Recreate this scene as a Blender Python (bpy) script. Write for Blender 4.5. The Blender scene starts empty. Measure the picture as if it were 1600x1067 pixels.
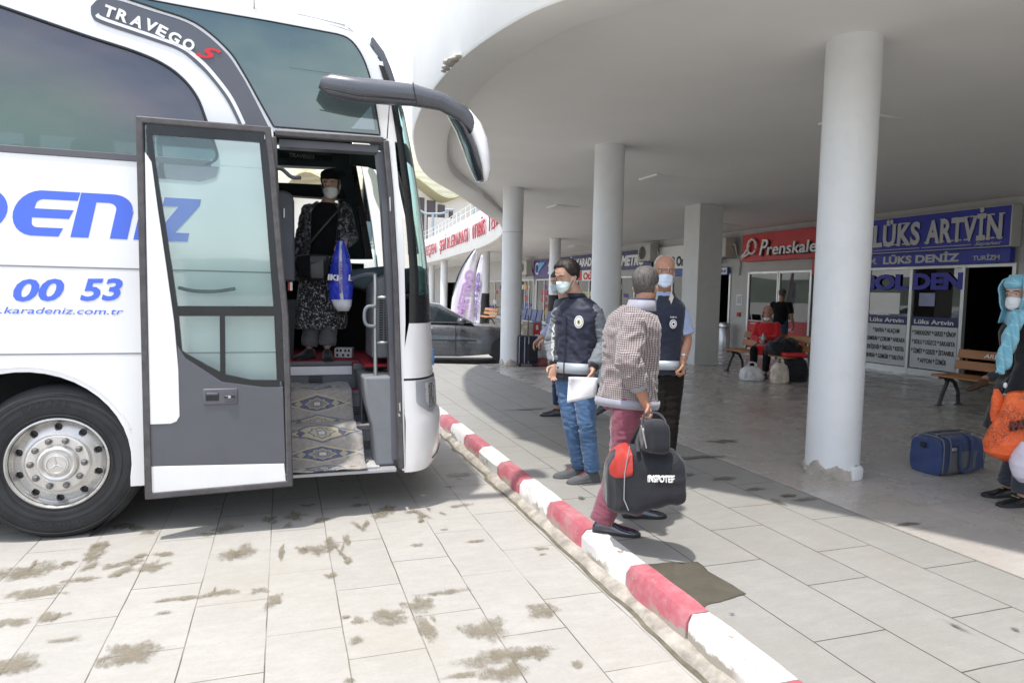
import bpy, bmesh, math, random
from mathutils import Vector, Matrix, noise
import numpy as np
random.seed(7)
SC = bpy.context.scene
COL = SC.collection
# ---------------------------------------------------------------- camera, world, sun, exposure
FPX, CAMH = 1067.0, 1.5
PITCH, ROLL, YAW = math.atan(76/1067), math.radians(1.15), math.atan(.319/.948)
fwd = Vector((math.sin(YAW)*math.cos(PITCH), math.cos(YAW)*math.cos(PITCH), -math.sin(PITCH)))
r0 = Vector((math.cos(YAW), -math.sin(YAW), 0)); u0 = r0.cross(fwd)
CR = r0*math.cos(ROLL)+u0*math.sin(ROLL); CU = -r0*math.sin(ROLL)+u0*math.cos(ROLL)
CAMP = Vector((0, 0, CAMH))
cd = bpy.data.cameras.new('camera'); cam = bpy.data.objects.new('camera', cd); COL.objects.link(cam)
cam.matrix_world = Matrix(((CR.x, CU.x, -fwd.x, 0), (CR.y, CU.y, -fwd.y, 0), (CR.z, CU.z, -fwd.z, CAMH), (0, 0, 0, 1)))
cd.sensor_width = 36; cd.lens = 36*FPX/1600; cd.clip_start = .05; cd.clip_end = 2000
SC.camera = cam
SUN_EL, SUN_DIR = math.radians(73), Vector((-.86, -.50))
w = bpy.data.worlds.new("World"); SC.world = w; w.use_nodes = True
nt = w.node_tree; nt.nodes.clear(); N = nt.nodes.new; L = nt.links.new
out = N('ShaderNodeOutputWorld'); bg = N('ShaderNodeBackground'); sky = N('ShaderNodeTexSky')
sky.sky_type = 'NISHITA'; sky.sun_disc = False; sky.sun_elevation = SUN_EL
sky.sun_rotation = math.atan2(SUN_DIR.x, SUN_DIR.y); sky.air_density = 1.0; sky.dust_density = 2.0
tc = N('ShaderNodeTexCoord'); mp = N('ShaderNodeMapping'); mp.inputs['Scale'].default_value = (1, 1, 2.4)
nz = N('ShaderNodeTexNoise'); nz.inputs['Scale'].default_value = 2.6; nz.inputs['Detail'].default_value = 8; nz.inputs['Roughness'].default_value = .62
cr = N('ShaderNodeValToRGB'); cr.color_ramp.elements[0].position = .40; cr.color_ramp.elements[1].position = .66
mx = N('ShaderNodeMix'); mx.data_type = 'RGBA'; mx.inputs['B'].default_value = (7.0, 7.2, 7.5, 1)
L(tc.outputs['Generated'], mp.inputs['Vector']); L(mp.outputs[0], nz.inputs['Vector']); L(nz.outputs['Fac'], cr.inputs[0])
L(cr.outputs[0], mx.inputs['Factor']); L(sky.outputs[0], mx.inputs['A']); L(mx.outputs['Result'], bg.inputs['Color'])
bg.inputs['Strength'].default_value = .145; L(bg.outputs[0], out.inputs[0])
sd = bpy.data.lights.new('sun', 'SUN'); sun = bpy.data.objects.new('sun', sd); COL.objects.link(sun)
sd.energy = 2.15; sd.angle = math.radians(1.6); sd.color = (1, .97, .93)
h = SUN_DIR.normalized()*math.cos(SUN_EL)
sun.rotation_euler = Vector((h.x, h.y, math.sin(SUN_EL))).to_track_quat('Z', 'Y').to_euler()
sun.location = (0, 0, 30)
SC.view_settings.view_transform = 'Standard'; SC.view_settings.look = 'None'; SC.view_settings.gamma = 1
SC.view_settings.exposure = 1.12
SC.cycles.max_bounces = 9; SC.cycles.diffuse_bounces = 4; SC.cycles.glossy_bounces = 4; SC.cycles.transmission_bounces = 8
SC.cycles.transparent_max_bounces = 16; SC.cycles.caustics_reflective = False; SC.cycles.caustics_refractive = False
SC.cycles.sample_clamp_indirect = 6
try: SC.cycles.use_denoising = True
except Exception: pass
# ---------------------------------------------------------------- point helpers (the photo's pixels on planes of the place)
def ray(px, py): return CR*((px-800)/FPX) - CU*((py-533.5)/FPX) + fwd
def at(px, py, k): return CAMP + ray(px, py)*k
def aty(px, py, y): d = ray(px, py); return CAMP + d*(y/d.y)
def atx(px, py, x): d = ray(px, py); return CAMP + d*(x/d.x)
def atz(px, py, z): d = ray(px, py); return CAMP + d*((z-CAMH)/d.z)
# ---------------------------------------------------------------- scene tree helpers
WORLDM = {}
def tag(o, label=None, cat=None, group=None, kind=None):
    if label: o['label'] = label
    if cat: o['category'] = cat
    if group: o['group'] = group
    if kind: o['kind'] = kind
    return o
def thing(name, loc, label, cat, group=None, rz=0.0):
    o = bpy.data.objects.new(name, None); COL.objects.link(o); o.empty_display_size = .2
    o.location = loc; o.rotation_euler = (0, 0, rz)
    WORLDM[o.name] = Matrix.Translation(Vector(loc)) @ Matrix.Rotation(rz, 4, 'Z')
    return tag(o, label, cat, group)
def wm(o): return WORLDM.get(o.name, Matrix.Identity(4))
class MB:
    def __init__(s, off=(0, 0, 0), M=None):
        s.v, s.f, s.mi, s.cur = [], [], [], 0
        s.M = M if M is not None else Matrix.Translation(Vector(off))
    def add(s, vs, fs):
        n = len(s.v); s.v += [s.M @ Vector(p) for p in vs]; s.f += [tuple(i+n for i in f) for f in fs]; s.mi += [s.cur]*len(fs)
        return s
    def box(s, x0, x1, y0, y1, z0, z1):
        return s.add([(x0,y0,z0),(x1,y0,z0),(x1,y1,z0),(x0,y1,z0),(x0,y0,z1),(x1,y0,z1),(x1,y1,z1),(x0,y1,z1)],
                     [(0,3,2,1),(4,5,6,7),(0,1,5,4),(1,2,6,5),(2,3,7,6),(3,0,4,7)])
    def obox(s, c, sx, sy, sz, R=None):
        R = R or Matrix.Identity(3); vs = []
        for z in (-1, 1):
            for x, y in ((-1,-1),(1,-1),(1,1),(-1,1)): vs.append(Vector(c)+R @ Vector((x*sx/2, y*sy/2, z*sz/2)))
        return s.add(vs, [(0,3,2,1),(4,5,6,7),(0,1,5,4),(1,2,6,5),(2,3,7,6),(3,0,4,7)])
    def prism(s, pts, ax, a, b):
        f = {'xz': lambda p, t: (p[0], t, p[1]), 'xy': lambda p, t: (p[0], p[1], t), 'yz': lambda p, t: (t, p[0], p[1])}[ax]
        n = len(pts)
        return s.add([f(p, a) for p in pts]+[f(p, b) for p in pts],
                     [tuple(range(n)), tuple(range(2*n-1, n-1, -1))]+[(i, (i+1) % n, n+(i+1) % n, n+i) for i in range(n)])
    def loft(s, rings, caps=True, closed=True):
        n = len(rings[0]); vs = [p for r in rings for p in r]; fs = []
        for k in range(len(rings)-1):
            for i in range(n if closed else n-1):
                j = (i+1) % n; fs.append((k*n+i, k*n+j, (k+1)*n+j, (k+1)*n+i))
        if caps and closed: fs += [tuple(range(n-1, -1, -1)), tuple(range((len(rings)-1)*n, len(rings)*n))]
        return s.add(vs, fs)
    def tube(s, pts, r, n=10, caps=True, flat=None, up=None):
        pts = [Vector(p) for p in pts]; rs = r if isinstance(r, (list, tuple)) else [r]*len(pts)
        rings = []; u = None
        for i, p in enumerate(pts):
            a = pts[max(0, i-1)]; b = pts[min(len(pts)-1, i+1)]; t = (b-a).normalized()
            if u is None:
                u = Vector(up) if up is not None else (Vector((0, 0, 1)) if abs(t.z) < .9 else Vector((1, 0, 0)))
            u = (u - t*u.dot(t)).normalized(); q = t.cross(u)
            fl = flat if flat else 1
            rings.append([p+u*(rs[i]*math.cos(2*math.pi*k/n))+q*(rs[i]*fl*math.sin(2*math.pi*k/n)) for k in range(n)])
        return s.loft(rings, caps)
    def limb(s, pts, r, n=12):
        "rounded tube with hemispherical ends"
        pts = [Vector(p) for p in pts]; a = (pts[1]-pts[0]).normalized(); b = (pts[-1]-pts[-2]).normalized()
        P = [pts[0]-a*r[0]*.95, pts[0]-a*r[0]*.6]+pts+[pts[-1]+b*r[-1]*.6, pts[-1]+b*r[-1]*.95]
        return s.tube(P, [r[0]*.3, r[0]*.8]+list(r)+[r[-1]*.8, r[-1]*.3], n)
    def lathe(s, prof, c, ax='z', n=24, caps=True, a0=0):
        rings = []
        for r, h in prof:
            ring = []
            for k in range(n):
                t = a0+2*math.pi*k/n; x, y = r*math.cos(t), r*math.sin(t)
                ring.append(Vector(c)+Vector({'z': (x, y, h), 'y': (x, h, y), 'x': (h, x, y)}[ax]))
            rings.append(ring)
        return s.loft(rings, caps)
    def ell(s, c, rx, ry, rz, R=None, n=16, m=10):
        R = R or Matrix.Identity(3); rings = []
        for j in range(1, m):
            ph = math.pi*j/m
            rings.append([Vector(c)+R @ Vector((rx*math.sin(ph)*math.cos(2*math.pi*k/n), ry*math.sin(ph)*math.sin(2*math.pi*k/n), -rz*math.cos(ph))) for k in range(n)])
        return s.loft(rings)
    def ribbon(s, pts, w, y0, y1, closed=False):
        "mitred flat band along a line in the xz plane"
        P = [Vector(p) for p in pts]; n = len(P); rings = []
        for i in range(n):
            if closed: a, c = P[(i-1) % n], P[(i+1) % n]
            else: a, c = P[max(0, i-1)], P[min(n-1, i+1)]
            d1 = (P[i]-a).normalized() if (P[i]-a).length > 1e-6 else (c-P[i]).normalized(); d2 = (c-P[i]).normalized() if (c-P[i]).length > 1e-6 else d1
            m = (Vector((-d1.y, d1.x))+Vector((-d2.y, d2.x))).normalized(); k = w/2/max(.45, m.dot(Vector((-d1.y, d1.x))))
            l, r = P[i]+m*k, P[i]-m*k
            rings.append([(l.x, y0, l.y), (r.x, y0, r.y), (r.x, y1, r.y), (l.x, y1, l.y)])
        if closed: rings.append(rings[0])
        return s.loft(rings, caps=not closed)
    def sheet(s, rows):
        n = len(rows[0]); vs = [p for r in rows for p in r]; fs = []
        for k in range(len(rows)-1):
            for i in range(n-1): fs.append((k*n+i, k*n+i+1, (k+1)*n+i+1, (k+1)*n+i))
        return s.add(vs, fs)
    def build(s, name, mat, parent=None, smooth=None, bevel=0, solid=0, label=None, cat=None, group=None, kind=None, recalc=True, seg=2):
        me = bpy.data.meshes.new(name)
        org = Vector((0, 0, 0))
        if parent is None and kind is None and s.v:
            xs = [v.x for v in s.v]; ys = [v.y for v in s.v]; org = Vector(((min(xs)+max(xs))/2, (min(ys)+max(ys))/2, min(v.z for v in s.v)))
        me.from_pydata([v-org for v in s.v], [], s.f)
        for m in (mat if isinstance(mat, (list, tuple)) else [mat]): me.materials.append(m)
        if recalc or any(s.mi):
            bm = bmesh.new(); bm.from_mesh(me)
            if any(s.mi):
                for f, i in zip(bm.faces, s.mi): f.material_index = i
            if recalc: bmesh.ops.recalc_face_normals(bm, faces=bm.faces)
            bm.to_mesh(me); bm.free()
        o = bpy.data.objects.new(name, me); COL.objects.link(o); o.location = org
        WORLDM[o.name] = Matrix.Translation(org)
        if parent is not None:
            o.parent = parent; o.matrix_parent_inverse = wm(parent).inverted()
        if smooth is not None:
            me.shade_smooth() if smooth is True else me.shade_auto(smooth) if hasattr(me, 'shade_auto') else me.shade_smooth()
            if smooth is not True:
                me.shade_smooth(); me.set_sharp_from_angle(angle=math.radians(smooth))
        if solid:
            m = o.modifiers.new('s', 'SOLIDIFY'); m.thickness = solid; m.offset = 0
        if bevel:
            m = o.modifiers.new('b', 'BEVEL'); m.width = bevel; m.segments = seg; m.limit_method = 'ANGLE'; m.angle_limit = math.radians(40)
            m.harden_normals = False; me.shade_smooth(); me.set_sharp_from_angle(angle=math.radians(45))
        return tag(o, label, cat, group, kind)
# ---------------------------------------------------------------- materials
def _in(n, k, v):
    if k in n.inputs: n.inputs[k].default_value = v
class NT:
    def __init__(s, name):
        s.m = bpy.data.materials.new(name); s.m.use_nodes = True; s.t = s.m.node_tree; s.t.nodes.clear()
        s.out = s.n('ShaderNodeOutputMaterial'); s.g = s.n('ShaderNodeNewGeometry'); s.pos = s.g.outputs['Position']
    def n(s, ty, **kw):
        x = s.t.nodes.new(ty)
        for k, v in kw.items(): setattr(x, k, v)
        return x
    def l(s, a, b): s.t.links.new(a, b)
    def math(s, op, a, b=0.5, clamp=False):
        x = s.n('ShaderNodeMath', operation=op); x.use_clamp = clamp
        for i, v in enumerate((a, b)):
            if isinstance(v, (int, float)): x.inputs[i].default_value = v
            else: s.l(v, x.inputs[i])
        return x.outputs[0]
    def mapr(s, v, a, b, c=0, d=1):
        x = s.n('ShaderNodeMapRange'); x.clamp = True; s.l(v, x.inputs[0])
        for i, q in enumerate((a, b, c, d)): x.inputs[i+1].default_value = q
        return x.outputs[0]
    def noise(s, scale, detail=5, rough=.6, vec=None, stretch=None, dist=0):
        x = s.n('ShaderNodeTexNoise'); x.inputs['Scale'].default_value = scale; x.inputs['Detail'].default_value = detail
        x.inputs['Roughness'].default_value = rough; x.inputs['Distortion'].default_value = dist
        v = vec or s.pos
        if stretch:
            mm = s.n('ShaderNodeMapping'); mm.inputs['Scale'].default_value = stretch; s.l(v, mm.inputs[0]); v = mm.outputs[0]
        s.l(v, x.inputs['Vector']); return x.outputs['Fac']
    def mix(s, f, a, b, mode='MIX'):
        x = s.n('ShaderNodeMix', data_type='RGBA', blend_type=mode)
        if isinstance(f, (int, float)): x.inputs['Factor'].default_value = f
        else: s.l(f, x.inputs['Factor'])
        for k, v in (('A', a), ('B', b)):
            if isinstance(v, tuple): x.inputs[k].default_value = (*v[:3], 1)
            else: s.l(v, x.inputs[k])
        return x.outputs['Result']
    def bsdf(s, col, rough=.6, metal=0, **kw):
        b = s.n('ShaderNodeBsdfPrincipled')
        for k, v in (('Base Color', col), ('Roughness', rough), ('Metallic', metal)):
            if isinstance(v, tuple): b.inputs[k].default_value = (*v[:3], 1)
            elif isinstance(v, (int, float)): b.inputs[k].default_value = v
            else: s.l(v, b.inputs[k])
        for k, v in kw.items(): _in(b, k.replace('_', ' '), v)
        s.b = b; s.l(b.outputs[0], s.out.inputs[0]); return b
    def bump(s, h, strength=.3, dist=.01, b=None):
        x = s.n('ShaderNodeBump'); x.inputs['Strength'].default_value = strength; x.inputs['Distance'].default_value = dist
        s.l(h, x.inputs['Height']); s.l(x.outputs[0], (b or s.b).inputs['Normal'])
    def sep(s, v=None):
        x = s.n('ShaderNodeSeparateXYZ'); s.l(v or s.pos, x.inputs[0]); return x.outputs
    def comb(s, x, y, z=0.0):
        c = s.n('ShaderNodeCombineXYZ')
        for i, v in enumerate((x, y, z)):
            if isinstance(v, (int, float)): c.inputs[i].default_value = v
            else: s.l(v, c.inputs[i])
        return c.outputs[0]
CACHE = {}
def mat(name, col, rough=.6, metal=0, var=.12, scale=4, bump=0, bscale=60, bdist=.002, coat=0, stretch=None, sheen=0, dirt=0, spec=.5, sss=0):
    if name in CACHE: return CACHE[name]
    t = NT(name); f = t.noise(scale, 6, .65, stretch=stretch)
    f = t.mapr(f, .3, .7)
    a = tuple(max(0, c*(1-var)) for c in col); b = tuple(min(1, c*(1+var)) for c in col)
    c = t.mix(f, a, b)
    if dirt:
        d = t.mapr(t.noise(2.3, 9, .75, dist=.4), .52, .75, 0, dirt)
        c = t.mix(d, c, tuple(x*.45 for x in col))
    r = t.mapr(t.noise(scale*2.1, 4, .5), .3, .7, max(0, rough-.06), min(1, rough+.06))
    kw = dict(Coat_Weight=coat, Sheen_Weight=sheen, Specular_IOR_Level=spec)
    if coat: kw['Coat_Roughness'] = .06
    if sss: kw.update(Subsurface_Weight=sss, Subsurface_Scale=.01)
    t.bsdf(c, r, metal, **kw)
    if bump: t.bump(t.noise(bscale, 4, .6), bump, bdist)
    CACHE[name] = t.m; return t.m
def glass(name, tint=(.85, .9, .88), refl=1.0, body=(.02, .025, .03), opac=.1, rough=.02, ior=1.5):
    t = NT(name)
    tr = t.n('ShaderNodeBsdfTransparent'); tr.inputs[0].default_value = (*tint, 1)
    gl = t.n('ShaderNodeBsdfGlossy'); gl.inputs['Roughness'].default_value = rough; gl.inputs['Color'].default_value = (refl, refl, refl, 1)
    df = t.n('ShaderNodeBsdfDiffuse'); df.inputs[0].default_value = (*body, 1)
    fr = t.n('ShaderNodeFresnel'); fr.inputs['IOR'].default_value = ior
    m1 = t.n('ShaderNodeMixShader'); m1.inputs[0].default_value = opac; t.l(tr.outputs[0], m1.inputs[1]); t.l(df.outputs[0], m1.inputs[2])
    m2 = t.n('ShaderNodeMixShader'); t.l(fr.outputs[0], m2.inputs[0]); t.l(m1.outputs[0], m2.inputs[1]); t.l(gl.outputs[0], m2.inputs[2])
    t.l(m2.outputs[0], t.out.inputs[0]); return t.m
# ---------------------------------------------------------------- lettering
FONTM = {}
def text(name, s, M, height, mat_, parent, width=None, shear=0, bold=0, depth=.004, align='LEFT', ls=1.0, label=None, serif=0):
    "M: 4x4 with columns right, up, normal, origin (bottom left of the line)"
    c = bpy.data.curves.new(name, 'FONT'); c.body = s; c.size = 1; c.shear = shear; c.offset = bold; c.extrude = .5; c.space_character = ls
    c.resolution_u = 3
    o = bpy.data.objects.new('tmp', c); COL.objects.link(o)
    dg = bpy.context.evaluated_depsgraph_get(); dg.update()
    me = bpy.data.meshes.new_from_object(o.evaluated_get(dg)); bpy.data.objects.remove(o)
    me.name = name
    vs = me.vertices
    x0 = min(v.co.x for v in vs); x1 = max(v.co.x for v in vs)
    caph = .729
    sy = height/caph; sx = (width/(x1-x0)) if width else sy
    ox = -x0
    if align == 'CENTER': ox = -(x0+x1)/2
    me.transform(M @ Matrix.Diagonal((sx, sy, depth, 1)) @ Matrix.Translation((ox, 0, .5)))
    me.materials.append(mat_)
    o = bpy.data.objects.new(name, me); COL.objects.link(o); WORLDM[o.name] = Matrix.Identity(4)
    o.parent = parent; o.matrix_parent_inverse = wm(parent).inverted()
    if label: o['label'] = label
    return o
def frame(origin, right, up):
    r = Vector(right).normalized(); u = Vector(up); u = (u-r*u.dot(r)).normalized(); n = r.cross(u)
    return Matrix(((r.x, u.x, n.x, origin[0]), (r.y, u.y, n.y, origin[1]), (r.z, u.z, n.z, origin[2]), (0, 0, 0, 1)))
def fixnormal(M): return M
# ================================================================ materials of the setting
def stain_mask(t, scale, lo, hi, stretch=None, dist=.5):
    return t.mapr(t.noise(scale, 7, .62, stretch=stretch, dist=dist), lo, hi)
def paving(name, rowx, off, bw, rh, base, joint, rough, msize=.006, wetlo=.66, browns=False, gloss=None, vary=.06, bmp=.25, jf=.0, seed=0):
    t = NT(name); x, y, z = t.sep()
    v = t.comb(t.math('ADD', y, 3.3+seed), t.math('SUBTRACT', x, off), 0.0)
    wob = t.n('ShaderNodeTexNoise'); wob.inputs['Scale'].default_value = 3; wob.inputs['Detail'].default_value = 6; t.l(t.pos, wob.inputs['Vector'])
    va = t.n('ShaderNodeVectorMath', operation='MULTIPLY_ADD'); t.l(wob.outputs['Color'], va.inputs[0]); va.inputs[1].default_value = (.012, .012, 0); t.l(v, va.inputs[2])
    br = t.n('ShaderNodeTexBrick'); t.l(va.outputs[0], br.inputs['Vector'])
    br.offset = .43; br.offset_frequency = 2; br.squash = 1.0
    for k, q in (('Scale', 1), ('Mortar Size', msize), ('Mortar Smooth', .25), ('Bias', 0), ('Brick Width', bw), ('Row Height', rh)): br.inputs[k].default_value = q
    a = tuple(c*(1-vary) for c in base); b = tuple(min(1, c*(1+vary)) for c in base)
    br.inputs['Color1'].default_value = (*a, 1); br.inputs['Color2'].default_value = (*b, 1); br.inputs['Mortar'].default_value = (*base, 1)
    c = t.mix(t.mapr(t.noise(1.1, 8, .7), .3, .7, 0, .6), br.outputs['Color'], tuple(q*1.1 for q in base))
    c = t.mix(t.mapr(t.noise(7, 8, .7, stretch=(1, 3, 1)), .35, .75, 0, .55), c, tuple(q*.78 for q in base))
    c = t.mix(t.mapr(t.noise(60, 4, .7), .45, .7, 0, .35), c, tuple(q*.72 for q in base))
    c = t.mix(t.mapr(t.noise(.45, 6, .7), .42, .62, 0, .35), c, (base[0]*.84, base[1]*.80, base[2]*.72))
    c = t.mix(t.mapr(t.noise(2.4, 10, .8, stretch=(1, 2, 1)), .50, .66, 0, .35), c, tuple(min(1, q*1.22) for q in base))
    c = t.mix(t.mapr(t.noise(1.7, 9, .75), .56, .68, 0, .30), c, (base[0]*.92, base[1]*.82, base[2]*.66))
    # worn joints: visible only in places
    jm = t.math('MULTIPLY', br.outputs['Fac'], t.mapr(t.noise(1.3, 4, .6), .36, .56, jf, 1))
    c = t.mix(jm, c, joint)
    r = rough
    wet = stain_mask(t, .8, wetlo, wetlo+.04)
    wcol = tuple(q*.52 for q in base) if not browns else (base[0]*.60, base[1]*.52, base[2]*.45)
    c = t.mix(t.math('MULTIPLY', wet, .75), c, wcol)
    if browns:
        c = t.mix(t.mapr(t.noise(.55, 9, .72, stretch=(1, .6, 1)), .46, .72, 0, .5), c, (base[0]*.80, base[1]*.70, base[2]*.63))
        c = t.mix(t.mapr(t.noise(14, 5, .6), .62, .72, 0, .35), c, (base[0]*.6, base[1]*.55, base[2]*.5))
    sp = t.mapr(t.noise(38, 2, .5), .74, .78, 0, .5); c = t.mix(sp, c, tuple(min(1, q*1.35) for q in base))
    if gloss is not None: rr = t.mapr(t.noise(2.1, 5, .6), .35, .65, gloss[0], gloss[1])
    else: rr = t.mapr(wet, 0, 1, rough, .3)
    t.bsdf(c, rr)
    h = t.math('SUBTRACT', t.math('MULTIPLY', t.noise(45, 5, .6), .25), t.math('MULTIPLY', br.outputs['Fac'], 1.0))
    t.bump(h, bmp, .006)
    return t.m
M_road = paving('road_stone', 0, .28, .74, .355, (.375, .36, .33), (.10, .085, .06), .75, msize=.0035, wetlo=.66, vary=.08, jf=.22)
M_pave = paving('pavement_stone', 0, 1.805, .86, .405, (.285, .278, .258), (.05, .044, .036), .6, msize=.004, wetlo=.69, vary=.05, jf=.75, seed=.4)
M_tile = paving('floor_stone', 0, 3.83, .9, .6, (.46, .435, .40), (.22, .20, .17), .3, msize=.003, wetlo=.80, browns=True, gloss=(.14, .40), vary=.05, bmp=.06, jf=.5, seed=.2)
M_mortar = mat('mortar', (.33, .30, .255), .9, var=.4, scale=9, bump=.6, bscale=40, bdist=.01, dirt=.6)
M_ceil = mat('ceiling_paint', (.80, .79, .765), .9, var=.035, scale=.7, bump=.05, bscale=3, bdist=.01)
M_white = mat('white_paint', (.80, .79, .76), .75, var=.04, scale=1.5, bump=.08, bscale=25, dirt=.10)
M_col = mat('column_paint', (.73, .74, .745), .55, var=.04, scale=2.2, bump=.10, bscale=14, bdist=.004, dirt=.16)
M_conc = mat('bare_concrete', (.42, .38, .33), .95, var=.3, scale=7, bump=.8, bscale=30, bdist=.01)
M_wall = mat('wall_paint', (.50, .49, .47), .85, var=.05, scale=2, dirt=.1)
M_black = mat('black_paint', (.02, .02, .022), .6, var=.2)
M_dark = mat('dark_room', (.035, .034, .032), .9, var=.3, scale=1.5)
M_alu = mat('aluminium', (.62, .62, .61), .4, .6, var=.06)
M_red = mat('sign_red', (.52, .018, .02), .45, var=.06)
M_blue = mat('sign_blue', (.020, .030, .33), .45, var=.06)
M_navy = mat('sign_navy', (.02, .022, .12), .45, var=.06)
M_purple = mat('sign_purple', (.06, .035, .20), .45, var=.06)
M_silver = mat('sign_silver', (.50, .50, .49), .5, .1, var=.04)
M_signw = mat('sign_white', (.78, .78, .76), .5, var=.03)
M_ink = mat('ink_black', (.02, .02, .025), .5)
M_steel = mat('steel', (.5, .51, .52), .35, .85, var=.08)
M_shop = glass('shop_glass', (.62, .66, .64), 1.0, (.02, .02, .02), .25, .015, 1.9)
# ================================================================ ground
RZ = -.16
MB().box(-260, 260, -120, 420, RZ-.4, RZ).build('road', M_road, kind='structure')
MB().prism([(1.925, -9), (3.83, -9), (3.83, 13.62), (3.0, 13.95), (1.925, 14.1)], 'xy', -.5, 0).build('pavement', M_pave, kind='structure')
MB().prism([(3.832, -9), (30, -9), (30, 90), (8.9, 90), (9.6, 50), (9.1, 42), (8.7, 35), (8.2, 28), (7.3, 23), (6.2, 19.0), (5.4, 15.6), (4.9, 13.9), (3.832, 13.61)], 'xy', -.5, .004).build('terminal_floor', M_tile, kind='structure')
# kerb: blocks .6 m long, painted in turn
t = NT('kerb_paint'); x, y, z = t.sep()
ph = t.math('FRACT', t.math('DIVIDE', t.math('SUBTRACT', y, 2.695-12), 1.2))
red = t.math('LESS_THAN', ph, .5)
c = t.mix(red, (.66, .65, .62), (.40, .095, .12))
c = t.mix(t.mapr(t.noise(5, 8, .7), .45, .7, 0, .3), c, (.66, .45, .45))
zz = t.math('ADD', z, t.math('MULTIPLY', t.noise(6, 7, .7), .22))
chip = t.math('MULTIPLY', t.mapr(zz, .02, .035, 1, 0), t.mapr(t.noise(1.7, 3, .5), .45, .55))
chip2 = t.math('MAXIMUM', t.mapr(t.noise(11, 8, .75), .61, .635), t.math('MULTIPLY', t.mapr(t.noise(34, 6, .8), .60, .64), t.mapr(t.noise(3, 3, .5), .48, .58)))
c = t.mix(t.mapr(t.noise(2.2, 9, .75), .5, .68, 0, .45), c, (.42, .36, .32))
c = t.mix(t.math('MAXIMUM', chip, chip2), c, (.30, .27, .22))
t.bsdf(c, .65); t.bump(t.noise(28, 6, .65), .5, .006); M_kerb = t.m
k = MB(); rr = random.Random(3)
for i in range(-18, 19):
    y0 = 2.695+.6*i; y1 = y0+.592
    if y1 > 13.9: break
    j = [rr.uniform(-.006, .006) for _ in range(6)]
    prof = [(1.795+j[0], RZ-.1), (1.797+j[1], -.040), (1.825+j[2], .006+j[3]*.5), (1.925, .008+j[4]*.5), (1.925, RZ-.1)]
    n = 7; rings = []
    for q in range(n):
        yy = y0+(y1-y0)*q/(n-1); e = .008 if q in (0, n-1) else 0
        rings.append([Vector((px_+ (e if m < 3 else 0)+rr.uniform(-.0025, .0025), yy, pz_-e*.6*(1 if m in (2, 3) else 0)+rr.uniform(-.002, .002))) for m, (px_, pz_) in enumerate(prof)])
    k.loft(rings)
for i in range(14):   # the kerb turning at the far end
    pass
k.build('kerb', M_kerb, kind='structure', smooth=35)
k = MB(); rows = []
for i in range(0, 340):
    y = -7.5+i*.0625; n1 = noise.noise(Vector((3, y*2.1, 0))); n2 = noise.noise(Vector((9, y*5, 2)))
    wdt = .060+.022*n1+.022*n2
    rows.append([Vector((1.81, y, RZ+.045+.025*n2)), Vector((1.79-wdt*.3, y, RZ+.034+.014*n1)), Vector((1.79-wdt*.75, y, RZ+.018+.008*n2)), Vector((1.79-wdt, y, RZ-.01))])
k.sheet(rows); k.build('kerb_mortar', M_mortar, kind='structure', smooth=True)
# joint dirt line along the mortar
k = MB(); rows = []
for i in range(0, 340):
    y = -7.5+i*.0625; n1 = noise.noise(Vector((3, y*2.1, 0))); n2 = noise.noise(Vector((9, y*5, 2))); wdt = .060+.022*n1+.022*n2
    rows.append([Vector((1.80-wdt, y, RZ+.004)), Vector((1.775-wdt-.018*abs(n2)-.012*abs(n1), y, RZ+.004))])
k.sheet(rows); k.build('gutter_dirt', mat('gutter_dirt', (.13, .115, .08), .9, var=.4, scale=12), kind='structure')
# stains left by water: flat irregular sheets lying on the slabs
def blob(mb, c, rx, ry, z, rot=0, seed=0, n=40, rough=.45):
    pts = []; n = 60
    for i in range(n):
        a = 2*math.pi*i/n; r = 1.25+rough*noise.noise(Vector((math.cos(a)*1.3+seed, math.sin(a)*1.3, seed*1.7)))*1.6+.16*noise.noise(Vector((math.cos(a)*5+seed, math.sin(a)*5, 2)))
        x, y = rx*r*math.cos(a), ry*r*math.sin(a); pts.append((c.x+x*math.cos(rot)-y*math.sin(rot), c.y+x*math.sin(rot)+y*math.cos(rot), z))
    mid = [(c.x+(q[0]-c.x)*.55, c.y+(q[1]-c.y)*.55, z) for q in pts]
    mb.fall = getattr(mb, 'fall', []); mb.fall += [1.0]+[.62]*n+[0.0]*n
    mb.add([Vector((c.x, c.y, z))]+mid+pts, [(0, 1+i, 1+(i+1) % n) for i in range(n)]+[(1+i, 1+n+i, 1+n+(i+1) % n, 1+(i+1) % n) for i in range(n)])
def set_fall(o, mb):
    at_ = o.data.attributes.new('fall', 'FLOAT', 'POINT'); at_.data.foreach_set('value', mb.fall)
def fade(t, nz_, k0=.42, k1=.62):
    a_ = t.n('ShaderNodeAttribute'); a_.attribute_name = 'fall'
    s_ = t.math('ADD', t.math('MULTIPLY', a_.outputs['Fac'], .45), t.math('MULTIPLY', nz_, 1.0)); f_ = t.mapr(s_, k0+.20, k1+.24, 0, .88)
    return t.math('SUBTRACT', 1.0, t.math('MULTIPLY', f_, t.mapr(t.noise(23, 6, .75), .30, .60, .45, 1)))
t = NT('damp_stone')
c = t.mix(t.mapr(t.noise(9, 7, .7), .3, .7), (.185, .155, .105), (.265, .235, .175))
b = t.bsdf(c, .45)
tr = t.n('ShaderNodeBsdfTransparent'); ms = t.n('ShaderNodeMixShader')
t.l(fade(t, t.noise(11, 9, .8, stretch=(1.8, 1, 1)), .48, .66), ms.inputs[0]); t.l(b.outputs[0], ms.inputs[1]); t.l(tr.outputs[0], ms.inputs[2]); t.l(ms.outputs[0], t.out.inputs[0])
M_damp = t.m
k = MB(); sd_ = 0
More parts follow.
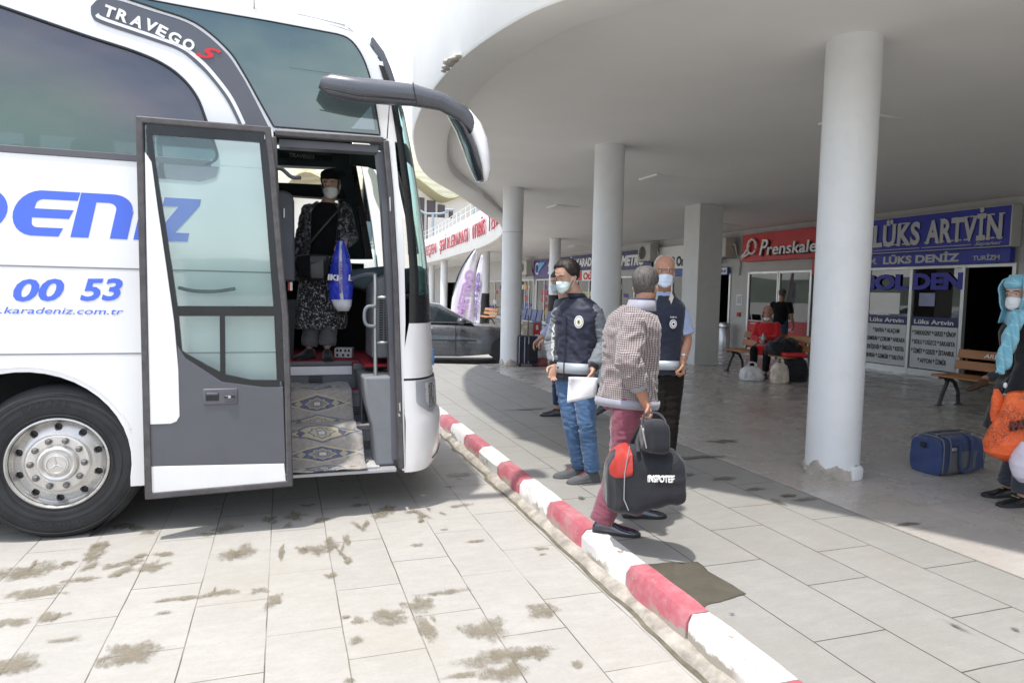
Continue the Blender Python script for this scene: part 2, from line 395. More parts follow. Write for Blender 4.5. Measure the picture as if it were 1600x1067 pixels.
for (px_, py_, rx_, ry_) in [(50,893,.17,.09),(64,925,.16,.06),(110,880,.05,.03),(205,878,.07,.045),(172,885,.05,.03),(257,866,.055,.035),(257,882,.045,.025),(195,822,.10,.05),(232,832,.06,.04),(285,935,.16,.02),
    (348,926,.08,.035),(405,922,.055,.035),(205,1022,.14,.09),(22,1040,.10,.08),(20,972,.09,.05),(75,965,.07,.04),(652,852,.045,.025),(743,846,.07,.02),(845,858,.05,.02),(848,866,.03,.012),(720,742,.16,.06),
    (603,963,.09,.07),(652,945,.09,.06),(560,970,.04,.03),(700,925,.16,.02),(668,985,.05,.10),(756,985,.13,.09),(846,954,.10,.07),(790,1024,.20,.05),(838,1020,.10,.04),(790,1050,.12,.05),(720,1055,.10,.02),
    (516,850,.06,.10),(516,900,.05,.04),(350,826,.10,.06),(420,812,.05,.04),(640,800,.06,.03),(560,790,.08,.03),(440,862,.02,.10),(130,905,.10,.03),(100,1000,.08,.02),(480,790,.07,.03),(720,790,.09,.03),(700,760,.05,.03)]:
    sd_ += 3.7; p = atz(px_, py_, RZ); blob(k, p, rx_*1.15, ry_*1.6, RZ+.004+sd_*.00001, 0, sd_)
rs = random.Random(21)
for q in range(45):
    yy = rs.uniform(2.2, 6.2); xx = rs.uniform(-2.6, 1.55)
    if rs.random() < .4: xx = round(xx/.355)*.355+rs.uniform(-.02, .02); rx_, ry_ = rs.uniform(.008, .02), rs.uniform(.05, .16)
    else: rx_ = rs.uniform(.012, .05); ry_ = rx_*rs.uniform(.5, 2.2)
    sd_ += 3.7; blob(k, Vector((xx, yy, 0)), rx_, ry_, RZ+.004+sd_*.00001, rs.uniform(-.3, .3), sd_)
for q in range(26):   # wet streaks in the shade by the door sill
    xx = rs.uniform(-1.2, 1.2); yy = rs.uniform(4.35, 5.2); sd_ += 3.7; blob(k, Vector((xx, yy, 0)), rs.uniform(.02, .09), rs.uniform(.03, .16), RZ+.004+sd_*.00001, rs.uniform(-.5, .5), sd_)
set_fall(k.build('damp_stains', M_damp, kind='stuff', recalc=False), k)
tag(bpy.data.objects['damp_stains'], kind='stuff')
# puddle behind the kerb
P = [(1012,882),(1050,879),(1074,878),(1090,878),(1112,896),(1166,928),(1140,936),(1104,946),(1096,954),(1060,922),(1034,902)]
k = MB(); pts = []
for i, (a, b) in enumerate(P):
    a2, b2 = P[(i+1) % len(P)]
    for q in range(5):
        f = q/5; p = atz(a+(a2-a)*f, b+(b2-b)*f, 0); nn = noise.noise(Vector((p.x*14, p.y*14, 0)))*.018; pts.append((max(1.93, p.x+nn), p.y+nn*.7, .0045))
k.add(pts, [tuple(range(len(pts)))])
k.build('puddle', mat('puddle_water', (.10, .09, .07), .06, var=.25, scale=4, spec=.8), kind='structure')
k = MB(); sd_ = 50
for (px_, py_, rx_, ry_) in [(1180,765,.10,.035),(1215,785,.03,.12),(1235,775,.09,.04),(1262,780,.12,.04),(1494,980,.012,.10),(1586,985,.02,.02),(1144,961,.015,.013),(1072,742,.10,.05),(1130,748,.12,.06),(908,779,.03,.04),(1130,690,.2,.1),(820,640,.3,.06),(1420,820,.12,.03),(1000,672,.3,.12),(1090,715,.25,.08)]:
    sd_ += 2.9; p = atz(px_, py_, .0); blob(k, p, rx_, ry_, .0085, .0, sd_)
t = NT('damp_pavement'); c = t.mix(t.mapr(t.noise(9, 7, .7), .3, .7), (.09, .08, .065), (.16, .15, .13)); b = t.bsdf(c, .35)
tr = t.n('ShaderNodeBsdfTransparent'); ms = t.n('ShaderNodeMixShader'); t.l(fade(t, t.noise(8, 8, .75), .45, .62), ms.inputs[0]); t.l(b.outputs[0], ms.inputs[1]); t.l(tr.outputs[0], ms.inputs[2]); t.l(ms.outputs[0], t.out.inputs[0])
set_fall(k.build('pavement_stains', t.m, kind='stuff', recalc=False), k)
# ================================================================ canopy
def catmull(P, n=8):
    P = [Vector(p) for p in P]; out = []
    for i in range(len(P)-1):
        a = P[max(0, i-1)]; b = P[i]; c = P[i+1]; d = P[min(len(P)-1, i+2)]
        for q in range(n):
            s = q/n; out.append(.5*((2*b)+(c-a)*s+(2*a-5*b+4*c-d)*s*s+(3*b-a-3*c+d)*s**3))
    out.append(P[-1]); return out
EDGE = catmull([(4.2,-9,0),(4.1,-4,0),(3.85,0,0),(3.5,1.6,0),(3.18,2.45,0),(2.68,3.3,0),(2.16,4.0,0),(1.68,4.75,0),(1.43,6.1,0),(1.45,7.8,0),(1.70,9.5,0),(2.36,11.9,0),(3.6,14.3,0),(4.9,17,0),(6.17,19.7,0),(7.2,23,0),(8.0,28,0),(8.55,35,0),(9.05,42,0),(9.25,50,0),(8.2,57.5,0),(5.6,64,0),(1.5,69,0),(-4,73,0),(-12,76,0)], 8)
def nrm(i):
    a = EDGE[max(0, i-1)]; b = EDGE[min(len(EDGE)-1, i+1)]; t_ = (b-a).normalized(); return Vector((-t_.y, t_.x, 0))   # outward (-x side)
def ztop(y): return 7.0 if y < 11 else (5.0 if y > 19 else 7.0-(y-11)/8*2.0)
def lean(y): return .42*math.exp(-((y-12)/2.6)**2)
def zcl(x): return 3.62-.033*(x-4.4)
canopy = thing('bus_station_canopy', (5, 6, 3.3), 'white curved concrete canopy over the pavement and terminal front, chipped along its rim', 'canopy')
k = MB(); rows = []
for i, p in enumerate(EDGE):
    n_ = nrm(i); zt = ztop(p.y); zb = 3.5 if p.y < 20 else 3.5-min(.1, (p.y-20)*.01)
    rows.append([p-n_*.25+Vector((0, 0, zt)), p+n_*(lean(p.y)+.0)+Vector((0, 0, zt)), p+n_*(lean(p.y)*.05)+Vector((0, 0, min(5.25, zt-.05))), p+Vector((0, 0, zb+.02)), p-n_*.02+Vector((0, 0, zb))])
k.sheet(rows); k.build('fascia', M_white, canopy, smooth=50)
k = MB(); rows = []
for i, p in enumerate(EDGE):
    n_ = nrm(i); zb = 3.5 if p.y < 20 else 3.5-min(.1, (p.y-20)*.01)
    wd = .42 if p.y < 24 else .3
    rows.append([p-n_*.02+Vector((0, 0, zb)), p-n_*wd+Vector((0, 0, zb)), p-n_*(wd+.05)+Vector((0, 0, zb+.03)), p-n_*(wd+.08)+Vector((0, 0, 3.80))])
k.sheet(rows); k.build('rim', M_ceil, canopy, smooth=50)
k = MB(); rows = []
for i, p in enumerate(EDGE):
    if p.y > 66: break
    q = p-nrm(i)*.4; rows.append([Vector((q.x+(14-q.x)*f, q.y, zcl(q.x+(14-q.x)*f) if p.y < 90 else 3.6)) for f in (0, .25, .5, .75, 1)])
k.sheet(rows); k.build('soffit', M_ceil, canopy, smooth=60)
k = MB(); rows = []
for i, p in enumerate(EDGE):
    if p.y > 66: break
    q = p-nrm(i)*.1; rows.append([Vector((q.x, q.y, ztop(p.y)-.3)), Vector((30, q.y, ztop(p.y)-.3))])
k.sheet(rows); k.build('roof_slab', M_conc, canopy)
k = MB()    # spalled patch on the rim
for a, b, s_ in [(702,98,.055),(708,94,.05),(714,92,.04),(698,106,.045),(694,111,.03),(718,88,.035),(705,101,.04)]:
    d = ray(a, b); p = CAMP+d*((3.52-CAMH)/d.z); k.ell(p+Vector((.0, 0, .0)), s_*1.1, s_*1.0, s_*.55, n=9, m=6)
k.build('spalled_patch', M_conc, canopy, smooth=40)
# chipped plaster line
lettM = mat('fascia_letters', (.42, .07, .09), .5, var=.1)
def proj(p):
    q = Vector(p)-CAMP; kk = q.dot(fwd); return 800+FPX*q.dot(CR)/kk, 533.5-FPX*q.dot(CU)/kk, kk
def on_edge(px_):
    best = None
    for i in range(len(EDGE)-1):
        if EDGE[i].y < 22 or EDGE[i].y > 62: continue
        a = proj(EDGE[i]+Vector((0, 0, 4.2)))[0]; b = proj(EDGE[i+1]+Vector((0, 0, 4.2)))[0]
        if (a-px_)*(b-px_) <= 0 and a != b:
            f = (px_-a)/(b-a); return EDGE[i].lerp(EDGE[i+1], f), (EDGE[i+1]-EDGE[i]).normalized()
    return None
# one long line of letters following the arc length of the rim
arc = [0]
for i in range(1, len(EDGE)): arc.append(arc[-1]+(EDGE[i]-EDGE[i-1]).length)
def arcpt(s):
    for i in range(1, len(EDGE)):
        if arc[i] >= s: f = (s-arc[i-1])/(arc[i]-arc[i-1]); return EDGE[i-1].lerp(EDGE[i], f), (EDGE[i]-EDGE[i-1]).normalized()
    return EDGE[-1], (EDGE[-1]-EDGE[-2]).normalized()
def arc_of(px_):
    lo = None
    for i in range(len(EDGE)-1):
        if EDGE[i].y < 22: continue
        a = proj(EDGE[i]+Vector((0, 0, 4.2)))[0]; b = proj(EDGE[i+1]+Vector((0, 0, 4.2)))[0]
        if (a-px_)*(b-px_) <= 0 and abs(a-b) > 1e-6: return arc[i]+(px_-a)/(b-a)*(arc[i+1]-arc[i])
    return 60
for word, pa, pb in (('ARDEŞEN', 653.5, 684), ('ŞEHİRLERARASI', 689, 737), ('OTOBÜS', 741, 761)):
    sa, sb = arc_of(pa), arc_of(pb); n_ = len(word)
    for j, ch in enumerate(word):
        s0 = sa+(sb-sa)*(j+.05)/n_; p, tg = arcpt(s0); nn = Vector((-tg.y, tg.x, 0))
        text('letter', ch, frame(p+nn*.06+Vector((0, 0, 3.86)), -tg, (0, 0, 1)), .66, lettM, canopy, width=abs(sa-sb)/n_*(.70 if ch not in 'İI' else .2), bold=.0, depth=.04)
sb = arc_of(761)
for j, ch in enumerate('TERMİNALİ'):
    p, tg = arcpt(sb-1.0-j*.85); nn = Vector((-tg.y, tg.x, 0))
    text('letter', ch, frame(p+nn*.06+Vector((0, 0, 3.86)), -tg, (0, 0, 1)), .66, lettM, canopy, width=.5 if ch not in 'İI' else .15, bold=.0, depth=.04)
# railing on the far canopy
rl = thing('balcony_railing', (8, 30, 4.9), 'thin white metal railing running along the top of the far curved canopy', 'railing')
M_rail = mat('rail_white', (.72, .73, .73), .5); s = arc_of(775); e_ = arc[-1]-3; s = min(arc[i] for i in range(len(EDGE)) if EDGE[i].y > 20)
line = []
while s < e_:
    p, tg = arcpt(s); nn = Vector((-tg.y, tg.x, 0)); q = p-nn*.12+Vector((0, 0, 5.0)); line.append(q); s += 1.3
    MB().tube([q-Vector((0, 0, .1)), q+Vector((0, 0, .62))], .016, 6).build('post', M_rail, rl)
for hh in (.62, .34): MB().tube([q+Vector((0, 0, hh)) for q in line], .018, 6).build('rail', M_rail, rl)
for i, (px_, yb, yt, kk_) in enumerate([(676, 372, 334, 46), (742, 348, 312, 40)]):
    a = at(px_, yb, kk_); b = at(px_, yt, kk_); a.z = 5.0-.3
    lm = thing('street_lamp', a, ['grey double-arm lamp post above the far canopy, in front of the tall slit windows', 'grey lamp pole rising above the far canopy railing, nearest the curved rim'][i], 'street lamp', 'lamp posts on the far canopy')
    M_lamp = mat('lamp_grey', (.28, .33, .36), .5)
    MB().tube([a, Vector((a.x, a.y, b.z))], .11 if i else .09, 8).build('pole', M_lamp, lm)
    if i == 0:
        MB().tube([b+CR*-1.0+Vector((0, 0, .3)), b+CR*-.5, b, b+CR*.5, b+CR*1.0+Vector((0, 0, .1))], .07, 8).build('arm', M_lamp, lm)
        for s_ in (-1, 1): MB().ell(b+CR*(1.15*s_)+Vector((0, 0, .25)), .35, .18, .09).build('lamp_head', M_lamp, lm)
    else: MB().box(b.x-.14, b.x+.14, b.y-.14, b.y+.14, b.z-.3, b.z+.1).build('lamp_head', M_lamp, lm)
# ================================================================ columns
def column(x, y, r, zt, label, black=0, base=0, seed=0, square=False):
    o = thing('column', (x, y, 0), label, 'column', 'columns holding up the canopy')
    k = MB()
    if square: k.box(x-.30, x+.30, y-.30, y+.30, 0, zt); k.build('shaft', mat('pillar_paint', (.60, .60, .58), .7, var=.04, dirt=.12), o, bevel=.012)
    else:
        z0 = 1.45 if black else .0
        k.lathe([(r, z0), (r, z0+.4), (r, z0+(zt-z0)*.5), (r, zt)], (x, y, 0), n=48); k.build('shaft', M_col, o, smooth=40)
        if base == .2: MB().lathe([(r+.0015, 2.72), (r+.0015, 2.728)], (x, y, 0), n=48, caps=False).build('joint_ring', M_conc, o)
        if black: MB().lathe([(r+.01, 0), (r+.01, 1.45)], (x, y, 0), n=32).build('painted_base', M_black, o, smooth=40)
    if base:
        k = MB(); n = 64; rings = []
        for lev in range(6):
            ring = []
            for q in range(n):
                a = 2*math.pi*q/n; top = base*(.65+.55*noise.noise(Vector((math.cos(a)*2.2+seed, math.sin(a)*2.2, seed)))+.18*noise.noise(Vector((math.cos(a)*9, math.sin(a)*9, seed))))
                rr_ = r+.006+(.02*noise.noise(Vector((math.cos(a)*4, math.sin(a)*4, lev*.6+seed)))+.006)*(1 if lev < 4 else 0); rr_ = max(rr_, r+.003) if lev < 5 else r-.004
                ring.append(Vector((x+rr_*math.cos(a), y+rr_*math.sin(a), max(0.0, top)*lev/5+.002)))
            rings.append(ring)
        k.loft(rings); k.build('bare_base', M_conc, o, smooth=60)
    return o
C1 = column(4.47, 4.60, .215, 3.66, 'thick round white column nearest the camera, with broken plaster at its foot', base=.17, seed=2)
k = MB(); k.lathe([(.226, 0), (.236, .02), (.236, .10), (.228, .125)], (4.475, 4.60, 0), n=40); 
bm_v = [v for v in k.v]
k2 = MB(); ang = [(-1.62+.055*q) for q in range(12)]; rings = []
for a in ang: rings.append([Vector((4.47+rr_*math.cos(a), 4.60+rr_*math.sin(a), zz_)) for rr_, zz_ in ((.20, .004), (.248, .004), (.25, .09), (.235, .115), (.20, .115))])
k2.loft(rings); k2.build('plaster_lump', M_col, C1, bevel=.006)
k = MB()
for (a, b, s_, t_) in [(1278+15, 553, .018, 0), (1340, 520, .008, 0), (1330, 583, .02, 0)]:
    pass
column(4.46, 9.02, .215, 3.66, 'second round white column, directly behind the young man in the navy vest', base=.12, seed=5)
column(4.46, 13.35, .21, 3.66, 'third round white column with cracked foot, beside the dark grey car', base=.2, seed=9)
column(8.78, 13.05, .3, 3.55, 'square grey-white pillar between the old man and the red shop', square=True)
p = atz(757, 505, 0)
for (px_, ky, lab) in [(865, 22.8, 'round column with black foot beyond the third one, behind the masked porter'), (757, 31.85, 'round column with black foot under the far canopy, right of the banner'), (693, 42, 'slim round column under the far canopy, left of the banner'), (674, 50, 'farthest slim round column under the far canopy, beside the windscreen edge')]:
    q = aty(px_, 500, ky); column(q.x, ky, .20 if px_ > 800 else .22, zcl(q.x), lab, black=px_ > 700)
for i, (x, y) in enumerate([(6.32, 6.37), (6.34, 10.7), (11.2, 15.6), (11.2, 25.2), (6.34, 15.2)]):
    lab = ['flat square ceiling light behind the nearest column', 'flat square ceiling light between the first two round columns', 'flat square ceiling light above the red shop side of the square pillar', 'small flat square ceiling light deep in the hall above the young man', 'flat square ceiling light deeper in behind the second column'][i]
    o = thing('ceiling_light', (x, y, zcl(x)), lab, 'ceiling light', 'flat square ceiling lights')
    z = zcl(x); MB().box(x-.31, x+.31, y-.31, y+.31, z-.014, z+.02).build('frame', M_ceil, o, bevel=.004); MB().box(x-.28, x+.28, y-.28, y+.28, z-.018, z-.012).build('diffuser', M_signw, o)
# chairs etc. below; shop wall
WX = 12.2
term = thing('terminal_building', (WX+2, 20, 0), 'grey-white terminal building with a long row of ticket offices under the canopy', 'building')
k = MB(); k.box(WX+.02, WX+.3, -9, 60, 2.2, 3.75)
k.build('upper_wall', M_wall, term)
for a, b in [(-9, 8.58), (12.3, 12.55), (15.86, 16.66), (20.9, 21.25), (24.5, 24.9), (28.7, 29.4), (32.5, 32.9), (36.4, 37), (41, 42), (47, 48.5), (54, 60)]: MB().box(WX, WX+.28, a, b, 0, 2.2).build('pier', M_wall, term)
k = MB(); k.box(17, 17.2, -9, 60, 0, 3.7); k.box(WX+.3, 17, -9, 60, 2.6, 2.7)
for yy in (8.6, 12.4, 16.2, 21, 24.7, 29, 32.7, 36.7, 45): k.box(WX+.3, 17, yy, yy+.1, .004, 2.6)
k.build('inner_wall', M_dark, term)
k = MB(); k.box(WX, 30, 60, 60.3, 0, 8); k.build('end_wall', M_wall, term)
# ================================================================ shops
def wf(y, z, d=.1): return frame((WX-d, y, z), (0, -1, 0), (0, 0, 1))
def board(o, name, y0, y1, z0, z1, m, d=.1, t=.08, bevel=.004):
    return MB().box(WX-d, WX-d+t, y0, y1, z0, z1).build(name, m, o, bevel=bevel)
def wtext(o, s, y, z, h, m, w=None, d=.1, **kw): return text('lettering', s, wf(y, z, d+.002), h, m, o, width=w, **kw)
def shop(label, y0, y1, mull, door=None, zt=2.2, name='ticket_office'):
    "aluminium framed glass front between y0 and y1; mull: y of the uprights; door: (a, b) open doorway"
    o = thing(name, (WX, (y0+y1)/2, 0), label, 'ticket office')
    k = MB()
    def bar(ya, yb, za, zb): k.box(WX-.03, WX+.05, ya, yb, za, zb)
    ys = sorted([y0, y1]+list(mull)); dr = door or (-99, -98)
    for m in ys: k.box(WX-.035, WX+.055, m-.035, m+.035, 0, zt)
    a, b = y0, y1
    segs = [(y0, y1)] if not door else [s for s in ((y0, dr[0]), (dr[1], y1)) if s[1]-s[0] > .1]
    for a, b in segs: bar(a, b, .0, .13)
    bar(y0, y1, zt-.06, zt+.0)
    k.build('window_frame', M_alu, o, bevel=.004)
    for i in range(len(ys)-1):
        a, b = ys[i], ys[i+1]
        if a >= dr[0]-.01 and b <= dr[1]+.01: continue
        MB().box(WX+.0, WX+.012, a+.036, b-.036, .132, zt-.062).build('window_glass', M_shop, o)
    return o
# --- blue shop on the right
s1 = shop('glazed office with blue lettering on its panes above white boards of town names', 8.62, 12.28, [9.56, 10.69, 11.78], (8.62, 9.56))
M_bd = mat('board_white', (.60, .61, .62), .5, var=.03)
for (a, b, rows_) in [(9.62, 10.63, ['* YAKKAKENT * GERZE * SİNOP', '* BOLU * DÜZCE * SAKARYA', '* İZMİT * GEBZE * İSTANBUL', '* AFYON * İZMİR']),
                     (10.75, 11.74, ['* BAFRA * ALAÇAM', 'SAMSUN * ÇORUM * ANKARA', 'ESKİŞEHİR * İNEGÖL * KESTEL', 'BURSA * GEMLİK * YALOVA'])]:
    board(s1, 'town_board', a, b, .15, 1.0, M_bd, .012, .008, 0)
    board(s1, 'name_strip', a, b, 1.0, 1.18, M_navy, .012, .008, 0)
    wtext(s1, 'Lüks Artvin', b-.06, 1.045, .09, M_signw, w=.86, d=.014, bold=.02)
    for j, r_ in enumerate(rows_):
        w_ = min(.95, .042*len(r_)); wtext(s1, r_, (a+b)/2+w_/2, .82-.185*j, .095, M_ink, w=w_, d=.014, bold=.012)
    board(s1, 'glass_lettering_strip', a, b, 1.185, 1.19, M_navy, .012, .008, 0)
M_lb = mat('letter_blue', (.035, .035, .36), .5)
wtext(s1, 'GOL', 12.05, 1.74, .30, M_lb, w=1.30, d=.03, bold=.055)
wtext(s1, 'DEN', 10.64, 1.75, .30, M_lb, w=1.08, d=.03, bold=.055)
# paper notice and a faint upper sheet
board(s1, 'notice', 10.95, 11.72, 1.22, 1.66, M_signw, .006, .004, 0)
board(s1, 'notice', 10.15, 10.5, 1.40, 1.66, mat('paper_blue', (.3, .33, .5), .6), .006, .004, 0)
sg = thing('shop_sign', (WX-.2, 10.3, 2.5), 'big blue shop sign with large silver letters reading LÜKS ARTVİN', 'sign')
board(sg, 'board', 8.58, 12.15, 2.49, 3.19, M_blue, .24, .22)
board(sg, 'border', 8.56, 8.585, 2.48, 3.2, M_silver, .25, .24); board(sg, 'border', 8.58, 12.15, 2.475, 2.492, M_silver, .25, .24); board(sg, 'border', 8.58, 12.15, 3.188, 3.204, M_silver, .25, .24)
def slab_serif(o, s, y, z, h, m, w, d):
    t_ = wtext(o, s, y, z, h, m, w=w, d=d, bold=.035, ls=1.06, depth=.012)
    me = t_.data; me.calc_loop_triangles()
    return t_
slab_serif(sg, 'LÜKS', 11.47, 2.63, .44, M_silver, 1.12, .25)
slab_serif(sg, 'ARTVİN', 10.22, 2.63, .44, M_silver, 1.50, .25)
k = MB()   # serifs under and over the main strokes
for y in [11.44, 11.34, 11.17, 10.98, 10.86, 10.70, 10.19, 9.96, 9.88, 9.68, 9.52, 9.37, 9.02, 8.90, 8.76]: k.box(WX-.262, WX-.25, y-.055, y+.055, 2.628, 2.655)
for y in [11.44, 11.11, 10.96, 10.80, 10.70, 9.88, 9.62, 9.38, 9.30, 9.12, 9.02, 8.92, 8.74]: k.box(WX-.262, WX-.25, y-.05, y+.05, 3.045, 3.07)
k.build('serifs', M_silver, sg)
wtext(sg, 'Seyahat', 9.22, 2.525, .06, M_silver, w=.50, d=.25, shear=.5, bold=.01)
k = MB(); k.box(WX-.255, WX-.24, 9.28, 10.30, 2.54, 2.552); k.box(WX-.255, WX-.24, 10.36, 11.45, 2.54, 2.552); k.build('underline', M_silver, sg)
sg = thing('shop_sign', (WX-.1, 10.3, 2.2), 'narrow blue strip reading LÜKS DENİZ TURİZM under the big blue sign', 'sign')
board(sg, 'board', 8.62, 12.15, 2.205, 2.465, M_blue, .16, .12)
wtext(sg, 'M.', 11.62, 2.265, .13, M_silver, d=.16, bold=.03, w=.18); wtext(sg, 'LÜKS DENİZ', 11.28, 2.262, .15, M_silver, w=1.72, d=.16, bold=.04); wtext(sg, 'TURİZM', 9.30, 2.262, .085, M_silver, w=.50, d=.16, bold=.02)
# --- red shop
s2 = shop('glazed office with red lower panels and dark doorway behind the woman in red', 12.58, 15.84, [13.50, 14.62, 14.66], (12.58, 13.50))
for a, b in ((13.55, 14.6), (14.7, 15.8)):
    board(s2, 'red_panel', a, b, .14, .92 if a < 14 else .86, M_red, .012, .008, 0)
    board(s2, 'pale_strip', a, b, .92 if a < 14 else .86, .95 if a < 14 else .89, M_silver, .012, .008, 0)
for j, w_ in enumerate(['ARHAVİ', '* HOPA', '* KEMALPAŞA']): wtext(s2, w_, 14.5, .66-.19*j, .09, M_signw, d=.014, bold=.01)
wtext(s2, 'www.prenskale', 15.7, .78, .06, M_signw, d=.014, bold=.01)
board(s2, 'door_sign', 12.62, 13.46, 1.95+.12, 2.2+.26, M_red, .05, .04); wtext(s2, 'Prenskale', 13.36, 2.2, .09, M_signw, w=.6, d=.05, shear=.2)
sg = thing('shop_sign', (WX-.2, 14.3, 2.5), 'red shop sign with white ring emblem and lettering reading Prenskale', 'sign')
board(sg, 'board', 12.6, 15.92, 2.475, 3.2, M_red, .22, .2)
M_sh = mat('letter_shadow', (.05, .03, .04), .6)
for dd, mm, sy_, sz_ in ((.225, M_sh, -.03, -.03), (.265, M_signw, 0, 0)):
    wtext(sg, 'P', 15.13+sy_, 2.62+sz_, .42, mm, w=.33, d=dd, shear=.28, bold=.01, depth=.02)
    wtext(sg, 'renskale', 14.83+sy_, 2.62+sz_, .30, mm, w=1.75, d=dd, shear=.1, bold=.012, depth=.02)
k = MB(); pts = [Vector((WX-.28, 15.44+.17*math.cos(a), 2.86+.19*math.sin(a))) for a in [math.radians(q) for q in range(-150, 200, 12)]]
k.tube(pts, .034, 6); k.tube([Vector((WX-.28, 15.50, 2.70)), Vector((WX-.28, 15.70, 2.62)), Vector((WX-.28, 15.83, 2.58))], .03, 6); k.tube([Vector((WX-.28, 15.54, 2.9)), Vector((WX-.28, 15.72, 2.70)), Vector((WX-.28, 15.86, 2.6))], .026, 6)
k.build('emblem', M_signw, sg, smooth=True)
# pier items
o = thing('notice_paper', (WX-.01, 16.25, 1.2), 'white notice sheet taped to the pier left of the red shop', 'notice'); board(o, 'sheet', 16.12, 16.36, 1.28, 1.58, M_signw, .012, .01, 0)
board(o, 'print', 16.15, 16.33, 1.32, 1.54, mat('print_grey', (.5, .5, .5), .7), .0135, .001, 0)
o = thing('fire_alarm_button', (WX-.05, 16.22, .95), 'small red fire alarm box on the pier left of the red shop', 'alarm box'); board(o, 'box', 16.15, 16.28, .96, 1.08, M_red, .05, .05); board(o, 'button', 16.19, 16.24, 1.0, 1.04, M_black, .056, .006, 0)
o = thing('litter_bin', (WX-.3, 16.3, 0), 'tall steel litter bin against the pier left of the red shop', 'bin')
q = (WX-.32, 16.42, 0)
MB().lathe([(.15, 0), (.155, .02), (.155, .62), (.14, .64)], q, n=20).build('body', M_steel, o, smooth=40); MB().lathe([(.157, .66), (.157, .74), (.13, .78), (.05, .79)], q, n=20).build('lid', M_steel, o, smooth=40); MB().lathe([(.13, .62), (.13, .68)], q, n=16).build('opening', M_black, o)
# --- shops farther along
s3 = shop('dark glazed office with an open doorway between the pier and the square pillar', 16.68, 20.88, [17.42, 18.6, 19.75], (16.68, 17.42))
sg = thing('shop_sign', (WX-.1, 18.5, 2.2), 'white sign with black lettering reading Ali Osman above a blue strip', 'sign')
board(sg, 'board', 17.5, 20.85, 2.38, 3.12, M_signw, .1, .08); wtext(sg, 'Ali Osman ULUSOY', 19.95, 2.48, .30, M_ink, w=3.1, d=.1, bold=.05)
board(sg, 'strip', 16.7, 20.8, 2.14, 2.36, mat('strip_blue', (.04, .10, .34), .5), .11, .08); board(sg, 'plate', 16.72, 17.45, 2.16, 2.34, M_signw, .115, .02, 0); wtext(sg, '0216 72 00 60', 17.42, 2.2, .1, M_lb, w=.66, d=.116, bold=.02)
s4 = shop('glazed office under the navy sign behind the man in the check jacket', 21.28, 24.48, [22.3, 23.4])
sg = thing('shop_sign', (WX-.1, 22.8, 2.5), 'navy sign with orange disc and white italic METRO lettering', 'sign')
board(sg, 'board', 20.95, 24.45, 2.45, 3.12, M_navy, .12, .1); wtext(sg, 'METRO', 23.2, 2.60, .36, M_signw, w=1.75, d=.12, bold=.05, shear=.2)
MB().lathe([(.30, 0), (.30, .03)], (WX-.16, 23.72, 2.8), ax='x', n=28).build('disc', mat('sign_orange', (.60, .13, .03), .5), sg)
wtext(sg, 'M', 23.84, 2.68, .24, M_signw, w=.24, d=.17, bold=.04)
s5 = shop('glazed office beside the second column, under the navy and the red-white signs', 24.93, 28.66, [26.2, 27.4])
sg = thing('shop_sign', (WX-.1, 26.8, 2.5), 'navy sign with white lettering reading ARTVİN KARADENİZ', 'sign')
board(sg, 'board', 24.5, 29.4, 2.55, 3.15, M_navy, .12, .1); wtext(sg, 'ARTVİN KARADENİZ', 29.2, 2.68, .34, M_signw, w=4.5, d=.12, bold=.04)
sg = thing('shop_sign', (WX-.1, 26.8, 2.1), 'white sign with red emblem and red letters just below the navy sign', 'sign')
board(sg, 'board', 25.0, 28.6, 2.06, 2.50, M_signw, .12, .1); board(sg, 'emblem', 26.75, 27.45, 2.08, 2.48, M_red, .13, .01, 0); wtext(sg, 'Otİ', 26.6, 2.13, .28, M_red, w=.9, d=.12, bold=.05)
s6 = shop('glazed office with coloured posters between the third and fourth columns', 29.43, 32.48, [30.4, 31.4])
sg = thing('shop_sign', (WX-.1, 31, 2.3), 'purple sign with pale blue bird emblem, between the third and fourth columns', 'sign')
board(sg, 'board', 29.2, 32.7, 2.25, 3.15, M_purple, .12, .1)
k = MB(); k.lathe([(.30, 0), (.30, .02)], (WX-.14, 32.15, 2.72), ax='x', n=24); k.build('emblem', M_signw, sg)
MB().lathe([(.2, 0), (.2, .02)], (WX-.16, 32.15, 2.72), ax='x', n=24).build('emblem', M_purple, sg)
MB().prism([(32.0, 2.5), (31.0, 3.0), (31.7, 3.02), (32.1, 2.9)], 'yz', WX-.16, WX-.13).build('emblem', mat('sign_sky', (.15, .42, .70), .5), sg)
wtext(sg, 'İK', 30.7, 2.45, .4, M_signw, w=.8, d=.12, bold=.04)
s7 = shop('glazed office with posters beyond the third column', 32.93, 36.38, [34.2, 35.3, 33.6])
sg = thing('shop_sign', (WX-.1, 34.6, 2.6), 'white sign with blue letters reading ULUSOY over a beige strip', 'sign')
board(sg, 'board', 32.8, 36.6, 2.72, 3.18, M_signw, .12, .1); wtext(sg, 'ULUSOY', 36.3, 2.8, .3, M_lb, w=3.2, d=.12, bold=.05)
board(sg, 'strip', 33.9, 36.6, 2.35, 2.70, mat('strip_beige', (.55, .42, .28), .6), .12, .1)
s8 = shop('far glazed office front under the far canopy, left of the third column', 37.03, 41, [38.2, 39.6]); s9 = shop('farthest glazed office front, behind the banner', 42, 47, [43.5, 45.2])
rr = random.Random(11)
PC = [(.45, .05, .05), (.05, .08, .4), (.6, .6, .6), (.55, .3, .05), (.12, .06, .3), (.5, .5, .2)]
